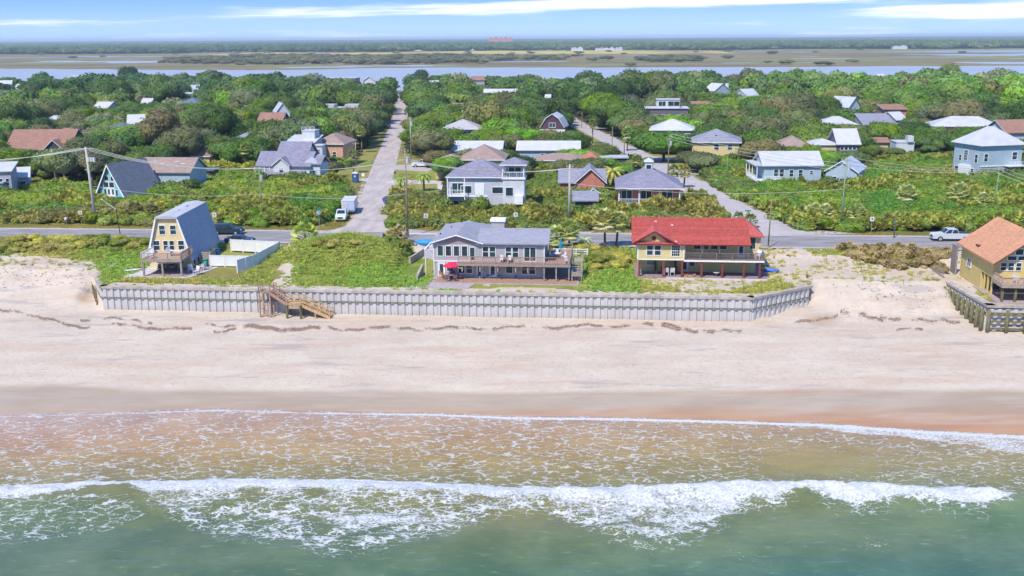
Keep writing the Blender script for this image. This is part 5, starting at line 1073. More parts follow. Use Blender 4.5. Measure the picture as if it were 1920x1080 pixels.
# ------------------------------------------------------------ middle grey house
hB = thing('beach_house', 'grey two-storey beach house with long timber deck above the red umbrella', 'house', uvz(-11.3, 8, zA), SY)
GW = mat_siding('grey_lap_siding', A(194, 191, 194, .76), .18); GT = mat('gable_taupe', A(184, 166, 172, .72), .8, .08, 2); BR = mat_shingle('light_grey_shingle', A(176, 176, 190, .6), .22)
wl = MB(); wl.box(0, 14.9, 0, 9, 0, 4.7); wl.prism([(0, 4.7), (6.2, 4.7), (3.1, 5.75)], 0, 12, 'y'); wl.box(0.01, 6.19, 9, 13, 0, 4.69); wl.build('wall', GW, hB)
MB().prism([(.35, 4.74), (5.85, 4.74), (3.1, 5.68)], -.03, -.003, 'y').build('gable_panel', GT, hB)
roof_slab(hB, 8.9, 9, 4.72, 1.2, 'gx', BR, ov=.45, x0=6.2, th=.16)
rb = MB(); a0, a1, b0, b1, h_, rh_ = -.5, 6.75, -.55, 13.4, 4.72, 1.3; xm = 3.1
rb.add([(a0, b0, h_), (a1, b0, h_), (a1, b1, h_), (a0, b1, h_), (a0, b0, h_ + .15), (a1, b0, h_ + .15), (a1, b1, h_ + .15), (a0, b1, h_ + .15), (xm, b0, h_ + rh_), (xm, b1 - 3.6, h_ + rh_)], [(4, 8, 9, 7), (8, 5, 6, 9), (7, 9, 6)], 0)
rb.add([(a0, b0, h_), (a1, b0, h_), (a1, b1, h_), (a0, b1, h_), (a0, b0, h_ + .15), (a1, b0, h_ + .15), (a1, b1, h_ + .15), (a0, b1, h_ + .15), (xm, b0, h_ + rh_), (xm, b0, h_ + rh_ - .16)], [(0, 9, 8, 4), (9, 1, 5, 8), (1, 2, 6, 5), (2, 3, 7, 6), (3, 0, 4, 7)], 1)
rb.build('roof', [BR, WHITE()], hB)
ch = MB(); ch.box(6.7, 8.6, 9.6, 11.2, 0, 6.0); ch.build('chimney', GW, hB); MB().box(6.55, 8.75, 9.45, 11.35, 6.0, 6.35).build('chimney_cap', WHITE(), hB)
for x, y, z in ((1.2, 8, 5.3), (2.4, 10, 5.7), (9.3, 4.6, 6.0), (.2, 4.3, 5.0)): MB().tube((x, y, z - .1), (x, y, z + .28), .1).build('vent_pipe', DARK(), hB)
for x in (.85, 1.95, 3.05, 4.15): window(hB, x, 0, 3.0, .72, 1.35, 'f', '1')
for x in (7.0, 7.95, 10.1, 11.05): window(hB, x, 0, 2.95, .75, 1.35, 'f', '2')
window(hB, 13.0, 0, 2.45, 1.5, 1.85, 'f', 's', 'sliding_door'); window(hB, 5.2, 0, 2.45, .62, 1.75, 'f', '1')
door(hB, .95, 0, .1, .8, 1.95); window(hB, 2.1, 0, .9, .8, 1.1, 'f', '1')
for x in (3.7, 4.75, 12.3, 13.3): window(hB, x, 0, .65, .78, 1.35, 'f', '2')
window(hB, 10.2, 0, .75, .85, 1.25, 'f', '1'); door(hB, 6.15, 0, .1, .65, 1.8); door(hB, 7.95, 0, .1, .85, 1.85)
for x in (1.55, 6.9, 8.7): MB().box(x - .07, x + .07, -.12, -.03, 1.6, 1.85).build('wall_lamp', DARK(), hB)
MB().box(-.02, 5.0, -.10, -.065, 2.2, 2.38).build('band', WHITE(), hB); MB().box(-.12, -.02, -.06, .1, 0, 4.7).build('corner_board', WHITE(), hB); MB().box(14.86, 14.98, -.10, .1, 0, 4.7).build('corner_board', WHITE(), hB)
RB_ = mat('red_brown_deck', A(186, 150, 134, .68), .85, .25, 6)
nb_ = 0
for i in range(6): b0 = -1.55 + i * .26; MB().box(3.4, 18.4, b0, b0 + .24, 2.26, 2.32).build('deck_board', RB_, hB)
for i in range(30): b0 = .03 + i * .26; MB().box(15.0, 18.4, b0, b0 + .24, 2.26, 2.32).build('deck_board', RB_, hB)
MB().box(3.3, 18.5, -1.68, -1.58, 2.0, 2.32).build('rim_beam', WOODG(), hB); MB().box(18.42, 18.52, -1.57, 7.8, 2.0, 2.32).build('rim_beam', WOODG(), hB)
railing(hB, (3.5, -1.6, 2.32), (18.4, -1.6, 2.32), .95, 1.75, RB_, .1, balus=.25); railing(hB, (18.45, -1.5, 2.32), (18.45, 7.8, 2.32), .95, 1.9, WOODG(), .1); railing(hB, (15.2, 7.85, 2.32), (18.4, 7.85, 2.32), .95, 1.6, WOODG(), .1)
for x in (4.0, 6.4, 8.8, 11.2, 12.8, 15.0, 16.6, 18.3): MB().box(x - .08, x + .08, -1.55, -1.4, 0 if x > 14 else 1.2, 2.26).build('post', WOODG(), hB)
for x in (6.4, 8.8, 11.2, 12.8): MB().bar((x, -.06, 1.0), (x, -1.45, 2.2), .1, .1).build('bracket', RB_, hB)
for x in (15.0, 18.3): MB().box(x - .08, x + .08, 7.5, 7.7, 0, 2.26).build('post', WOODG(), hB)
for i in range(8): MB().box(18.6, 20.0, 1.2 - i * .32, 1.5 - i * .32, 2.1 - i * .26, 2.16 - i * .26).build('tread', WOODG(), hB)
railing(hB, (20.0, 1.4, 2.1), (20.0, -1.3, .1), .95, 1.2, WOODG(), .1); MB().box(18.6, 20.1, 1.5, 3.4, 2.1, 2.2).build('landing', WOODG(), hB); railing(hB, (18.6, 3.4, 2.2), (20.1, 3.4, 2.2), .9, 1.4, WOODG(), .1)
for x, y in ((20.0, 3.3), (20.0, 1.5), (18.7, -1.2), (20.0, -1.2)): MB().box(x - .08, x + .08, y - .08, y + .08, -.05, 2.1 if y > 1 else 1.6).build('post', WOODG(), hB)
MB().box(18.7, 19.9, -1.3, -1.2, .7, 1.3).build('stair_panel', WOODG(), hB)
MB().box(-1.6, -.15, 1.2, 2.2, 2.4, 3.5).build('bay_box', mat('bay_lilac', A(214, 210, 226, .72)), hB); MB().tube((-1.4, 1.1, 0), (-1.4, 1.1, 2.4), .06).build('post', WHITE(), hB); MB().bar((-1.55, 1.2, 3.5), (-.3, 4.2, 4.9), .14, .14).build('brace', WHITE(), hB)
slab('patio', [(-12.2, 1.9), (-5.9, 1.9), (-5.3, 4.6), (8.3, 4.6), (8.3, 16), (-12.2, 16)], 5.49, mat('patio_mauve', A(214, 198, 200, .6), .88, .1, 1.6)); slab('patio', [(-10.9, 4.9), (8.1, 4.9), (8.1, 8), (-10.9, 8)], 5.50, PATB, .012)
slab('walkway', [(-13.6, 1.6), (-12.25, 1.6), (-12.25, 9), (-13.4, 9)], 5.47, PATW)
gs = thing('garden_steps', 'four pale wooden steps at the left end of the grey house patio', 'steps', uvz(-12.9, .9, 5.0), SY)
for i in range(4): MB().box(-.95, .95, -.5 + i * .28, -.25 + i * .28, .06 + i * .11, .14 + i * .11).build('tread', mat('pale_step', A(206, 200, 190, .62)), gs)
for x in (-1, 1): MB().box(x - .05, x + .05, .4, .5, 0, 1.2).build('post', WOODG(), gs)
rw = thing('retaining_wall', 'low pale stone retaining wall beside the left side of the grey house', 'wall', uvz(-13.3, 5.5, 5.3), SY); 
for i in range(7): MB().box(-.15, .15, i * .62, i * .62 + .58, -.3, .9 + i * .1 + .04 * (i % 2)).build('stone', CAPM, rw)
rw2 = thing('driveway_wall', 'pale concrete wall running up to the road left of the grey house', 'wall', uvz(-16.2, 15.5, 5.4), SY + R(-8)); MB().box(-.12, .12, 0, 8.5, -.3, 1.1).build('wall', CAPM, rw2)
# ------------------------------------------------------------ red-roofed house
hC = thing('red_roof_house', 'yellow beach house on brown posts under a broad red tile roof', 'house', uvz(16.1, 10.1, zA), SY)
CY = mat_siding('cream_lap_siding', A(248, 226, 164, .72), .2); POST = mat('red_brown_post', A(150, 76, 60, .7), .7, .15, 4); REDT = mat('red_tile', A(218, 110, 100, .64), .6, .14, 2.5, bump=.1); REDE = mat('dark_red_fascia', A(150, 46, 44, .8), .6)
w_ = MB(); w_.box(0, 6.2, 0, 11.5, 2.4, 4.7); w_.prism([(0, 4.7), (4.3, 4.7), (2.15, 6.15)], 0, 6, 'y'); w_.build('wall', CY, hC)
MB().box(6.2, 15.2, 2.0, 11.5, 2.4, 4.65).build('wall', CY, hC); MB().box(14.4, 16.9, 4.2, 11, 2.4, 5.1).build('wall', CY, hC); MB().box(.3, 16.2, 3.2, 11.3, 0, 2.38).build('wall', CY, hC)
MB().box(-.05, .12, -.05, .12, 2.4, 4.7).build('corner_board', WHITE(), hC); MB().box(6.12, 6.26, -.05, .12, 2.4, 4.6).build('corner_board', WHITE(), hC)
MB().box(-.04, 6.24, -.05, .0, 2.36, 2.48).build('band', WHITE(), hC)
for x in (1.6, 2.65): window(hC, x + .05, -.0, 3.05, .78, 1.3, 'f', '2')
gb = MB(); window(hC, 5.1, 0, 2.95, 1.05, 1.45, 'f', 'g')
MB().tube((2.15, -.07, 5.35), (2.15, .02, 5.35), .3, n=14).build('gable_vent', mat('vent_brown', A(110, 80, 40, .7)), hC)
for x, ww in ((8.1, .9), (9.3, .6), (10.4, .9), (11.6, .9)): window(hC, x, 2.0, 3.55, ww, .75, 'f', '1')
door(hC, 14.0, 2.0, 2.45, .8, 1.95); window(hC, 15.8, 4.2, 3.2, .8, 1.6, 'f', '1')
window(hC, 2.0, 3.2, 1.0, 1.1, 1.0, 'f', 'g'); door(hC, 6.6, 3.2, .05, .85, 1.95); window(hC, 7.6, 3.2, .9, .7, 1.1, 'f', '1')
MB().box(6.2, 16.8, -.15, 1.99, 2.32, 2.45).build('balcony_floor', mat('balcony_deck', A(170, 140, 130, .7)), hC); MB().box(6.2, 16.85, -.25, -.16, 2.24, 2.46).build('rim_beam', WHITE(), hC); MB().box(15.2, 16.8, 2.0, 4.2, 2.32, 2.45).build('balcony_floor', MATS['balcony_deck'], hC)
TB = mat('taupe_rail', A(150, 136, 130, .7), .7, .1); railing(hC, (6.3, -.18, 2.45), (16.8, -.18, 2.45), 1.0, 2.3, TB, .09, balus=.14); railing(hC, (16.8, -.1, 2.45), (16.8, 4.2, 2.45), 1.0, 2, TB, .09, balus=.14)
for x in (6.35, 8.6, 10.9): MB().box(x - .06, x + .06, -.14, -.02, 3.4, 4.6).build('post', TB, hC)
for x in (.3, 3.5, 6.0, 8.6, 11.35, 14.2, 16.3): MB().box(x - .13, x + .13, -.1, .16, 0, 2.34).build('post', POST, hC)
for x in (2.6, 5.3): MB().box(x - .12, x + .12, 2.6, 2.84, 0, 2.34).build('post', mat('dark_post', (.05, .045, .05)), hC)
# roof: deck plus separate tile courses
rf = MB(); rf.prism([(-.5, 4.62), (5.75, 7.2), (12.0, 4.62), (12.0, 4.5), (5.75, 7.02), (-.5, 4.5)], -.75, 14.9, 'x'); rC = rf.build('roof', REDE, hC)
def courses(par, p0, p1, xa, xb, n, th=.11):
    """tile courses up a slope from p0=(y,z) to p1 ; xa,xb functions of t"""
    for i in range(n):
        t0, t1 = i / n, (i + 1.12) / n; t1 = min(t1, 1.0); ya, za = p0[0] + (p1[0] - p0[0]) * t0, p0[1] + (p1[1] - p0[1]) * t0; yb, zb = p0[0] + (p1[0] - p0[0]) * t1, p0[1] + (p1[1] - p0[1]) * t1
        q = MB(); q.add([(xa(t0), ya, za + .01), (xb(t0), ya, za + .01), (xb(t1), yb, zb + .005), (xa(t1), yb, zb + .005), (xa(t0), ya, za + th + .06), (xb(t0), ya, za + th + .06), (xb(t1), yb, zb + .03), (xa(t1), yb, zb + .03)],
                        [(0, 3, 2, 1), (4, 5, 6, 7), (0, 1, 5, 4), (1, 2, 6, 5), (2, 3, 7, 6), (3, 0, 4, 7)]); q.build('tile_course', REDT, par)
courses(rC, (-.55, 4.63), (5.75, 7.22), lambda t: -.8, lambda t: 14.95, 22); courses(rC, (12.05, 4.63), (5.75, 7.22), lambda t: -.8, lambda t: 14.95, 8)
# front gable over the left block
g2 = MB(); g2.prism([(-.75, 4.5), (2.15, 6.22), (5.3, 4.5), (5.3, 4.66), (2.15, 6.42), (-.75, 4.66)], -.65, 4.2, 'y'); gC = g2.build('gable_roof', REDE, hC)
for sx, xe in ((-1, -.8), (1, 5.35)):
    for i in range(6):
        t0, t1 = i / 6, (i + 1.05) / 6; xa_, za_ = xe + (2.15 - xe) * t0, 4.70 + 1.74 * t0; xb_, zb_ = xe + (2.15 - xe) * min(1, t1), 4.70 + 1.74 * min(1, t1); q = MB()
        yb0 = -.5 + (za_ - 4.6) * 2.45; yb1 = -.5 + (zb_ - 4.6) * 2.45
        q.add([(xa_, -.68, za_), (xb_, -.68, zb_), (xb_, yb1 + .2, zb_), (xa_, yb0 + .2, za_), (xa_, -.68, za_ + .1), (xb_, -.68, zb_ + .03), (xb_, yb1 + .2, zb_ + .03), (xa_, yb0 + .2, za_ + .1)],
              [(0, 3, 2, 1), (4, 5, 6, 7), (0, 1, 5, 4), (1, 2, 6, 5), (2, 3, 7, 6), (3, 0, 4, 7)]); q.build('tile_course', REDT, gC)
rr = MB(); rr.add([(14.0, 3.6, 5.05), (17.3, 3.6, 5.05), (17.3, 11.5, 5.05), (14.0, 11.5, 5.05), (14.0, 7.5, 6.7), (15.2, 7.5, 6.6), (14.0, 3.6, 4.9), (17.3, 3.6, 4.9), (17.3, 11.5, 4.9)], [(0, 1, 5, 4), (1, 2, 5), (2, 3, 4, 5), (6, 7, 1, 0), (7, 8, 2, 1)]); rr.build('side_roof', [REDT], hC)
for x, y, z in ((4.6, 3.6, 6.45), (4.1, .2, 5.05), (4.9, -.2, 4.9), (2.4, 4.6, 6.8)): MB().box(x, x + .3, y, y + .3, z - .15, z + .1).build('roof_vent', WHITE(), hC)
slab('patio', [(15.8, 9.6), (33.6, 9.3), (34.3, 13), (34, 20), (15.8, 20)], 5.50, mat('lilac_paving', A(176, 150, 160, .6), .9, .15, 2)); slab('patio_edge', [(20, 9.25), (33.5, 8.95), (33.5, 9.3), (20, 9.6)], 5.56, PATW)
# ------------------------------------------------------------ right house
hD = thing('gable_house', 'yellow beach house with orange shingle gable roof at the right edge', 'house', uvz(59.6, 2.3, zA - .05), SY)
DYE = mat_siding('yellow_stucco', A(240, 214, 136, .72), .5)
w_ = MB(); w_.prism([(0.2, 2.3), (9.0, 2.3), (9.0, 4.5), (4.6, 7.6), (.2, 4.5)], .6, 12.2, 'y'); w_.box(.2, 9, 4.6, 12.2, 0, 2.3); w_.build('wall', DYE, hD)
roof = MB(); roof.prism([(-.35, 4.15), (4.6, 7.75), (9.5, 4.15), (9.5, 4.35), (4.6, 7.98), (-.35, 4.35)], -.6, 12.8, 'y', 0, 1); rD = roof.build('roof', [sho, mat('dark_fascia', A(110, 80, 76, .8))], hD)
MB().box(.35, .9, 6.9, 7.9, 4.95, 5.15).build('skylight', GLASS(), hD)
window(hD, .18, 9.0, 1.9, 1.3, 1.0, 'l', 's'); 
for (x, z, w1, h1) in [(2.2, 4.6, 1.0, .5), (3.4, 4.6, .9, .5), (4.6, 4.6, .9, .5), (3.0, 5.3, .9, .7), (4.3, 5.3, .9, 1.1), (1.3, 3.3, .65, .95), (2.2, 3.3, .65, .95), (3.1, 3.3, .6, .95)]: window(hD, x, .58, z, w1, h1, 'f', '2' if h1 > .9 else '1')
door(hD, 4.6, .58, 2.35, 1.0, 2.0, 'f', mat('dark_brown_door', A(110, 70, 50, .7)))
for i in range(12): b0 = -2.7 + i * .27; MB().box(.2, 12, b0, b0 + .25, 2.12, 2.2).build('deck_board', MATS['deck_pink_board'], hD)
MB().box(.1, 12, -2.82, -2.72, 1.86, 2.2).build('rim_beam', WOODG(), hD); MB().box(.08, .18, -2.7, .58, 1.86, 2.2).build('rim_beam', WOODG(), hD)
railing(hD, (.2, -2.75, 2.2), (12, -2.75, 2.2), .95, 1.5, MATS['deck_pink_board'], .1, balus=.14); railing(hD, (.15, -2.7, 2.2), (.15, .5, 2.2), .95, 1.6, MATS['deck_pink_board'], .1, balus=.14)
for x in (.35, 1.9, 5, 8): MB().box(x - .13, x + .13, -2.5, -2.24, 0, 1.9).build('post', PILE, hD)
for y in (1.0, 2.3, 3.5): MB().box(.25, .45, y, y + .2, 0, 2.3).build('post', DYE, hD)
MB().box(-.35, -.15, 12.4, 14.4, 0.0, 3.9).build('side_stair_wall', WOODG(), hD); MB().box(1.2, 2.2, 3.4, 3.6, .2, 1.2).build('grill_cabinet', DARK(), hD)
slab('patio', [(59.3, -.6), (92, -1.4), (92, 8), (59.3, 8)], 5.44, mat('patio_grey_mauve', A(196, 176, 172, .6), .88, .12, 2))
pf = thing('picket_fence', 'leaning weathered picket fence on the sand left of the orange-roofed house', 'fence', uvz(57.2, 11.6, 5.5), SY)
for i in range(14): MB().box(-.4 + i * -.02, -.36 + i * -.02, i * .28, i * .28 + .09, -.2, 1.1 + .1 * ((i * 7) % 3)).build('picket', WOODG(), pf)
MB().box(-.46, -.42, 0, 3.9, .7, .78).build('rail', WOODG(), pf)
# ------------------------------------------------------------ garden furniture
def lounger(label, col, px, py, rz, frame=None, group='loungers on the patio of the grey house', z=None):
    a = G(px, py); a[2] = z if z is not None else a[2]; o = thing('lounger', label, 'lounger', a, rz, group); m = mat('sling_%d_%d_%d' % col, A(*col, .7), .7, .08, 8); fr_ = frame or WHITE()
    MB().bar((-.65, 0, .34), (.5, 0, .34), .62, .05).build('seat', m, o); MB().bar((.5, 0, .34), (1.0, 0, 1.0), .62, .05).build('backrest', m, o)
    for y in (-.3, .3):
        MB().bar((-.7, y, .3), (.5, y, .3), .06, .07).bar((.48, y, .32), (1.0, y, 1.02), .06, .07).build('frame', fr_, o)
        for x in (-.55, .45): MB().bar((x, y, 0), (x, y, .3), .06, .06).build('leg', fr_, o)
        MB().bar((-.1, y * 1.15, .55), (.6, y * 1.15, .55), .08, .04).build('armrest', fr_, o)
    return o
zp = 5.5; GRN = (40, 92, 84)
lounger('bright blue lounge chair on the patio right of the red umbrella', (40, 160, 226), 881, 519, R(70), z=zp)
lounger('dark green lounger with white frame beside the grill', GRN, 903, 521, R(40), z=zp); lounger('dark green lounger in front of the glazed door', GRN, 921, 521, R(40), z=zp)
lounger('brown lounger with cream frame right of the green loungers', (150, 86, 72), 941, 521, R(40), mat('cream_frame', A(236, 214, 186, .7)), z=zp); lounger('low grey-brown lounger at the right end of the loungers row', (104, 92, 98), 972, 521, R(30), mat('brown_frame', A(120, 100, 96, .7)), z=zp)
um = thing('parasol', 'open red umbrella over a round patio table', 'parasol', (*P(847, 524, zp)[:2], zp)); um_m = mat('red_canvas', A(244, 44, 92, .75), .7, .05)
c = MB(); n = 8; rr_ = 1.15
for i in range(n):
    a0_, a1_ = 2 * math.pi * i / n, 2 * math.pi * (i + 1) / n; v = [(math.cos(a_) * r_, math.sin(a_) * r_, z_) for a_, r_, z_ in ((a0_, rr_, 1.95), (a1_, rr_, 1.95), (a1_, .6, 2.25), (a0_, .6, 2.25))]
    c.add(v, [(0, 1, 2, 3)]); c.add([v[3], v[2], (0, 0, 2.42)], [(0, 1, 2)]); c.add([(v[0][0], v[0][1], 1.95), (v[1][0], v[1][1], 1.95), (v[1][0], v[1][1], 1.83), (v[0][0], v[0][1], 1.83)], [(0, 1, 2, 3)])
c.build('canopy', um_m, um); MB().tube((0, 0, 0), (0, 0, 2.4), .03).build('pole', DARK(), um); MB().tube((0, 0, 0), (0, 0, .12), .3, n=12).build('base', DARK(), um)
TBL = thing('patio_table', 'round pinkish patio table under the red umbrella', 'table', (*P(847, 524, zp)[:2], zp)); MB().tube((0, 0, .68), (0, 0, .73), .62, n=16).build('tabletop', mat('pink_table', A(196, 140, 150, .7)), TBL)
for i in range(4): x, y = .4 * math.cos(i * 1.57 + .8), .4 * math.sin(i * 1.57 + .8); MB().tube((x, y, 0), (x * .8, y * .8, .68), .025).build('leg', DARK(), TBL)
def chair(label, a, rz, m, group=None, sc=1.0):
    o = thing('chair', label, 'chair', a, rz, group); MB().box(-.25, .25, -.25, .25, .40, .45).build('seat', m, o); MB().bar((0, .25, .42), (0, .36, .95), .5, .05).build('backrest', m, o)
    for x in (-.22, .22):
        for y in (-.2, .24): MB().box(x - .025, x + .025, y - .025, y + .025, 0, .4).build('leg', m, o)
        MB().box(x - .03, x + .03, -.22, .28, .62, .66).build('armrest', m, o)
    if sc != 1: o.scale = (sc, sc, sc)
    return o
DM = mat('mauve_metal', A(150, 110, 120, .7)); tb = P(847, 524, zp)
for (dx, dy, rz, l) in ((-.95, .1, 90, 'mauve chair at the left side of the umbrella table'), (.95, .1, -90, 'mauve chair at the right side of the umbrella table'), (.1, .95, 0, 'mauve chair behind the umbrella table facing the sea'), (-.45, -.95, 180, 'dark chair nearest the sea at the umbrella table, left one'), (.5, -.9, 180, 'dark chair nearest the sea at the umbrella table, right one')):
    chair(l, (tb[0] + dx, tb[1] + dy, zp), R(rz), DM if dy > -.5 else mat('grey_metal', A(130, 120, 126, .7)), 'chairs around the umbrella table')
chair('wooden chair standing apart left of the umbrella table', (*P(829, 521, zp)[:2], zp), R(60), WOODN())
gr = thing('kettle_grill', 'dark kettle grill between the blue and green loungers', 'grill', (*P(893, 519, zp)[:2], zp)); MB().ball((0, 0, .85), .3).build('bowl', DARK(), gr)
for i in range(3): MB().tube((.1 * math.cos(i * 2.1), .1 * math.sin(i * 2.1), .7), (.28 * math.cos(i * 2.1), .28 * math.sin(i * 2.1), 0), .02).build('leg', METAL(), gr)
fp = thing('fire_bowl', 'rusty round fire bowl at the right end of the grey house patio', 'fire bowl', (*P(1067, 525, zp)[:2], zp)); MB().cone((0, 0), .5, .15, -.05, 14).tube((0, 0, .15), (0, 0, .22), .5, n=14).build('bowl', mat('rust', A(120, 80, 66, .7)), fp)
def deckz(z): return zA + z
def Ploc(o, x, y, z): c, s = math.cos(o.rotation_euler[2]), math.sin(o.rotation_euler[2]); l = o.location; return (l[0] + x * c - y * s, l[1] + x * s + y * c, l[2] + z)
WC = mat('white_plastic', A(240, 238, 244, .7), .5)
for i, (x, y, rz, l) in enumerate(((9.2, -.75, -5, 'left white deck chair against the upper deck rail of the grey house'), (10.3, -.75, -5, 'right white deck chair against the upper deck rail of the grey house'), (15.8, 2.5, 60, 'white chair left of the round table on the grey house terrace'), (17.4, 2.3, -60, 'white chair right of the round table on the grey house terrace'), (16.4, 3.6, 0, 'white chair behind the round table on the grey house terrace'), (17.9, -.6, 20, 'dark seated small white chair at the terrace corner rail'))):
    chair(l, Ploc(hB, x, y, 2.32), SY + R(rz), WC, 'white chairs on the upper deck')
tt_ = thing('terrace_table', 'round white table on the grey house upper terrace', 'table', Ploc(hB, 16.5, 2.5, 2.32)); MB().tube((0, 0, .7), (0, 0, .75), .6, n=16).build('tabletop', WC, tt_); MB().tube((0, 0, 0), (0, 0, .7), .05).build('pedestal', WC, tt_)
tu = thing('closed_parasol', 'folded turquoise umbrella standing on the grey house terrace', 'parasol', Ploc(hB, 16.9, 5.2, 2.32)); MB().tube((0, 0, .9), (0, 0, 2.2), .28, .1, 8).build('canopy', mat('turquoise_canvas', A(36, 150, 190, .75)), tu); MB().tube((0, 0, 0), (0, 0, 2.3), .03).build('pole', METAL(), tu); MB().tube((0, 0, 0), (0, 0, .1), .25).build('base', DARK(), tu)
tw = thing('beach_towel', 'turquoise towel hung over the terrace corner rail', 'towel', Ploc(hB, 18.45, -1.0, 2.75)); MB().box(-.05, .05, -.35, .35, -.35, .5).build('cloth', MATS['turquoise_canvas'], tw)
bb_ = thing('deck_sofa', 'small brown cushioned bench between two white chairs on the deck', 'bench', Ploc(hB, 9.75, -.1, 2.32), SY); MB().box(-.7, .7, -.3, .3, .3, .42).build('seat', DM, bb_); MB().box(-.7, .7, .25, .35, .42, .8).build('backrest', DM, bb_)
for x in (-.6, .6): MB().box(x - .04, x + .04, -.25, .25, 0, .3).build('leg', DM, bb_)
# mansard house deck and patio
for (x, y, z, rz, l) in ((-1.2, -4.2, 2.28, -20, 'white chair at the left corner of the yellow house deck'), (.9, -2.3, 2.28, 60, 'white chair left of the deck table on the yellow house'), (2.7, -2.0, 2.28, -60, 'white chair right of the deck table on the yellow house'), (3.9, -3.4, .05, 20, 'white garden chair under the right edge of the yellow house deck'), (5.0, -4.4, .05, -30, 'white lounge chair on the brick edge of the yellow house patio'), (5.0, -1.6, .05, -100, 'white bench chair on the right side of the yellow house patio')):
    chair(l, Ploc(hA, x, y, z), AY + R(rz), WC, 'white chairs of the yellow house', 1.25)
for (x, y, l) in ((-.9, -2.2, 'dark dining chair left under the yellow house deck'), (.3, -2.4, 'dark dining chair in the middle under the yellow house deck'), (1.5, -2.3, 'dark dining chair right under the yellow house deck')): chair(l, Ploc(hA, x, y, .05), AY, mat('grey_metal', (.1, .1, .1)), 'dark chairs under the deck')
dt = thing('deck_table', 'long white table on the yellow house deck', 'table', Ploc(hA, 1.8, -2.2, 2.28), AY); MB().box(-.9, .9, -.4, .4, .7, .75).build('tabletop', WC, dt)
for x in (-.8, .8): MB().box(x - .04, x + .04, -.3, .3, 0, .7).build('leg', WC, dt)
pt = thing('dining_table', 'dark dining table in the shade under the yellow house deck', 'table', Ploc(hA, .3, -1.4, .05), AY); MB().box(-1, 1, -.45, .45, .7, .75).build('tabletop', DARK(), pt)
for x in (-.9, .9): MB().box(x - .04, x + .04, -.35, .35, 0, .7).build('leg', DARK(), pt)
kb = thing('paddle_board', 'white board lying on the sand at the left of the yellow house patio', 'board', (*P(250, 507, 5.55)[:2], 5.52), R(30)); q = MB(); q.ball((0, 0, .12), 1.3, 12, 6, .09); o_ = q.build('hull', WC, kb, True); o_.scale = (1, .3, 1)
def bin_(label, px, py, col, z, h=1.15):
    o = thing('wheelie_bin', label, 'bin', (*P(px, py, z)[:2], z), SY); m = mat('bin_%d_%d_%d' % col, A(*col, .8), .5, .05); MB().add([(-.25, -.28, .08), (.25, -.28, .08), (.25, .28, .08), (-.25, .28, .08), (-.32, -.36, h), (.32, -.36, h), (.32, .36, h), (-.32, .36, h)], [(0, 3, 2, 1), (4, 5, 6, 7), (0, 1, 5, 4), (1, 2, 6, 5), (2, 3, 7, 6), (3, 0, 4, 7)]).build('body', m, o)
    MB().prism([(-.4, h), (.38, h), (.38, h + .06), (0, h + .14), (-.4, h + .08)], -.34, .34, 'x').build('lid', m, o)
    for x in (-.28, .28): MB().tube((x - .03, .3, .1), (x + .03, .3, .1), .1, n=10).build('wheel', DARK(), o)
bin_('black bin against the yellow wall behind the mansard house', 401, 482, (30, 34, 44), 5.5, 1.0); bin_('blue bin right of the black bin by the yellow wall', 408, 481, (30, 90, 160), 5.5, 1.2); bin_('teal bin beside the short white inner fence', 386, 499, (36, 150, 130), 5.5, .95)
# red house porch furniture
for (x, y, z, rz, l) in ((4.0, .9, .05, 0, 'left white chair under the red-roofed house'), (4.8, .9, .05, 0, 'right white chair under the red-roofed house')): chair(l, Ploc(hC, x, y, z), SY + R(180), WC, 'white chairs under the red-roofed house', 1.2)
ct = thing('porch_table', 'dark green table behind the white chairs under the red-roofed house', 'table', Ploc(hC, 4.4, 1.9, .05), SY); MB().box(-1.1, 1.1, -.4, .4, .8, .86).build('tabletop', mat('dark_green_top', A(60, 80, 60, .7)), ct)
for x in (-1, 1): MB().box(x - .04, x + .04, -.35, .35, 0, .8).build('leg', DARK(), ct)
g3 = thing('white_planter_table', 'low white table under the middle of the red-roofed house', 'table', Ploc(hC, 10.7, .9, .05), SY); MB().tube((0, 0, .5), (0, 0, .56), .45, n=12).build('tabletop', WC, g3); MB().tube((0, 0, 0), (0, 0, .5), .06).build('pedestal', WC, g3)
fr2 = thing('stone_fire_ring', 'octagonal terracotta fire ring on the sand before the red-roofed house', 'fire pit', (*P(1292, 517, 5.5)[:2], 5.42)); 
for i in range(8): a_ = i * math.pi / 4; MB().box(-.3, .3, -.14, .14, 0, .32).build('stone', mat('terracotta_stone', A(214, 158, 136, .65)), fr2, loc=(.75 * math.cos(a_), .75 * math.sin(a_), 0), rz=a_ + math.pi / 2)
MB().tube((0, 0, .1), (0, 0, .16), .7, n=8).build('sand_fill', mat('ring_fill', A(206, 160, 140, .6)), fr2)
ky = thing('kayak', 'blue kayak lying in the grass right of the red-roofed house', 'kayak', G(1446, 510), R(-20)); o_ = MB().ball((0, 0, .25), 1.15, 14, 8, .25).build('hull', mat('kayak_blue', A(64, 110, 220, .8), .4), ky, True); o_.scale = (1, .34, 1)
for (px_, l) in ((1418, 'white lattice chair on the right corner of the red house balcony'),): chair(l, Ploc(hC, 16.2, 1.0, 2.46), SY + R(-30), WC, None, 1.3)
chair('grey chair at the middle of the red house balcony', Ploc(hC, 11.0, .7, 2.46), SY, mat('grey_metal', (.1, .1, .1)))
for (x, y, rz, l) in ((2.2, -1.6, 30, 'white chair left of the table on the right house deck'), (3.0, -2.2, -100, 'low white chair in front of the table on the right house deck')): chair(l, Ploc(hD, x, y, 2.2), SY + R(rz), WC, None, 1.2)
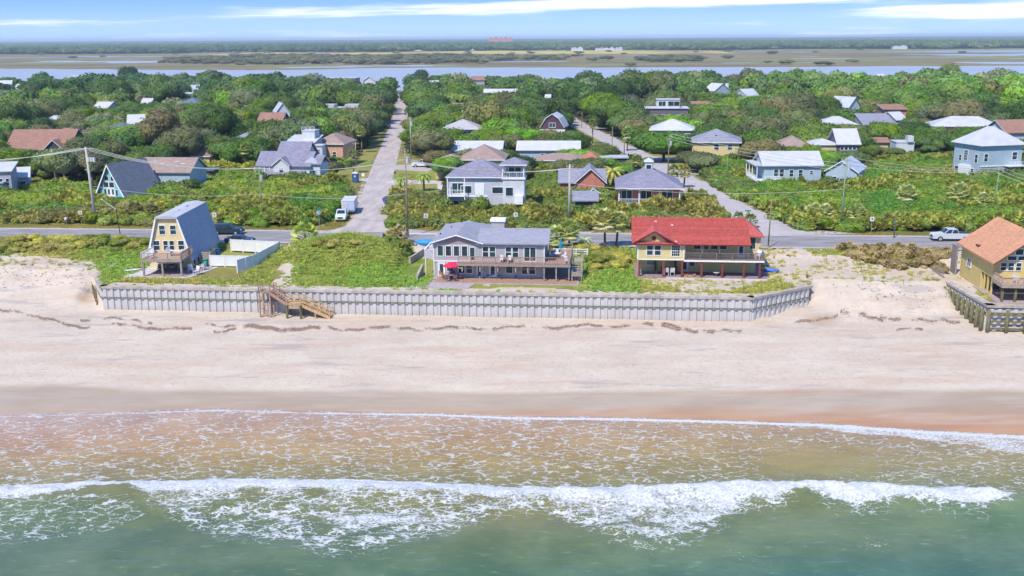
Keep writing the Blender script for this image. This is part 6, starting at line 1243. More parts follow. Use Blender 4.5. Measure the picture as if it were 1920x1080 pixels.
dt2 = thing('deck_table', 'round white table on the orange-roofed house deck', 'table', Ploc(hD, 4.0, -1.6, 2.2), SY); MB().tube((0, 0, .7), (0, 0, .75), .75, n=14).build('tabletop', WC, dt2); MB().tube((0, 0, 0), (0, 0, .7), .06).build('pedestal', WC, dt2)
ag = thing('agave_bed', 'row of pale spiky agaves before the left end of the red-roofed house', 'plants', (*P(1216, 512, 5.45)[:2], 5.42), SY)
for k in range(7):
    q = MB()
    for i in range(9): a_ = i * 2.4; q.add([(-.04, 0, 0), (.04, 0, 0), (math.cos(a_) * .35, math.sin(a_) * .35, .55)], [(0, 1, 2)])
    q.build('agave', mat('agave_green', A(160, 196, 168, .6)), ag, loc=(-1.4 + k * .42, .2 * (k % 2) - .5, 0))
sp_ = thing('pool', 'small bright blue covered boat beside the driveway of the grey house', 'boat', G(798, 461), R(-5)); o_ = MB().ball((0, 0, .5), 1.6, 14, 8, .35).build('cover', mat('cover_blue', A(60, 160, 230, .75), .5), sp_, True); o_.scale = (1, .45, 1); MB().box(-1.2, 1.2, -.5, .5, 0, .35).build('trailer', WC, sp_)
cf = thing('pergola', 'white post and beam frame behind the left end of the grey house', 'frame', G(795, 458), R(-5)); MB().box(-3.6, 2.4, -.06, .06, 1.6, 1.72).build('beam', WHITE(), cf)
for x in (-3.5, 2.3): MB().box(x - .06, x + .06, -.06, .06, 0, 1.6).build('post', WHITE(), cf)
wf = thing('ranch_fence', 'white board fence beside the road right of the grey house', 'fence', uvz(4.2, 21.5, 5.7), SY)
for z_ in (.3, .65, 1.0): MB().box(0, 5.0, -.03, .03, z_, z_ + .14).build('rail', WHITE(), wf)
for i in range(4): MB().box(i * 1.66 - .07, i * 1.66 + .07, -.09, .05, 0, 1.2).build('post', WHITE(), wf)
# ------------------------------------------------------------ vehicles
def vehicle(label, cat, a, rz, col, kindv='pickup', name='parked_car', sc=1.0, group=None, metal=.1):
    o = thing(name, label, cat, a, rz, group); m = mat('paint_%d_%d_%d' % col, A(*col, .75), .3, .03, .5, metal=metal, spec=.5); gl = mat('car_glass', (.02, .03, .04), .08, .05, spec=.8)
    L = {'pickup': 5.8, 'suv': 4.9, 'sedan': 4.7}[kindv]; hx = L / 2; Wd = .95
    if kindv == 'pickup': low = [(-hx, .5), (-hx, 1.22), (-.35 * hx, 1.24), (.42 * hx, 1.22), (.93 * hx, 1.08), (hx, .95), (hx, .42), (-hx + .1, .42)]; cab = [(-.28 * hx, 1.22), (-.22 * hx, 1.86), (.22 * hx, 1.88), (.46 * hx, 1.2)]; 
    elif kindv == 'suv': low = [(-hx, .45), (-hx + .05, 1.1), (.4 * hx, 1.1), (.9 * hx, .98), (hx, .8), (hx, .35), (-hx + .1, .35)]; cab = [(-.95 * hx, 1.08), (-.8 * hx, 1.68), (.1 * hx, 1.72), (.44 * hx, 1.08)]
    else: low = [(-hx, .45), (-hx + .05, .98), (.35 * hx, .98), (.9 * hx, .84), (hx, .7), (hx, .3), (-hx + .1, .3)]; cab = [(-.75 * hx, .96), (-.45 * hx, 1.42), (.1 * hx, 1.44), (.42 * hx, .95)]
    b = MB(); b.prism(low, -Wd, Wd, 'y'); bo = b.build('body', m, o); bv = bo.modifiers.new('edge', 'BEVEL'); bv.width = .07; bv.segments = 2
    if kindv == 'pickup': MB().box(-hx + .12, -.32 * hx, -Wd + .14, Wd - .14, 1.225, 1.25).build('truck_bed', DARK(), o)
    c = MB(); n = len(cab); ins = .16; zt = max(p[1] for p in cab)
    vs = [(x, -Wd + (.04 if z < zt - .1 else ins), z) for x, z in cab] + [(x, Wd - (.04 if z < zt - .1 else ins), z) for x, z in cab]; c.add(vs, [(i, (i + 1) % n, n + (i + 1) % n, n + i) for i in range(n)] + [tuple(range(n)), tuple(range(2 * n - 1, n - 1, -1))]); co = c.build('cabin', m, o)
    # glass panels just proud of the cabin faces
    def quad(name, pts, off):
        pts = [Vector(p) for p in pts]; nn_ = (pts[1] - pts[0]).cross(pts[3] - pts[0]).normalized() * off; ctr = sum(pts, Vector()) / 4; pts = [ctr + (p - ctr) * .84 for p in pts]; q = MB(); q.add([p + nn_ for p in pts] + [p + nn_ * .2 for p in pts], [(0, 1, 2, 3), (4, 7, 6, 5), (0, 4, 5, 1), (1, 5, 6, 2), (2, 6, 7, 3), (3, 7, 4, 0)]); q.build(name, gl, o)
    F = vs; quad('windscreen', [F[2], F[3], F[n + 3], F[n + 2]], -.02); quad('windscreen', [F[2], F[3], F[n + 3], F[n + 2]], .02); quad('rear_window', [F[0], F[1], F[n + 1], F[n]], .02); quad('rear_window', [F[0], F[1], F[n + 1], F[n]], -.02)
    for s_, k in ((-1, 0), (1, n)):
        A_, B_, C_, D_ = (Vector(F[k + j]) for j in range(4)); mid0, mid1 = A_.lerp(D_, .5), B_.lerp(C_, .5)
        for q4 in ([A_, mid0, mid1, B_], [mid0, D_, C_, mid1]): quad('side_window', q4, .025); quad('side_window', q4, -.025)
    R_ = .40 if kindv == 'pickup' else .34; tm = MB().tube((0, -.12, 0), (0, .12, 0), R_, n=14).mesh('wheel', mat('tyre_rubber', (.02, .02, .022), .8)); rm = MB().tube((0, -.135, 0), (0, .135, 0), R_ * .6, n=10).mesh('rim', METAL())
    for x in (-.62 * hx, .64 * hx):
        for y in (-Wd + .08, Wd - .08): w1 = link('wheel', tm, o, (x, y, R_)); link('rim', rm, w1)
    for y in (-.7, .7):
        MB().box(hx - .1, hx + .015, y - .17, y + .17, .72, .88).build('headlight', mat('lamp_glass', (.8, .8, .78), .2), o); MB().box(-hx - .015, -hx + .05, y - .12, y + .12, .75, 1.0).build('tail_light', mat('lamp_red', (.4, .02, .02), .3), o)
    MB().box(hx - .03, hx + .03, -.45, .45, .6, .9).build('grille', DARK(), o); MB().box(hx - .1, hx + .07, -.9, .9, .38, .52).build('bumper', METAL(), o); MB().box(-hx - .06, -hx + .1, -.9, .9, .4, .55).build('bumper', METAL(), o)
    if sc != 1: o.scale = (sc, sc, sc)
    return o
RA_ = math.atan2(RDIR[1], RDIR[0]); zr = 6.045
def onroad(px, off): s_ = road_s(*P(px, 440, 6)[:2]); p = RA + RDIR * s_ + RNRM * off; return (p[0], p[1], float(zg(p[0], p[1])) + .05)
vehicle('silver pickup truck driving on the coast road near the right edge', 'pickup truck', onroad(1765, 1.9), RA_ + math.pi, (222, 226, 230), name='pickup_truck', sc=1.02)
vehicle('dark green SUV on the coast road behind the tall yellow house', 'SUV', onroad(423, 1.9), RA_, (40, 62, 70), 'suv', 'suv', 1.02)
vehicle('dark sedan parked behind the white vinyl fence by the road', 'car', onroad(474, -5.2), RA_, (56, 70, 100), 'sedan', 'parked_car', .95)
tk = G(641, 411); vehicle('white pickup truck hitched to an enclosed trailer at the street corner', 'pickup truck', tk, R(-86), (236, 242, 250), name='pickup_truck', sc=.95)
tr = thing('enclosed_trailer', 'pale blue-white enclosed cargo trailer behind the white pickup', 'trailer', (tk[0] + .35, tk[1] + 7.0, tk[2]), R(-87)); TM = mat('trailer_white', A(200, 216, 240, .72), .4, .05)
MB().prism([(-2.9, .5), (2.7, .5), (3.1, .9), (3.1, 2.6), (-2.9, 2.6)], -1.15, 1.15, 'y').build('body', TM, tr).modifiers.new('edge', 'BEVEL').width = .08
MB().box(-2.92, 3.12, -1.17, 1.17, 2.55, 2.66).build('roof', WC, tr); MB().box(3.1, 3.16, -1.1, -.1, 1.2, 2.4).build('front_panel', WC, tr); MB().box(3.1, 4.6, -.06, .06, .5, .6).build('hitch', METAL(), tr)
for y in (-1.1, 1.1):
    for x in (-.8, .2): MB().tube((x, y - .1, .34), (x, y + .1, .34), .34, n=12).build('wheel', MATS['tyre_rubber'], tr)
vehicle('white pickup truck parked across the driveway beside the tan-roofed house', 'pickup truck', G(794, 313), R(180), (240, 244, 250), name='pickup_truck')
vehicle('white car parked in front of the grey garage at the far left', 'car', G(34, 357), R(170), (238, 238, 244), 'sedan')
vehicle('dark red car half hidden beside the long white roof', 'car', G(813, 281), R(10), (120, 40, 50), 'sedan')
vehicle('teal car parked on the left verge far up the straight street', 'car', G(725, 238), R(80), (70, 130, 150), 'suv')
vehicle('dark car partly cut by the left edge of the picture', 'car', G(-2, 372), R(160), (60, 50, 60), 'sedan')
vehicle('white car seen end-on at the driveway left of the A-frame', 'car', G(326, 280), R(70), (230, 236, 244), 'sedan')
vehicle('dark SUV under the carport by the right-hand street', 'SUV', G(1150, 300), R(5), (40, 40, 46), 'suv', 'suv')
# ------------------------------------------------------------ poles, lamps, signs, wires
WPOLE = mat('pole_wood', A(150, 130, 112, .7), .9, .2, 2, stretch=(4, 4, .4)); CPOLE = mat('pole_concrete', A(196, 192, 188, .72), .8, .08, 2); GPOLE = mat('pole_green', A(146, 170, 140, .7), .8, .12, 2)
POLES = {}
def pole(key, label, bx, by, tx, ty, m, r=.16, arm=1.6, trf=False, name='utility_pole'):
    a = G(bx, by); s = FPX / ((a - np.array((0, 0, CAMH))) @ FW); h = (by - ty) / s / .965; b = P(tx, ty, a[2] + h)
    o = thing(name, label, 'utility pole', a); top = Vector((float((tx - bx) / s * .25), 0, h))
    MB().tube((0, 0, -.5), top, r, r * .62, 10).build('shaft', m, o, True)
    if arm: MB().bar(top + Vector((-arm / 2, 0, -.45)), top + Vector((arm / 2, 0, -.45)), .1, .12).build('crossarm', m if m is not CPOLE else WOODG(), o)
    if arm:
        for x in (-arm / 2 + .1, 0, arm / 2 - .1): MB().tube(top + Vector((x, 0, -.4)), top + Vector((x, 0, -.15)), .05).build('insulator', WC, o)
    if trf: MB().tube(top + Vector((.38, -.1, -2.3)), top + Vector((.38, -.1, -1.3)), .27, n=10).build('transformer', mat('transformer_grey', A(206, 214, 220, .7)), o)
    POLES[key] = Vector(a) + top + Vector((0, 0, -.2)); return o
p1 = pole('a', 'tall thick concrete utility pole in front of the turquoise A-frame', 180, 419, 163, 281, CPOLE, .27, 2.4)
tp = POLES['a'] - Vector(p1.location); 
for i in range(3): MB().tube(tp + Vector((.4 + i * .45, -.2, -2.3)), tp + Vector((.4 + i * .45, -.2, -1.6)), .2, n=8).build('switch', WC, p1)
MB().bar(tp + Vector((-.2, -.1, -1.9)), tp + Vector((1.6, -.1, -1.9)), .1, .12).build('crossarm', METAL(), p1)
pole('b', 'green-tinged utility pole with transformer in scrub left of the street', 492, 402, 489, 318, GPOLE, .14, 1.6, True)
pole('c', 'weathered wooden utility pole with transformer at the street corner', 765, 445, 762, 285, mat('pole_old_grey', A(162, 146, 130, .7), .9, .25, 2), .18, 1.2, True)
pole('d', 'thick pale concrete utility pole behind the grey house terrace', 1067, 420, 1069, 312, CPOLE, .26, 1.2)
pole('e', 'bare brown pole behind the right end of the red roof', 1440, 466, 1446, 378, WPOLE, .12, 0)
pole('f', 'tall green utility pole with transformer in the right scrub', 1575, 432, 1587, 300, GPOLE, .16, 1.8, True)
pole('g', 'utility pole near the right edge above the orange roof', 1862, 403, 1871, 316, GPOLE, .15, 1.8)
pole('h', 'short blue-green steel post beside the coast road at right', 1676, 446, 1677, 402, mat('post_teal', A(90, 110, 120, .7)), .1, 0)
pole('i', 'wooden pole beside the right-hand street near the round oak', 1252, 333, 1254, 257, WPOLE, .15, 1.4, True)
pole('j', 'left of two brown poles by the dark carport', 1147, 297, 1148, 240, WPOLE, .14, 0); pole('k', 'right of two brown poles by the dark carport', 1170, 302, 1170, 253, WPOLE, .15, 0)
pole('l', 'green pole in front of the light blue long house', 1362, 338, 1363, 294, GPOLE, .1, 0)
pole('m', 'utility pole with lamp beside the straight street', 771, 300, 772, 223, CPOLE, .14, .9, True); pole('n', 'T-topped pole left of the straight street', 668, 312, 669, 268, CPOLE, .12, 1.6)
pole('o', 'left utility pole with transformer near the grey garage', 105, 345, 100, 282, CPOLE, .15, .8, True); pole('p', 'thin short pole right of the garage transformer pole', 122, 345, 118, 311, CPOLE, .1, 0); pole('q', 'pole with lamp among trees above the A-frame', 220, 288, 219, 245, CPOLE, .14, .6, True)
pole('r', 'distant pole at the bend of the right-hand street', 1091, 240, 1090, 212, WPOLE, .13, .8)
pole('t', 'thin pale pole at the left frame edge by the grey garage', 23, 352, 19, 315, CPOLE, .1, 0)
def wire(a, b, sag, label, r=.022, dx=0, name='power_line'):
    a = Vector(a); b = Vector(b); mb = MB(); pts = [a.lerp(b, i / 10) + Vector((0, 0, -sag * 4 * (i / 10) * (1 - i / 10))) for i in range(11)]
    o_ = pts[0].copy()
    for i in range(10): mb.tube(pts[i] - o_, pts[i + 1] - o_, r * 1.5, n=4, cap=False)
    o = mb.build(name, mat('wire_aluminium', A(206, 206, 196, .8), .5), None, loc=o_); tag(o, label, 'power line', 'overhead power lines'); return o
pl_ = POLES['a']; 
for k, kn in ((-1.0, 'leftmost'), (0, 'middle'), (1.0, 'rightmost')):
    wire(pl_ + Vector((k, 0, 0)), P(-90, 306, 6 + 11.0) + np.array((k, 0, k * .3)), .5, kn + ' overhead wire running from the tall concrete pole off the left edge', .03)
    wire(pl_ + Vector((k, 0, 0)), POLES['b'] + Vector((k * .6, 0, .2)), 1.4, kn + ' overhead wire between the tall concrete pole and the pole in the left scrub', .03)
    wire(POLES['b'] + Vector((k * .6, 0, .2)), POLES['c'] + Vector((k * .5, 0, -1.5)), 1.0, kn + ' overhead wire from the left scrub pole to the corner pole')
    wire(POLES['c'] + Vector((k * .5, 0, -1.5)), POLES['d'] + Vector((k * .5, 0, -.5)), 1.2, kn + ' overhead wire between the corner pole and the pale concrete pole')
    wire(POLES['i'] + Vector((k * .5, 0, k * .5)), POLES['f'] + Vector((k * .8, 0, -1.5 + k * .5)), .5, kn + ' overhead wire from the oak-side pole to the right scrub pole')
    wire(POLES['f'] + Vector((k * .8, 0, -.4 + k * .5)), POLES['g'] + Vector((k * .8, 0, -.3 + k * .3)), .7, kn + ' overhead wire between the two green poles in the right scrub')
    wire(POLES['g'] + Vector((k * .8, 0, -.3 + k * .3)), P(2000, 355, 14) + np.array((k, 0, k * .3)), .4, kn + ' overhead wire running from the right green pole off the right edge')
wire(POLES['d'] + Vector((0, 0, -3)), POLES['f'] + Vector((0, 0, -5)), 1.2, 'low service wire crossing in front of the brick cottage')
wire(POLES['b'] + Vector((0, 0, -4.5)), POLES['c'] + Vector((0, 0, -7)), .8, 'low service wire crossing above the left scrub'); wire(POLES['a'] + Vector((0, 0, -6.5)), POLES['b'] + Vector((0, 0, -4.5)), 1.0, 'low service wire passing the A-frame roof')
lp = thing('street_lamp', 'dark street lamp with long curved arm beside the coast road at left', 'street lamp', G(227, 449)); MB().tube((0, 0, 0), (-.35, 0, 4.9), .09, .07).build('pole', mat('lamp_post_grey', A(90, 92, 96, .7)), lp)
MB().tube((-.35, 0, 4.9), (-1.0, .2, 5.35), .045, .045).tube((-1.0, .2, 5.35), (-1.9, .4, 5.9), .04, .04).tube((-1.9, .4, 5.9), (-2.5, .5, 6.4), .035, .03).build('arm', WC, lp); MB().ball((-2.65, .55, 6.45), .22, 8, 6, .5).build('lamp_head', WC, lp)
def sign(label, px, py, ty, shape='sq', col=(232, 230, 226), mark=True, name='road_sign', z=None):
    a = G(px, py); s = FPX / ((a - np.array((0, 0, CAMH))) @ FW); h = (py - ty) / s / .965; o = thing(name, label, 'sign', a); MB().tube((0, 0, 0), (0, 0, h), .04).build('post', METAL(), o); m = mat('sign_%d_%d_%d' % col, A(*col, .8), .5, .04)
    if shape == 'sq':
        MB().box(-.33, .33, -.08, -.05, h - .72, h).build('plate', m, o)
        if mark: MB().box(-.14, .12, -.095, -.085, h - .32, h - .18).box(-.1, .14, -.095, -.085, h - .5, h - .36).build('emblem', mat('sign_mark', A(120, 118, 130, .7)), o)
    else:
        r = .42; MB().tube((0, -.05, h - .75), (0, -.08, h - .75), r, n=8).build('plate', m, o)
        MB().bar((-.5, -.02, h - .08), (.5, -.02, h - .08), .03, .2).bar((0, -.5, h - .28 + .02), (0, .5, h - .28 + .02), .03, .16).build('name_blade', mat('sign_green', A(40, 130, 90, .8)), o)
    return o
sign('white square road sign beside the tall concrete pole', 153, 420, 396); sign('white square road sign behind the grey mansard roof', 404, 425, 399); sign('white square road sign left of the grey house chimney', 799, 426, 401); sign('white square road sign right of the grey house chimney', 967, 427, 399); sign('white and blue road sign in front of the right scrub', 1633, 436, 407)
sign('back of a stop sign with green street name blades left of the white pickup', 599, 426, 391, 'oct', (150, 190, 196)); sign('back of a stop sign with dark street name blade behind the red roof', 1401, 426, 395, 'oct', (196, 198, 200)); 
sign('small dark sign post on the road edge right of the grassy mound', 722, 457, 438, 'sq', (60, 62, 66), False); sign('small blue sign beside the straight street near the corner scrub', 721, 385, 371, 'sq', (60, 100, 200), False); sign('white real estate sign on the left lawn', 681, 336, 325, 'sq', (240, 240, 240), False); sign('green and white small sign by the right-hand street', 1343, 349, 337, 'sq', (170, 210, 180), False)
mb_ = thing('mailbox', 'white mailbox on a post by the far side of the coast road', 'mailbox', G(125, 421)); MB().tube((0, 0, 0), (0, 0, .9), .05).build('post', WC, mb_); MB().box(-.2, .2, -.3, .3, .9, 1.25).build('box', WC, mb_)
mb_ = thing('mailbox', 'brown mailbox right of the straight street by the driveway', 'mailbox', G(741, 333)); MB().tube((0, 0, 0), (0, 0, 1.0), .06).build('post', WOODG(), mb_); MB().box(-.2, .2, -.3, .3, 1.0, 1.35).build('box', DARK(), mb_)
pj = thing('portable_toilet', 'blue portable toilet with white roof at the end of a short driveway', 'portable toilet', G(667, 342), R(-5)); MB().box(-.6, .6, -.6, .6, 0, 2.0).build('cabin', mat('toilet_blue', A(46, 84, 140, .8), .5), pj); MB().prism([(-.65, 2.0), (.65, 2.0), (.5, 2.3), (-.5, 2.3)], -.65, .65, 'y').build('roof', WC, pj); MB().box(-.4, .4, -.63, -.605, .1, 1.85).build('door', mat('toilet_door', A(60, 104, 160, .8)), pj); MB().box(-.2, .25, -.65, -.632, 1.3, 1.6).build('notice', WC, pj)
sw_ = thing('swing_frame', 'grey boardwalk rail emerging from the scrub in front of the lilac house', 'boardwalk', G(905, 398), R(-4)); MB().box(-3.2, 3.2, -.1, .1, 2.3, 2.45).build('rail', WOODG(), sw_); MB().box(-1.6, 3.4, -1.2, -1.0, .6, .8).build('rail', WOODG(), sw_)
for x in (-3, -.9, 3): MB().box(x - .06, x + .06, -.06, .06, 0, 2.4).build('post', WOODG(), sw_)
# ------------------------------------------------------------ plants
_A = A
def A(r, g, b, k=.62): return _A(r, g, b, k)
def warmer(t): return np.clip(np.asarray(t) * np.array((1.46, 1.38, .94)), 0, 1)
LEAF = mat_leaf(); BARK = mat('bark', (.10, .08, .06), .95, .3, 4); PALMB = mat('palm_trunk', A(150, 130, 112, .6), .95, .3, 6, stretch=(1, 1, 4)); DEAD = mat('dead_frond', A(186, 156, 112, .6), .9, .2, 5)
rg = np.random.default_rng(11)
def unit(n): v = rg.normal(size=(n, 3)); return v / np.linalg.norm(v, axis=1)[:, None]
def leafmesh(name, cen, nrm, size, val, aspect=.75, extra=None, soft=None, en=None):
    n = len(cen); a = np.cross(nrm, unit(n)); a /= np.linalg.norm(a, axis=1)[:, None] + 1e-9; b = np.cross(nrm, a)
    a = a * (size * .5)[:, None]; b = b * (size * .5 * aspect)[:, None]
    V = np.stack([cen - a, cen - b * .9 + a * .15, cen + a, cen + b], 1).reshape(-1, 3); F = np.arange(4 * n).reshape(n, 4); C = np.repeat(val, 4, axis=0)
    if extra is not None: ev, ef, ec = extra; F = np.r_[F, ef + len(V)]; V = np.r_[V, ev]; C = np.r_[C, ec]
    me = numesh(name, V, F, LEAF, True); vcol(me, 'leafv', C)
    if soft is not None:
        sn = np.repeat(soft * .8 + nrm * .45 + np.array((0, 0, .15)), 4, axis=0)
        if extra is not None: sn = np.r_[sn, en]
        sn /= np.linalg.norm(sn, axis=1)[:, None] + 1e-9; me.normals_split_custom_set_from_vertices(sn.tolist())
    return me
def blob(c, r, nu=8, nv=5, val=(.4, .5, .5)):
    V = []; F = []
    for j in range(nv + 1):
        p = math.pi * j / nv
        for i in range(nu): t = 2 * math.pi * i / nu; k = 1 + rg.uniform(-.12, .12); V.append((c[0] + r[0] * k * math.sin(p) * math.cos(t), c[1] + r[1] * k * math.sin(p) * math.sin(t), c[2] + r[2] * k * math.cos(p)))
    for j in range(nv):
        for i in range(nu): F.append((j * nu + i, (j + 1) * nu + i, (j + 1) * nu + (i + 1) % nu, j * nu + (i + 1) % nu))
    return np.array(V), np.array(F), np.tile(val, (len(V), 1))
def crown(name, Rr, H, zb, nl=16, nleaf=1700, ls=.5, flat=.75, sprd=.68):
    lobes = []
    for k in range(nl):
        a = k * 2.4 + rg.uniform(-.4, .4); q = math.sqrt((k + .5) / nl) * sprd; r_ = rg.uniform(.26, .74) * Rr
        z = zb + H * (.30 + .62 * (1 - q ** 2)) * rg.uniform(.82, 1.1) - r_ * .3
        lobes.append((np.array((math.cos(a) * q * Rr, math.sin(a) * q * Rr, z)), np.array((r_, r_, r_ * flat)), rg.uniform(-.22, .26), rg.uniform(0, 1), rg.uniform(0, 1)))
    w_ = np.array([l[1][0] ** 2 for l in lobes]); pick = rg.choice(nl, nleaf, p=w_ / w_.sum())
    d = unit(nleaf); d[:, 2] = np.abs(d[:, 2]) * .9 + d[:, 2] * .1 - .15; d /= np.linalg.norm(d, axis=1)[:, None]
    C = np.array([l[0] for l in lobes])[pick]; S = np.array([l[1] for l in lobes])[pick]; cen = C + d * S * rg.uniform(.82, 1.12, nleaf)[:, None]
    nr = d + unit(nleaf) * .75 + np.array((0, 0, .25)); nr /= np.linalg.norm(nr, axis=1)[:, None]
    lv = np.array([(l[2], l[3], l[4]) for l in lobes])[pick]
    val = np.stack([np.clip(.5 + lv[:, 0] + rg.uniform(-.22, .22, nleaf), 0.05, 1), np.clip(lv[:, 1] + rg.uniform(-.3, .3, nleaf), 0, 1), lv[:, 2]], 1)
    ev, ef, ec, off = [], [], [], 0; en_ = []
    for l in lobes:
        v, f, c = blob(l[0], l[1] * .84, 8, 5, (.32 + l[2] * .5, l[3], l[4])); ev.append(v); ef.append(f + off); ec.append(c); off += len(v); en_.append(v - l[0])
    return leafmesh(name, cen, nr, ls * rg.uniform(.6, 1.3, nleaf), val, .75, (np.concatenate(ev), np.concatenate(ef), np.concatenate(ec)), d, np.concatenate(en_))
OAKS = [crown('crown', 4.2, 3.6, 2.6, 18, 2100, .55), crown('crown', 4.6, 3.0, 2.4, 20, 2200, .55, .6), crown('crown', 3.6, 4.2, 2.4, 16, 1900, .5, .85), crown('crown', 4.0, 3.4, 2.0, 14, 1700, .5, .7, .78),
        crown('crown', 3.2, 3.0, 1.8, 12, 1500, .45), crown('crown', 4.4, 3.8, 3.0, 22, 1900, .45, .6, .8)]
FAROAK = [crown('crown', 4.4, 3.8, 2.2, 12, 420, 1.1), crown('crown', 4.0, 4.6, 2.0, 10, 380, 1.1, .9), crown('crown', 4.8, 3.0, 2.0, 12, 420, 1.1, .6)]
def grape(name, Rr, H, n=420, ls=.3):  # sea grape mound
    return crown(name, Rr, H, -.25, 9, n, ls, .8, .62)
def palmetto(name, nf=15, H=1.1, Rr=.9, spread=1.0, skirt=.15, ns=3):
    V, F, C = [], [], []
    for s_ in range(ns):
        bx, by = (rg.uniform(-.8, .8) * spread, rg.uniform(-.8, .8) * spread) if ns > 1 else (0, 0); hb = H * rg.uniform(.5, 1)
        for k in range(nf):
            a = k * 2.4 + rg.uniform(-.3, .3); el_ = rg.uniform(-.1, 1.25); d = np.array((math.cos(a) * math.cos(el_), math.sin(a) * math.cos(el_), math.sin(el_)))
            c = np.array((bx, by, hb)) + d * Rr * rg.uniform(.4, .62); s1 = np.cross(d, (0, 0, 1.)); s1 /= np.linalg.norm(s1) + 1e-6; upv = np.cross(s1, d); v0 = rg.uniform(.3, .85); hu = rg.uniform(.2, .9); dead = el_ < .1 and rg.random() < .5
            for j in range(7):
                t = (j - 3) / 3 * 1.25; tip = c + (d * math.cos(t) + s1 * math.sin(t)) * Rr * .5 + np.array((0, 0, -.12 * Rr * abs(t))) ; w_ = upv * .02 + (s1 * math.cos(t) - d * math.sin(t)) * .075 * Rr
                n0 = len(V); mid = (c * .45 + tip * .55); V += [c, mid - w_, tip, mid + w_]; F.append((n0, n0 + 1, n0 + 2, n0 + 3)); C += [(v0 + rg.uniform(-.1, .1), hu - (.9 if dead else 0), .9 if dead else .4)] * 4
    me = numesh(name, np.array(V), np.array(F), LEAF, False); vcol(me, 'leafv', np.clip(np.array(C), 0, 1.2)); return me
GRAPE = [grape('bush', 1.5, 1.3), grape('bush', 1.2, 1.7, 380), grape('bush', 1.9, 1.2, 520), grape('bush', 1.0, 1.0, 300, .26)]
PALMT = [palmetto('palmetto'), palmetto('palmetto', 18, 1.4, 1.1), palmetto('palmetto', 12, .8, .9)]
def tuft(name, n=22, h=.5, r=.28, lean=.35):
    a = rg.uniform(0, 6.28, n); q = np.sqrt(rg.random(n)) * r; b = np.stack([np.cos(a) * q, np.sin(a) * q, np.zeros(n)], 1); hh = h * rg.uniform(.5, 1.2, n)
    tip = b + np.stack([np.cos(a + rg.uniform(-1, 1, n)) * lean * hh, np.sin(a + rg.uniform(-1, 1, n)) * lean * hh, hh], 1); sd = np.stack([-np.sin(a), np.cos(a), np.zeros(n)], 1) * .022; mid = b * .5 + tip * .5
    V = np.stack([b - sd, b + sd, mid + sd * 1.2, tip], 1).reshape(-1, 3); me = numesh(name, V, np.arange(4 * n).reshape(n, 4), LEAF, False); v = rg.uniform(.3, .9, n); vcol(me, 'leafv', np.repeat(np.stack([v, rg.uniform(.2, .8, n), rg.uniform(.2, .9, n)], 1), 4, 0)); return me
TUFT = [tuft('tuft'), tuft('tuft', 16, .75, .22, .5), tuft('tuft', 26, .28, .4, .6)]
def groundleaf(name, n=60, r=.55, h=.22):  # low creeping cover
    a = rg.uniform(0, 6.28, n); q = np.sqrt(rg.random(n)) * r; c = np.stack([np.cos(a) * q, np.sin(a) * q, rg.random(n) * h * (1 - q / r * .6) + .03], 1); nr = unit(n) * .5 + np.array((0, 0, 1.)); nr /= np.linalg.norm(nr, axis=1)[:, None]
    return leafmesh(name, c, nr, rg.uniform(.14, .3, n), np.stack([rg.uniform(.25, .9, n), rg.uniform(.2, .8, n), rg.uniform(.2, .9, n)], 1))
COVER = [groundleaf('cover'), groundleaf('cover', 45, .4, .3)]
def proto(mes, nm): return [bpy.data.objects.new(nm, m) for m in mes]
def scatter(name, pts, rot, scl, idx, tint, protos, label, cat, kd='stuff'):
    n = len(pts); me = bpy.data.meshes.new(name); me.vertices.add(n); me.vertices.foreach_set('co', np.asarray(pts, np.float32).ravel())
    for nm_, ty, ar in (('sc', 'FLOAT_VECTOR', scl), ('ro', 'FLOAT_VECTOR', rot), ('tint', 'FLOAT_VECTOR', warmer(tint))):
        a = me.attributes.new(nm_, ty, 'POINT'); a.data.foreach_set('vector', np.asarray(ar, np.float32).ravel())
    a = me.attributes.new('ix', 'INT', 'POINT'); a.data.foreach_set('value', np.asarray(idx, np.int32))
    o = link(name, me); o['label'] = label; o['category'] = cat; o['kind'] = kd
    ng_ = bpy.data.node_groups.new(name + '_nodes', 'GeometryNodeTree'); ng_.interface.new_socket('Geometry', in_out='INPUT', socket_type='NodeSocketGeometry'); ng_.interface.new_socket('Geometry', in_out='OUTPUT', socket_type='NodeSocketGeometry')
    gi = ng_.nodes.new('NodeGroupInput'); go = ng_.nodes.new('NodeGroupOutput'); ip = ng_.nodes.new('GeometryNodeInstanceOnPoints'); jn = ng_.nodes.new('GeometryNodeJoinGeometry')
    for p in reversed(protos):
        oi = ng_.nodes.new('GeometryNodeObjectInfo'); oi.inputs['As Instance'].default_value = True; oi.inputs['Object'].default_value = p; ng_.links.new(oi.outputs['Geometry'], jn.inputs[0])
    def na(nm_, ty):
        q = ng_.nodes.new('GeometryNodeInputNamedAttribute'); q.data_type = ty; q.inputs['Name'].default_value = nm_; return [s for s in q.outputs if s.enabled and s.name == 'Attribute'][0]
    ng_.links.new(gi.outputs[0], ip.inputs['Points']); ng_.links.new(jn.outputs[0], ip.inputs['Instance']); ip.inputs['Pick Instance'].default_value = True
    ng_.links.new(na('ix', 'INT'), ip.inputs['Instance Index']); er = ng_.nodes.new('FunctionNodeEulerToRotation'); ng_.links.new(na('ro', 'FLOAT_VECTOR'), er.inputs[0]); ng_.links.new(er.outputs[0], ip.inputs['Rotation']); ng_.links.new(na('sc', 'FLOAT_VECTOR'), ip.inputs['Scale'])
    ng_.links.new(ip.outputs[0], go.inputs[0]); md = o.modifiers.new('scatter', 'NODES'); md.node_group = ng_; return o
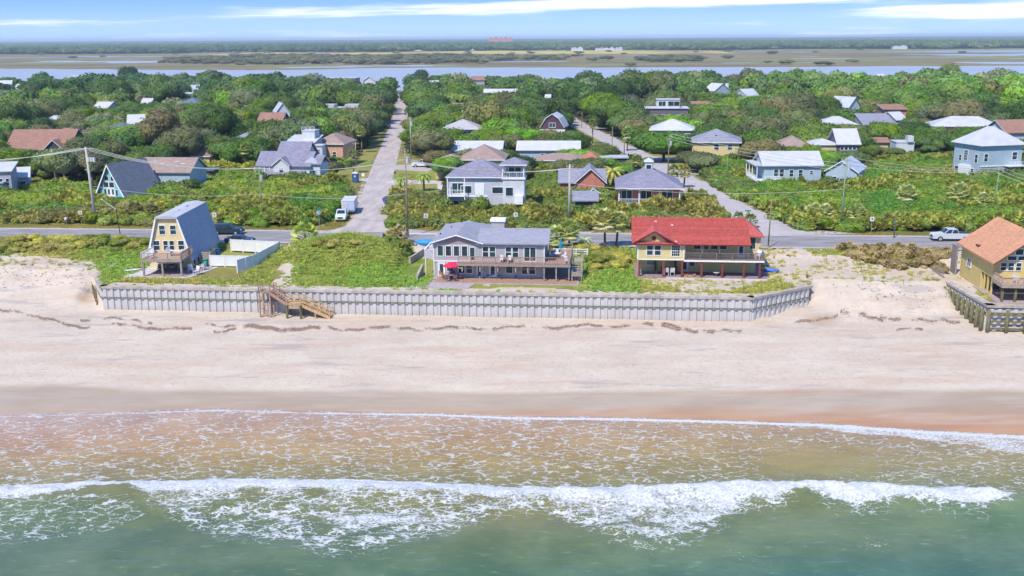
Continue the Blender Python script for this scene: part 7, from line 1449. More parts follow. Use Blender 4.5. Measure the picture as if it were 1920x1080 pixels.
def jgrid(u0, u1, v0, v1, step, jit=.9):
    U_, V_ = np.meshgrid(np.arange(u0, u1, step), np.arange(v0, v1, step)); U_ = U_.ravel() + rg.uniform(-.5, .5, U_.size) * step * jit; V_ = V_.ravel() + rg.uniform(-.5, .5, V_.size) * step * jit
    return uv2w(U_, V_)
def inpolys(px, py, L): 
    r = np.zeros(len(px), bool)
    for p in L: r |= inpoly(px, py, p)
    return r
YARD = [[(388, 462), (510, 455), (508, 498), (385, 500)], [(765, 452), (820, 452), (815, 500), (770, 485)], [(1022, 428), (1110, 428), (1110, 462), (1022, 462)], [(300, 500), (330, 500), (330, 520), (230, 520)]]
def clear_of_built(x, y, u, v, pad=.6):
    m = np.zeros(len(x), bool)
    for (u0, u1, v0, v1, _z) in FLATS: m |= (u > u0 - pad + .8) & (u < u1 + pad) & (v > v0 - pad + .3) & (v < v1 + pad)
    return ~m & (np.abs(road_d(x, y)) > RW + .6 + pad) & (seg_d(x, y, ST1) > 3.2 + pad) & (seg_d(x, y, ST2) > 3.5 + pad) & ~infoot(x, y, pad)
# 1 dune grass, tufts and creepers on the seaward dune
x, y = jgrid(-86, 88, .8, 34, .36); u, v = w2uv(x, y); z = zg(x, y); px, py, s_ = Q(x, y, z)
inl = v > np.interp(u, VBU, VBV) + .2; cov = np.where(inl, .88, 0)
for poly, dn in SANDP: cov = np.where(inpoly(px, py, poly) & inl, dn * .45, cov)
cov = np.where((v < 2.2) & (u > -54) & (u < 30), .12, cov); nz1 = vnoise(x, y, 3.5, 91); cov = cov * sstep((nz1 - .18) / .3)
ok = (rg.random(len(x)) < cov) & clear_of_built(x, y, u, v, .2) & ~inpolys(px, py, YARD[1:]) & (px > -60) & (px < 1990)
x, y, z, u, v, px, py = [a[ok] for a in (x, y, z, u, v, px, py)]; n = len(x)
dry = sstep((vnoise(x, y, 7, 5) - .35) / .3); dry = np.maximum(dry, inpoly(px, py, [(240, 520), (500, 505), (500, 545), (190, 545)]) * .8); dry = np.maximum(dry, (px > 1200) * .75 * (px < 1720)); qx_ = px + (vnoise(x, y, 4, 301) - .5) * 70; qy_ = py + (vnoise(x, y, 3, 302) - .5) * 22; dry = np.where((u > -42) & (u < -11), dry * .35, dry); lush = (rg.random(n) < .72) & inpolys(qx_, qy_, [[(655, 490), (800, 495), (800, 550), (655, 550)], [(1085, 495), (1195, 495), (1195, 552), (1085, 552)], [(190, 480), (262, 478), (262, 520), (200, 525)], [(790, 525), (900, 532), (1080, 530), (1080, 548), (800, 548)]])
cg = np.array(A(152, 176, 72, .72)); cd = np.array(A(192, 186, 108, .68)); cl_ = np.array(A(136, 176, 62, .74))
tn = mixv(np.tile(cg, (n, 1)), cd, dry); tn = np.where(lush[:, None], cl_, tn) * rg.uniform(.75, 1.25, (n, 1))
k = rg.integers(0, 5, n); k = np.where(lush, rg.integers(3, 5, n), k); sc = rg.uniform(.5, 1.1, n)
scatter('dune_grass', np.c_[x, y, z - .02], np.c_[0 * x, 0 * x, rg.uniform(0, 6.28, n)], np.c_[sc, sc, sc], k, tn, proto(TUFT, 'tuft_p') + proto(COVER, 'cover_p'), 'green and straw-coloured grass and creepers over the dune behind the seawall', 'dune grass')
# 2 verge and lawn grass
x, y = jgrid(-90, 100, 40, 110, .7); u, v = w2uv(x, y); z = zg(x, y); px, py, s_ = Q(x, y, z); sh_ = np.minimum(np.abs(road_d(x, y)) - RW, np.minimum(seg_d(x, y, ST1) - 3.2, seg_d(x, y, ST2) - 3.5))
ok = (sh_ > .8) & (sh_ < 5) & (rg.random(len(x)) < .75) & ~infoot(x, y, .5); x, y, z = x[ok], y[ok], z[ok]; n = len(x); sc = rg.uniform(.4, .9, n)
scatter('verge_grass', np.c_[x, y, z], np.c_[0 * x, 0 * x, rg.uniform(0, 6.28, n)], np.c_[sc, sc, sc], np.full(n, 2), np.tile(A(176, 164, 74, .5), (n, 1)) * rg.uniform(.8, 1.2, (n, 1)), proto(TUFT, 'tuft_p'), 'yellowish short grass along the road verges', 'grass')
# 3 scrub : sea grape and palmetto
SCR = [[(-80, 352), (60, 352), (165, 356), (170, 372), (285, 380), (290, 330), (400, 318), (480, 322), (560, 336), (640, 342), (672, 350), (655, 398), (615, 414), (585, 424), (-80, 428)],
       [(722, 366), (820, 374), (830, 396), (1000, 372), (1000, 330), (960, 300), (1045, 310), (1050, 360), (1170, 380), (1290, 384), (1335, 362), (1350, 385), (1375, 405), (1340, 436), (740, 432), (716, 415)],
       [(1345, 350), (1300, 300), (1390, 285), (1420, 335), (1560, 345), (1640, 300), (1810, 295), (1960, 310), (1960, 432), (1500, 434), (1440, 404), (1360, 365)]]
DUNEB = [[(-60, 418), (60, 422), (130, 436), (205, 446), (205, 462), (100, 470), (-60, 474)], [(205, 448), (285, 452), (280, 470), (215, 468)], [(592, 456), (640, 449), (698, 457), (690, 465), (602, 467)], [(1072, 462), (1130, 470), (1180, 488), (1172, 508), (1110, 512), (1082, 500)],
         [(1556, 462), (1640, 458), (1770, 462), (1790, 490), (1770, 512), (1680, 505), (1600, 485)], [(1800, 455), (1900, 455), (1900, 475), (1800, 470)], [(1470, 452), (1550, 455), (1545, 462), (1470, 462)], [(720, 448), (760, 446), (765, 460), (722, 462)]]
LIM = [None]
def bushes(name, label, step, v0, v1, polys, szf, seed, keep=1.0, nearveg=None):
    x, y = jgrid(-135, 135, v0, v1, step); u, v = w2uv(x, y); z = zg(x, y); px, py, s_ = Q(x, y, z)
    ok = inpolys(px, py, polys) & ~(inpolys(px, py, LAWNS) & (v > 46)) & clear_of_built(x, y, u, v, 1.0) & (rg.random(len(x)) < keep)
    lim = np.full(len(x), 9.0)
    for (bx0, by0, bx1, by1, bd) in VIS:
        over = (np.hypot(x, y) < bd) & (px + 1.3 * s_ > bx0 + 2) & (px - 1.3 * s_ < bx1 - 2) & (py > by0)
        lim = np.where(over, np.minimum(lim, (py - by1 + .12 * (by1 - by0)) / (1.5 * s_)), lim)
    ok &= lim > .3; LIM[0] = lim[ok]
    return [a[ok] for a in (x, y, z, u, v, px, py)]
x, y, z, u, v, px, py = bushes('scrub', '', 1.15, 42, 165, SCR, 1.1, 1)
n = len(x); nh = vnoise(x, y, 7, 44); ns_ = vnoise(x, y, 16, 45); nc = vnoise(x, y, 10, 46)
pal = (vnoise(x, y, 9, 47) > np.where(v < 52, .40, .56)); k = np.where(pal & (rg.random(n) < .75), 4 + rg.integers(0, 3, n), rg.integers(0, 4, n)); sc = .62 + 1.0 * nh * rg.uniform(.75, 1.2, n); sc = np.where(k >= 4, sc * .95, sc); sc = np.minimum(sc, LIM[0])
ct1 = np.array(A(142, 164, 56, .62)); ct2 = np.array(A(92, 142, 46, .62)); ct3 = np.array(A(146, 136, 100, .62)); ct4 = np.array(A(186, 172, 106, .62)); ct5 = np.array(A(112, 128, 72, .62))
tn = mixv(np.tile(ct1, (n, 1)), ct2, sstep((nc - .4) / .3)); tn = mixv(tn, ct3, sstep((ns_ - .60) / .12) * .75)
rgt = px > 1340; mid_ = (px > 715) & (px < 1345); tn = np.where(rgt[:, None], mixv(tn, ct2 * 1.12, np.full(n, .35)), tn); tn = np.where(mid_[:, None], mixv(tn, ct5, np.full(n, .6)), tn); tn = np.where((k >= 4)[:, None], mixv(tn, ct4, np.full(n, .5)), tn) * rg.uniform(.75, 1.3, (n, 1)) * 1.15
scatter('coastal_scrub', np.c_[x, y, z - .1], np.c_[0 * x, 0 * x, rg.uniform(0, 6.28, n)], np.c_[sc, sc, sc * rg.uniform(.85, 1.2, n)], k, tn, proto(GRAPE, 'bush_p') + proto(PALMT, 'palmetto_p'), 'dense green sea grape and saw palmetto scrub beyond the coast road', 'scrub')
print('scrub', n)
x, y, z, u, v, px, py = bushes('dune', '', 1.0, 2, 36, DUNEB, 1.0, 2, .78); n = len(x); k = rg.integers(0, 4, n); br = (px > 1500); k = np.where(br & (rg.random(n) < .4), 4 + rg.integers(0, 3, n), k); sc = np.minimum(rg.uniform(.4, .8, n), LIM[0])
tn = np.where(br[:, None], np.array(A(176, 158, 122, .70)), mixv(np.tile(np.array(A(176, 172, 84, .74)), (n, 1)), np.array(A(138, 156, 62, .62)), sstep((vnoise(x, y, 3, 48) - .4) / .3))) * rg.uniform(.7, 1.3, (n, 1))
scatter('dune_shrubs', np.c_[x, y, z - .1], np.c_[0 * x, 0 * x, rg.uniform(0, 6.28, n)], np.c_[sc, sc, sc * .9], k, tn, proto(GRAPE, 'bush_p') + proto(PALMT, 'palmetto_p'), 'low olive and brown sea grape shrubs along the dune crest', 'shrubs')
# 4 trees
def trunk_mesh(h, r, spread):
    mb = MB(); mb.tube((0, 0, -.4), (.1, 0, h * .45), r, r * .75, 7)
    for i in range(5): a = i * 1.257 + .4; mb.tube((.1, 0, h * .42), (math.cos(a) * spread, math.sin(a) * spread, h * rg.uniform(.75, .95)), r * .55, r * .2, 5)
    return mb.mesh('trunk', BARK)
TRUNKS = [trunk_mesh(5.0, .28, 1.9), trunk_mesh(4.6, .3, 2.2), trunk_mesh(5.2, .24, 1.5), trunk_mesh(4.4, .26, 2.0), trunk_mesh(3.8, .2, 1.3), trunk_mesh(5.6, .26, 2.1)]
cands = []
for v0, v1, st in ((46, 130, 4.6), (130, 260, 5.6), (260, 450, 7.4), (450, 572, 8.6)):
    x, y = jgrid(-620, 620, v0, v1, st, .85); cands.append(np.c_[x, y, np.full(len(x), st)])
c = np.concatenate(cands); x, y, st = c.T; u, v = w2uv(x, y); z = zg(x, y); px, py, s_ = Q(x, y, z)
ok = (px > -70) & (px < 1990) & ~inpolys(px, py, SCR) & clear_of_built(x, y, u, v, 1.8) & ~inpolys(px, py, LAWNS) & (v > 52)
sh_ = np.minimum(seg_d(x, y, ST1) - 3.2, seg_d(x, y, ST2) - 3.5); ok &= (sh_ > 2.6)
ok &= ~((py > 343)) & ~((v < 130) & (rg.random(len(x)) < .12))
x, y, st, u, v, z, px, py, s_ = [a[ok] for a in (x, y, st, u, v, z, px, py, s_)]
n = len(x); sc = st / 7.6 * np.where(rg.random(n) < .18, rg.uniform(1.3, 1.7, n), rg.uniform(.62, 1.3, n)) * 1.2; sc *= 1 + .22 * (vnoise(x, y, 40, 52) - .5) * 2; sc = np.minimum(sc, 1.95)
sc = np.where(v > 560, sc * .86, sc)
hz_ = sc * rg.uniform(.9, 1.35, n) * np.where(v > 430, .85, 1); dd = np.hypot(x, y); top = py - hz_ * 6.4 * s_ * .97; wd = 3.9 * sc * s_; keepm = np.ones(n, bool); shrink = np.ones(n)
for (bx0, by0, bx1, by1, bd) in VIS:
    mgx = min(4, .12 * (bx1 - bx0)); over = (dd < bd) & (px + wd > bx0 + mgx) & (px - wd < bx1 - mgx) & (py > by0) & (top < by1 - .06 * (by1 - by0))
    need = (py - by1 + .06 * (by1 - by0)) / np.maximum(py - top, 1e-3)      # height left below the picture box
    shrink = np.where(over, np.minimum(shrink, np.maximum(need, 0)), shrink)
keepm = shrink > .24; hz_ = hz_ * shrink; sc = sc * np.where(shrink < 1, .62 + .38 * shrink, 1)
# keep street corridors visible from the drone
x, y, st, u, v, z, px, py, s_, sc, hz_, dd = [a[keepm] for a in (x, y, st, u, v, z, px, py, s_, sc, hz_, dd)]; n = len(x)
for line, wl2 in ((ST1, 3.4), (ST2, 3.4)):
    lp_ = []
    for a, b in zip(line[:-1], line[1:]):
        for i in range(30): lp_.append(a + (b - a) * i / 30)
    lp_ = np.array(lp_); lx, ly, ls_ = Q(lp_[:, 0], lp_[:, 1], zg(lp_[:, 0], lp_[:, 1])); lim = (ly > 182) & (ly < 345) if line is ST1 else (ly > 236); lx, ly, ls_ = lx[lim], ly[lim], ls_[lim]; ld = np.hypot(lp_[lim, 0], lp_[lim, 1])
    bad = np.zeros(n, bool)
    for a_, b_, c_, d_ in zip(lx, ly, ls_, ld): bad |= (dd < d_) & (np.abs(px - a_) < wl2 * c_ * .8 + 3.2 * sc * s_) & (py > b_) & (py - hz_ * 5.6 * s_ < b_ - 1)
    kp = ~bad; x, y, st, u, v, z, px, py, s_, sc, hz_, dd = [a[kp] for a in (x, y, st, u, v, z, px, py, s_, sc, hz_, dd)]; n = len(x)
k = rg.integers(0, 6, n); rot = rg.uniform(0, 6.28, n)
n1 = vnoise(x, y, 28, 61); n2 = vnoise(x, y, 11, 62); n3 = vnoise(x, y, 55, 63)
dkg = np.array(A(62, 92, 60, .74)); blg = np.array(A(58, 100, 74, .74)); ylg = np.array(A(112, 144, 46, .74)); mdg = np.array(A(84, 118, 60, .74)); brn = np.array(A(132, 132, 108, .62)); lim_ = np.array(A(116, 172, 42, .74)); gry = np.array(A(126, 138, 120, .70))
tn = mixv(np.tile(mdg, (n, 1)), ylg, sstep((n1 - .45) / .25)); tn = mixv(tn, dkg, sstep((n3 - .5) / .2) * .8); tn = mixv(tn, brn, sstep((n2 - .60) / .08) * .8 * (v < 300)); tn = mixv(tn, gry, sstep((vnoise(x, y, 14, 65) - .64) / .06) * .7)
tn = mixv(tn, lim_, (sstep((vnoise(x, y, 17, 66) - .70) / .06)) * .75)
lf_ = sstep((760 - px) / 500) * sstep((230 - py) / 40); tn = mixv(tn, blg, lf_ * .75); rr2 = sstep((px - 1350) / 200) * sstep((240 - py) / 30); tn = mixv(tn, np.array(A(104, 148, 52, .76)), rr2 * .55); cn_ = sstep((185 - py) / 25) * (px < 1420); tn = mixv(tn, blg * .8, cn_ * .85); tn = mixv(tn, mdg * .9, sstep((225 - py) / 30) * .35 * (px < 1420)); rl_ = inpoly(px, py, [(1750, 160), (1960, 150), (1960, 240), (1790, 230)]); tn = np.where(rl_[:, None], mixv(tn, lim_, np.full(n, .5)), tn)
tn = mixv(tn, brn, (rg.random(n) < .07) * .7); tn = tn * rg.uniform(.76, 1.26, (n, 1)) * np.stack([rg.uniform(.85, 1.2, n), np.ones(n), rg.uniform(.85, 1.15, n)], 1)
order = np.argsort(dd / sc); near = order[:292]; rest = order[292:]; print('trees', n)
def where_word(px_, py_):
    a = 'left of the straight street' if px_ < 690 else ('between the two side streets' if px_ < 1240 else 'right of the angled street')
    return a
FC = np.array([(f[0], f[1]) for f in FOOT]); FPXY = [Q(f[0], f[1], 5.) for f in FOOT]; CNT = {}; ORD = ['nearest', 'second nearest', 'third nearest', 'fourth nearest', 'fifth nearest', 'sixth nearest', 'seventh nearest', 'eighth nearest', 'ninth nearest', 'tenth nearest', 'eleventh nearest', 'twelfth nearest', 'thirteenth nearest', 'fourteenth nearest']
recs = []
for i in near:
    dj = np.hypot(FC[:, 0] - x[i], FC[:, 1] - y[i]); j = int(dj.argmin()); dx_ = x[i] - FC[j, 0]; dy_ = y[i] - FC[j, 1]
    side = ('right of' if dx_ > 0 else 'left of') if abs(dx_) > abs(dy_) * .6 else ('behind' if dy_ > 0 else 'in front of')
    recs.append((float(dj[j]), int(i), j, side))
def shortl(l):
    w_ = l.split()
    for st_ in ('with', 'behind', 'beside', 'at', 'in', 'above', 'left', 'right', 'near', 'among', 'just', 'below', 'between', 'on', 'showing', 'half', 'poking', 'alone', 'standing', 'running', 'wrapped', 'deep', 'glimpsed'):
        if st_ in w_[2:]: w_ = w_[:w_.index(st_, 2)]
    return ' '.join(w_[:7])
for d0, i, j, side in sorted(recs):
    t_ = tn[i]; kd_ = 'brownish' if t_[0] > t_[1] * .93 else ('bright green' if t_[1] > .16 else ('dark green' if t_[1] < .1 else 'mid green'))
    key = (kd_, side, j); c_n = CNT.get(key, 0); CNT[key] = c_n + 1
    lb = '%s %s oak %s the %s' % (ORD[min(c_n, 13)], kd_, side, shortl(FLAB[j]))
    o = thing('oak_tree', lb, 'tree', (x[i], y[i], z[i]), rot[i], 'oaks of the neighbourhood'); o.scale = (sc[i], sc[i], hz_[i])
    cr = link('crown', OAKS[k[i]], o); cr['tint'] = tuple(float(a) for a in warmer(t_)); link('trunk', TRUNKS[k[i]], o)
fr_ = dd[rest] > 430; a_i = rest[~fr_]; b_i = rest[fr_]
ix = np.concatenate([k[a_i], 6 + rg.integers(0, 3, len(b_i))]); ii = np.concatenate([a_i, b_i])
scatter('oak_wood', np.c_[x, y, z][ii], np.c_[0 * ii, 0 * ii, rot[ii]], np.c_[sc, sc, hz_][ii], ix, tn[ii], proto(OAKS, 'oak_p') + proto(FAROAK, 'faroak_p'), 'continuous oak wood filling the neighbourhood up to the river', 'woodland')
# understory closing the floor between crowns
x, y = jgrid(-520, 520, 50, 570, 4.6); u, v = w2uv(x, y); z = zg(x, y); px, py, s_ = Q(x, y, z); ok = (px > -60) & (px < 1980) & clear_of_built(x, y, u, v, 2.2) & ~inpolys(px, py, LAWNS) & ~inpolys(px, py, SCR) & (seg_d(x, y, ST1) > 6.5) & (seg_d(x, y, ST2) > 7)
sc2 = rg.uniform(1.0, 1.9, len(x)) * np.where(v < 110, .7, 1)
for (bx0, by0, bx1, by1, bd) in VIS:
    over = (np.hypot(x, y) < bd) & (px + 1.9 * s_ > bx0 + 2) & (px - 1.9 * s_ < bx1 - 2) & (py > by0)
    sc2 = np.where(over, np.minimum(sc2, (py - by1 + .1 * (by1 - by0)) / (1.55 * s_)), sc2)
ok &= sc2 > .3
sc2 = sc2[ok]
x, y, z, px, py = [a[ok] for a in (x, y, z, px, py)]; n = len(x)
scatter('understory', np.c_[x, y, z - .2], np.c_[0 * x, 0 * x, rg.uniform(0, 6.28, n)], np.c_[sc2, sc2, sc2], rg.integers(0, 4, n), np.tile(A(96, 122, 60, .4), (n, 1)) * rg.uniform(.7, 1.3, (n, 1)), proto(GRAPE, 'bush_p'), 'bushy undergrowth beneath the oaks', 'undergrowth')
V_ = []
for (o_, W_, D_, vb_) in SKIRT:
    rz_ = o_.rotation_euler[2]; n_ = max(2, int(W_ / 1.7))
    for i in range(n_ + 2):
        lx_ = -W_ / 2 - .8 + (W_ + 1.6) * i / (n_ + 1); ly_ = -1.9 - rg.uniform(0, .8); X_ = o_.location[0] + lx_ * math.cos(rz_) - ly_ * math.sin(rz_); Y_ = o_.location[1] + lx_ * math.sin(rz_) + ly_ * math.cos(rz_); Z_ = float(zg(X_, Y_))
        qx, qy, qs = Q(X_, Y_, Z_)
        if min(abs(seg_d(X_, Y_, ST1)), abs(seg_d(X_, Y_, ST2))) < 5 or not (vb_[0] - 6 < qx < vb_[2] + 6): continue
        hgt = (float(qy) - vb_[3] + .05 * (vb_[3] - vb_[1])) / float(qs) * rg.uniform(.75, 1.15)
        if hgt < .5: continue
        hgt = min(hgt, 3.4)
        V_.append((X_, Y_, Z_ - .2, min(1.5, .6 + hgt * .3), hgt / 1.5))
V_ = np.array(V_); n = len(V_)
scatter('foundation_shrubs', V_[:, :3], np.c_[np.zeros((n, 2)), rg.uniform(0, 6.28, n)], V_[:, [3, 3, 4]], rg.integers(0, 4, n), np.tile(A(112, 138, 64, .7), (n, 1)) * rg.uniform(.65, 1.3, (n, 1)), proto(GRAPE, 'bush_p'), 'tall shrubs growing against the house walls', 'shrubs')
def solo(label, px_, py_, s_c, kk, tint, cat='tree', name='oak_tree', zs=1.0):
    a = G(px_, py_); o = thing(name, label, cat, a, px_ * .1); o.scale = (s_c, s_c, s_c * zs); c_ = link('crown', OAKS[kk], o); c_['tint'] = tuple(float(q_) for q_ in warmer(tint)); link('trunk', TRUNKS[kk], o); return o
solo('large round dark green oak beside the right-hand street', 1244, 303, 1.5, 1, A(92, 136, 56, .74), zs=.92); solo('lone round-topped tree standing against the river at left', 245, 165, 1.5, 1, A(54, 84, 58, .74), zs=2.1); solo('tall open-crowned tree standing against the river at centre', 791, 165, 1.3, 1, A(58, 86, 66, .74), zs=2.0); solo('tall yellowish tree top against the river at right', 1778, 158, 1.8, 3, A(118, 140, 60, .74), zs=1.7)
solo('small grey-green tree beside the white metal roof and carport', 1128, 288, .62, 4, A(128, 140, 104, .74)); solo('bright lime green oak left of the straight street', 500, 228, 1.3, 1, A(112, 178, 36, .74)); solo('leafy oak arching over the left verge of the straight street', 672, 268, 1.35, 1, A(86, 132, 52, .74)); solo('low round bush tree on the driveway left of the A-frame', 68, 352, .45, 4, A(150, 150, 60, .74), 'bush', 'round_bush')
# conifers
def conifer(label, px_, py_, ty, w_=.36):
    a = G(px_, py_); s = FPX / ((a - np.array((0, 0, CAMH))) @ FW); h = (py_ - ty) / s / .965; V, F, C = [], [], []
    for j in range(13):
        zz = h * (.12 + .86 * j / 13); r_ = h * w_ * (1 - j / 13.5)
        for i in range(9):
            an = i * .698 + j * .4; d = np.array((math.cos(an), math.sin(an), 0)); s1 = np.array((-d[1], d[0], 0)) * r_ * .2; t_ = np.array((0, 0, zz)); n0 = len(V)
            V += [t_, t_ + d * r_ * .5 - s1 - (0, 0, .05 * h), t_ + d * r_ - (0, 0, .03 * h), t_ + d * r_ * .5 + s1 - (0, 0, .05 * h)]; F.append((n0, n0 + 1, n0 + 2, n0 + 3)); C += [(rg.uniform(.3, .7), .6, .5)] * 4
    me = numesh('crown', np.array(V), np.array(F), LEAF, False); vcol(me, 'leafv', np.array(C)); o = thing('conifer', label, 'tree', a); c_ = link('crown', me, o); c_['tint'] = tuple(float(q_) for q_ in warmer(A(66, 84, 60, .74))); MB().tube((0, 0, -.3), (0, 0, h * .97), .16, .03, 7).build('trunk', BARK, o)
conifer('dark narrow conifer among brown trees at the far left', 131, 246, 211, .2); conifer('dark bushy conifer left of the narrow outbuilding', 88, 253, 228, .3); conifer('Norfolk pine beside the big pale blue house, left one', 1880, 313, 286, .3); conifer('smaller Norfolk pine beside the big pale blue house, right one', 1902, 312, 294, .3); conifer('dark conifer at the edge of the blue house stairs', 1915, 310, 296, .25)
# palms
def fan_palm_mesh(h, Rr=1.35, nf=44, dead=.3):
    t_ = MB(); t_.tube((0, 0, -.3), (.05, 0, h * .5), .2, .17, 8); t_.tube((.05, 0, h * .5), (0, 0, h), .17, .2, 8); tm = t_.mesh('trunk', PALMB, True); V, F, C = [], [], []
    for k in range(nf):
        a = k * 2.4; el_ = 1.2 - 2.1 * k / nf + rg.uniform(-.15, .15); d = np.array((math.cos(a) * math.cos(el_), math.sin(a) * math.cos(el_), math.sin(el_))); L = Rr * rg.uniform(.5, .68); c = np.array((0, 0, h)) + d * L + np.array((0, 0, -.12 * (1.2 - el_))); s1 = np.cross(d, (0, 0, 1.)); s1 /= np.linalg.norm(s1) + 1e-6; isd = el_ < -.35 or rg.random() < dead * .4
        n0 = len(V); V += [np.array((0, 0, h)) - s1 * .02, c - s1 * .02, c + s1 * .02, np.array((0, 0, h)) + s1 * .02]; F.append((n0, n0 + 1, n0 + 2, n0 + 3)); v0 = rg.uniform(.3, .75); C += [(v0, .4, .5)] * 4
        for j in range(9):
            t2 = (j - 4) / 4 * 1.35; tip = c + (d * math.cos(t2) + s1 * math.sin(t2)) * Rr * .48 + np.array((0, 0, -.22 * Rr * (abs(t2) * .5 + .3))); w_ = (s1 * math.cos(t2) - d * math.sin(t2)) * .07 * Rr; mid = c * .5 + tip * .5; n0 = len(V); V += [c, mid - w_, tip, mid + w_]; F.append((n0, n0 + 1, n0 + 2, n0 + 3)); C += [((.95 if isd else v0) + rg.uniform(-.08, .08), -.6 if isd else .4, 1.3 if isd else .4)] * 4
    me = numesh('fronds', np.array(V), np.array(F), LEAF, False); vcol(me, 'leafv', np.array(C)); return tm, me
def date_palm_mesh(h, Rr=2.0, nf=30):
    t_ = MB(); t_.tube((0, 0, -.3), (0, 0, h), .22, .2, 8); tm = t_.mesh('trunk', PALMB, True); V, F, C = [], [], []
    for k in range(nf):
        a = k * 2.4; el_ = 1.25 - 1.5 * k / nf; p = np.array((0, 0, h)); d = np.array((math.cos(a), math.sin(a), 0)); s1 = np.array((-d[1], d[0], 0)); e = el_; v0 = rg.uniform(.35, .8)
        for j in range(7):
            q = p + (d * math.cos(e) + np.array((0, 0, math.sin(e)))) * Rr / 7; w_ = .16 * Rr * math.sin(math.pi * (j + .8) / 8)
            for sg in (-1, 1):
                n0 = len(V); V += [p, q, q + s1 * sg * w_ + d * w_ * .6 - (0, 0, w_ * .35), p + s1 * sg * w_ * .3 + d * w_ * .2]; F.append((n0, n0 + 1, n0 + 2, n0 + 3)); C += [(v0, .5, .5)] * 4
            p = q; e -= .27
    me = numesh('fronds', np.array(V), np.array(F), LEAF, False); vcol(me, 'leafv', np.array(C)); return tm, me
PALMC = [0]
def palm(label, bx, by, hx, hy, Rr=1.35, kd_='fan', tint=(124, 142, 74), dead=.3, nf=44):
    a = G(bx, by); s = FPX / ((a - np.array((0, 0, CAMH))) @ FW); h = max(.5, (by - hy) / s / .965); tm, fm_ = (fan_palm_mesh(h, Rr, nf, dead) if kd_ == 'fan' else date_palm_mesh(h, Rr)); o = thing('palm_tree', label, 'palm tree', a); o.rotation_euler = (0, math.atan2((hx - bx) / s, h), bx * .3); o.rotation_euler = (0, float(math.atan2((hx - bx) / s, h)), 0)
    link('trunk', tm, o); c_ = link('fronds', fm_, o); c_['tint'] = tuple(float(q_) for q_ in warmer(A(*tint, 1.15))); return o
palm('short thick cabbage palm on the road edge right of the white fence', 572, 456, 572, 440, 2.3, dead=.15, tint=(150, 166, 84), nf=56); palm('shaggy cabbage palm at the left of the corner pole base', 738, 458, 737, 441, 1.5, tint=(150, 146, 92), dead=.6); palm('dense cabbage palm in front of the corner pole', 753, 458, 752, 436, 1.5, tint=(150, 146, 92), dead=.6)
palm('cabbage palm behind the grey house terrace, left one', 1044, 466, 1043, 440, 1.7, tint=(136, 154, 92), nf=54); palm('cabbage palm behind the grey house terrace, right taller one', 1067, 466, 1066, 430, 1.9, tint=(140, 152, 92), nf=56); palm('tall cabbage palm left of the red roof, larger shaggy head', 1134, 466, 1132, 412, 1.95, tint=(150, 154, 100), dead=.4, nf=64); palm('slimmer cabbage palm between the shaggy palm and the red roof', 1155, 464, 1158, 414, 1.7, tint=(140, 150, 92), dead=.3, nf=56)
palm('spiky silver agave-like palm right of the terrace palms', 1096, 458, 1096, 452, 1.5, 'date', (150, 170, 150)); palm('small palm left of the stop sign behind the red roof', 1384, 424, 1384, 408, 1.2, tint=(110, 124, 80)); palm('small palm right of the stop sign behind the red roof', 1405, 428, 1406, 412, 1.4, tint=(120, 130, 84))
palm('small date palm on the lawn beside the straight street', 753, 357, 752, 339, 1.9, 'date'); palm('taller date palm on the lawn in front of the lilac house', 795, 358, 795, 331, 2.1, 'date')
palm('palm in front of the right-hand street near the carport', 1195, 330, 1194, 300, 1.5, tint=(118, 130, 70)); palm('large date palm with spread fronds behind the brick house', 1148, 348, 1148, 325, 3.2, 'date', (150, 150, 80)); palm('left of two palms right of the brick cottage', 1262, 348, 1262, 320, 1.5, tint=(118, 130, 70)); palm('right of two palms right of the brick cottage', 1282, 352, 1283, 322, 1.5, tint=(128, 130, 70))
palm('cabbage palm standing before the grove right of the street bend', 1176, 283, 1176, 250, 2.0, tint=(110, 140, 70)); palm('left shaggy palm in front of the yellow house', 1322, 290, 1322, 256, 2.0, tint=(140, 132, 92), dead=.6); palm('right shaggy palm in front of the yellow house', 1341, 292, 1342, 258, 2.0, tint=(140, 132, 92), dead=.6)
palm('palm with golden fronds right of the yellow house', 1366, 292, 1368, 276, 1.8, tint=(150, 156, 60)); palm('brown dying palm left of the tan hip roof at right', 1441, 288, 1440, 263, 2.2, tint=(176, 150, 96), dead=1); palm('palm beside the peach house left of the street', 655, 290, 655, 268, 2.0, tint=(130, 136, 60))
palm('palm in the driveway left edge near the grey garage', 9, 356, 8, 340, 1.3, tint=(140, 130, 90)); palm('palms leaning over the corner scrub right of the straight street', 748, 392, 748, 380, 1.6, tint=(104, 120, 78))
PM_ = [fan_palm_mesh(h_, 1.6, 40, .4) for h_ in (4.5, 6.0, 7.5)]
pi_ = rg.choice(len(x), min(len(x), 4000), replace=False) if False else None
cp_ = jgrid(-200, 200, 60, 330, 17); pxu, pyv = cp_; pz_ = zg(pxu, pyv); qx, qy, qs = Q(pxu, pyv, pz_); uu, vv = w2uv(pxu, pyv)
okp = (qx > 0) & (qx < 1920) & (qy < 352) & ~infoot(pxu, pyv, 2) & (seg_d(pxu, pyv, ST1) > 6) & (seg_d(pxu, pyv, ST2) > 6) & (rg.random(len(pxu)) < .42)
for (bx0, by0, bx1, by1, bd) in VIS: okp &= ~((np.hypot(pxu, pyv) < bd) & (qx + 1.8 * qs > bx0) & (qx - 1.8 * qs < bx1) & (qy > by0) & (qy - 8 * qs < by1))
sel = np.where(okp)[0]; CN2 = {}
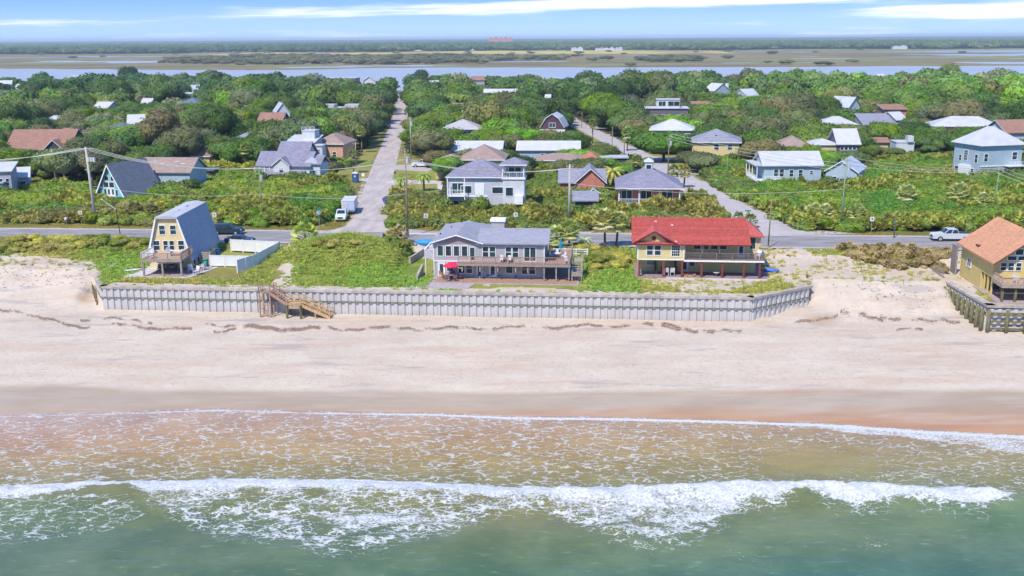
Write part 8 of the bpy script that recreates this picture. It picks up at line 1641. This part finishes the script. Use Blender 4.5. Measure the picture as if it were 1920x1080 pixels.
for i in sel[np.argsort(np.hypot(pxu[sel], pyv[sel]))]:
    dj = np.hypot(FC[:, 0] - pxu[i], FC[:, 1] - pyv[i]); j = int(dj.argmin()); sd_ = 'right' if pxu[i] > FC[j, 0] else 'left'; c_n = CN2.get((j, sd_), 0); CN2[(j, sd_)] = c_n + 1; kk_ = int(rg.integers(0, 3))
    o = thing('palm_tree', '%s %s cabbage palm to the %s of the %s' % (ORD[min(c_n, 13)], ('short', 'middling', 'tall')[kk_], sd_, shortl(FLAB[j])), 'palm tree', (pxu[i], pyv[i], pz_[i]), rg.uniform(0, 6.28), 'cabbage palms among the houses'); link('trunk', PM_[kk_][0], o); c_ = link('fronds', PM_[kk_][1], o); c_['tint'] = tuple(float(q_) for q_ in warmer(np.array(A(128, 140, 84, .95)) * rg.uniform(.8, 1.2)))
for lab, bx, by, R__ in (('silvery palmetto palm at the front of the right scrub', 1524, 424, 2.0), ('shaggy palm left of the right scrub transformer pole', 1545, 420, 1.6), ('palm clump right of the transformer pole base', 1606, 424, 1.8), ('palm rising in the middle of the right scrub', 1698, 386, 2.0), ('palm rising in the right scrub above the pickup', 1796, 384, 2.1), ('small palm near the right pole in the scrub', 1840, 398, 1.5)): palm(lab, bx, by, bx, by - 24, R__, tint=(150, 158, 110), dead=.4, nf=50)
for lab, bx, by, R__ in (('dark shaggy palmetto beside the street lamp', 255, 412, 1.9), ('second dark palmetto right of the street lamp', 285, 412, 1.6)): palm(lab, bx, by, bx, by - 18, R__, tint=(116, 116, 78), dead=.5, nf=50)
palm('feathery palms among trees right of the tan-roofed house', 1055, 300, 1055, 288, 2.0, 'date', (120, 136, 90)); palm('date palm between low tan roofs', 1020, 306, 1020, 298, 1.9, 'date', (120, 136, 90))
# 5 far bank: marsh thickets and forest
x, y = jgrid(-1500, 1500, 1195, 2700, 15); u, v = w2uv(x, y); px, py, s_ = Q(x, y, 0 * x + .5)
L1 = inpoly(px, py, [(300, 112), (480, 105), (760, 105), (1060, 108), (1060, 115), (760, 121), (420, 122), (310, 119)]); L2 = inpoly(px, py, [(1195, 110), (1320, 108), (1325, 116), (1200, 117)]); ok = (L1 & (rg.random(len(x)) < .5) & (vnoise(x, y * 2, 160, 77) > .42)) | (L2 & (rg.random(len(x)) < .6)) | ((rg.random(len(x)) < .006) & (zmarsh(x, y) > .3))
ok &= (zmarsh(x, y) > 0) & (px > -40) & (px < 1960); x, y, px, py = x[ok], y[ok], px[ok], py[ok]; n = len(x); sc = rg.uniform(.9, 1.9, n)
scatter('marsh_thicket', np.c_[x, y, 0 * x + .2], np.c_[0 * x, 0 * x, rg.uniform(0, 6.28, n)], np.c_[sc * 1.5, sc * 1.5, sc * .62], 0 + rg.integers(0, 3, n), np.tile(A(124, 128, 96, .62), (n, 1)) * rg.uniform(.6, 1.3, (n, 1)), proto(FAROAK, 'faroak_p'), 'dark thicket islands along the marsh beyond the river', 'thicket')
pts = []
for v0, v1, st in ((2560, 3600, 17), (3600, 6000, 32), (6000, 11000, 64)):
    hw = v1 * .60; x, y = jgrid(-hw, hw, v0, v1, st); pts.append(np.c_[x, y, np.full(len(x), st)])
c = np.concatenate(pts); x, y, st = c.T; u, v = w2uv(x, y); px, py, s_ = Q(x, y, 0 * x + .5)
edge = 2860 + (vnoise(u, 0 * u, 300, 95) - .5) * 400 - 180 * ((px < 350)); ok = (v > edge) & (px > -30) & (px < 1950)
for fx_, fy_, fw_ in FARB: ok &= ~((np.abs(x - fx_) < fw_ * .55 + 10) & (y < fy_ + 30) & (y > fy_ - 130))
gap = (vnoise(x, y, 420, 96) > .70) & (st < 40) & (px < 1100); ok &= ~gap
x, y, st, u, v, px = [a[ok] for a in (x, y, st, u, v, px)]; n = len(x); sc = st / 6.2 * rg.uniform(.8, 1.2, n); hh = np.clip(rg.uniform(1.7, 2.9, n), 0, 4)
nn_ = vnoise(x, y, 700, 97); tn = mixv(np.tile(np.array(A(74, 108, 70, .74)), (n, 1)), np.array(A(98, 126, 66, .74)), sstep((nn_ - .4) / .3)) * rg.uniform(.7, 1.3, (n, 1)); nq = vnoise(x, y, 160, 98); tn = mixv(tn, np.array(A(132, 138, 100, .74)), sstep((nq - .66) / .1) * .6)
scatter('far_forest', np.c_[x, y, 0 * x - .4], np.c_[0 * x, 0 * x, rg.uniform(0, 6.28, n)], np.c_[sc, sc, hh], rg.integers(0, 3, n), tn, proto(FAROAK, 'faroak_p'), 'endless pine and oak forest on the far shore up to the horizon', 'forest')
print('far', n)
# high canopy plateau behind, up to the horizon
gm = mat('distant_canopy', A(70, 100, 74, .74), .95, .3, .004, detail=8); q = [uv2w(-10000, 10400), uv2w(10000, 10400), uv2w(12500, 17000), uv2w(-12500, 17000)]
me = bpy.data.meshes.new('far_hills'); me.from_pydata([(a, b_, 24) for a, b_ in q] + [(a, b_, -.3) for a, b_ in q], [], [(0, 1, 2, 3), (0, 4, 5, 1), (1, 5, 6, 2), (2, 6, 7, 3), (3, 7, 4, 0)]); me.materials.append(gm); kind(link('far_hills', me), 'structure')
# ------------------------------------------------------------ seaweed wrack, sand debris
def wrack():
    V, F = [], []; L = [[(0, 581), (40, 583), (60, 592), (90, 598), (130, 606), (170, 609), (200, 607), (240, 606), (280, 610)], [(150, 596), (215, 597), (260, 599), (285, 603)], [(270, 610), (310, 612), (360, 614)], [(385, 604), (420, 607), (470, 609), (520, 611), (580, 612), (640, 613), (700, 612), (760, 612), (830, 613), (900, 613), (960, 612)], [(400, 616), (460, 611), (540, 614), (600, 611)], [(960, 612), (1040, 611), (1110, 610), (1180, 609), (1260, 608), (1300, 616), (1350, 620), (1390, 619)],
         [(1210, 609), (1260, 613), (1340, 622)], [(1490, 606), (1530, 601), (1570, 596)], [(1575, 594), (1600, 599), (1640, 599), (1655, 603)], [(1650, 598), (1700, 602), (1740, 606), (1770, 603), (1800, 606)], [(1680, 617), (1700, 616), (1730, 620)], [(1820, 606), (1850, 612), (1900, 618), (1930, 621)]]
    rr = np.random.default_rng(3)
    for line in L:
        for a, b in zip(line[:-1], line[1:]):
            nn = int(abs(b[0] - a[0]) * 12) + 2
            for i in range(nn):
                t_ = rr.random(); wx_ = a[0] + (b[0] - a[0]) * t_; wy_ = a[1] + (b[1] - a[1]) * t_ + rr.normal() * 1.2 + 2.0 * math.sin(wx_ * .05) + .8 * math.sin(wx_ * .17)
                if float(vnoise(np.array([wx_]), np.array([wy_]), 16, 7)[0]) < rr.uniform(.30, .60): continue
                p = P(wx_, wy_, 2.2); p[2] = float(zg(p[0], p[1])); r = rr.uniform(.015, .065); n0 = len(V); an = rr.uniform(0, 6.28); m = 5
                for j in range(m): q_ = an + j * 6.283 / m; rj = r * rr.uniform(.5, 1.2); V.append((p[0] + math.cos(q_) * rj * 1.8, p[1] + math.sin(q_) * rj, p[2] + .015))
                V.append((p[0], p[1], p[2] + .05 * rr.uniform(.4, 1)))
                for j in range(m): F.append((n0 + j, n0 + (j + 1) % m, n0 + m))
    me = bpy.data.meshes.new('seaweed_wrack'); me.from_pydata(V, [], F); me.materials.append(mat('dried_seaweed', A(160, 134, 118, .64), .95, .3, 4)); o = link('seaweed_wrack', me); o['label'] = 'dark dried seaweed line along the upper beach'; o['category'] = 'seaweed'; o['kind'] = 'stuff'
wrack()
def driftroots():
    rr = np.random.default_rng(5); V, F = [], []
    for poly, cnt in (([(1560, 530), (1660, 525), (1760, 545), (1790, 560), (1740, 575), (1560, 550)], 110), ([(0, 500), (180, 498), (185, 530), (0, 540)], 110)):
        xs_, ys_ = [p[0] for p in poly], [p[1] for p in poly]
        for i in range(cnt):
            wx_, wy_ = rr.uniform(min(xs_), max(xs_)), rr.uniform(min(ys_), max(ys_))
            if not inpoly(np.array([wx_]), np.array([wy_]), poly)[0]: continue
            p = Vector(G(wx_, wy_)); an = rr.uniform(0, 6.28); L = rr.uniform(.1, .4); q = p + Vector((math.cos(an) * L, math.sin(an) * L, rr.uniform(-.1, .2))); q.z = float(zg(q.x, q.y)) + .06; mb = MB(); mb.bar(p + Vector((0, 0, .03)), q, .04, .04); n0 = len(V); V += mb.v; F += [tuple(a + n0 for a in f) for f in mb.f]
    me = bpy.data.meshes.new('dune_roots'); me.from_pydata(V, [], F); me.materials.append(mat('root_brown', A(140, 112, 96, .6), .95, .3, 4)); o = link('dune_roots', me); o['label'] = 'exposed roots and driftwood on the eroded dune faces'; o['category'] = 'roots'; o['kind'] = 'stuff'
driftroots()
# ------------------------------------------------------------ air
hz = MB(); hz.box(-15000, 15000, -4200, 19500, -62, 52); me = bpy.data.meshes.new('haze'); me.from_pydata(hz.v, [], hz.f)
hm = bpy.data.materials.new('haze_air'); hm.use_nodes = True; t = hm.node_tree; t.nodes.clear(); pv = N(t, 'ShaderNodeVolumePrincipled'); pv.inputs['Density'].default_value = 1 / 9000.; pv.inputs['Color'].default_value = (.70, .82, .95, 1); pv.inputs['Anisotropy'].default_value = .0
ot = N(t, 'ShaderNodeOutputMaterial'); t.links.new(pv.outputs[0], ot.inputs['Volume']); me.materials.append(hm); hm.cycles.homogeneous_volume = True if hasattr(hm.cycles, 'homogeneous_volume') else False
ho = link('haze', me); ho['kind'] = 'stuff'; ho['label'] = 'thin pale sea haze filling the air'; ho['category'] = 'haze'
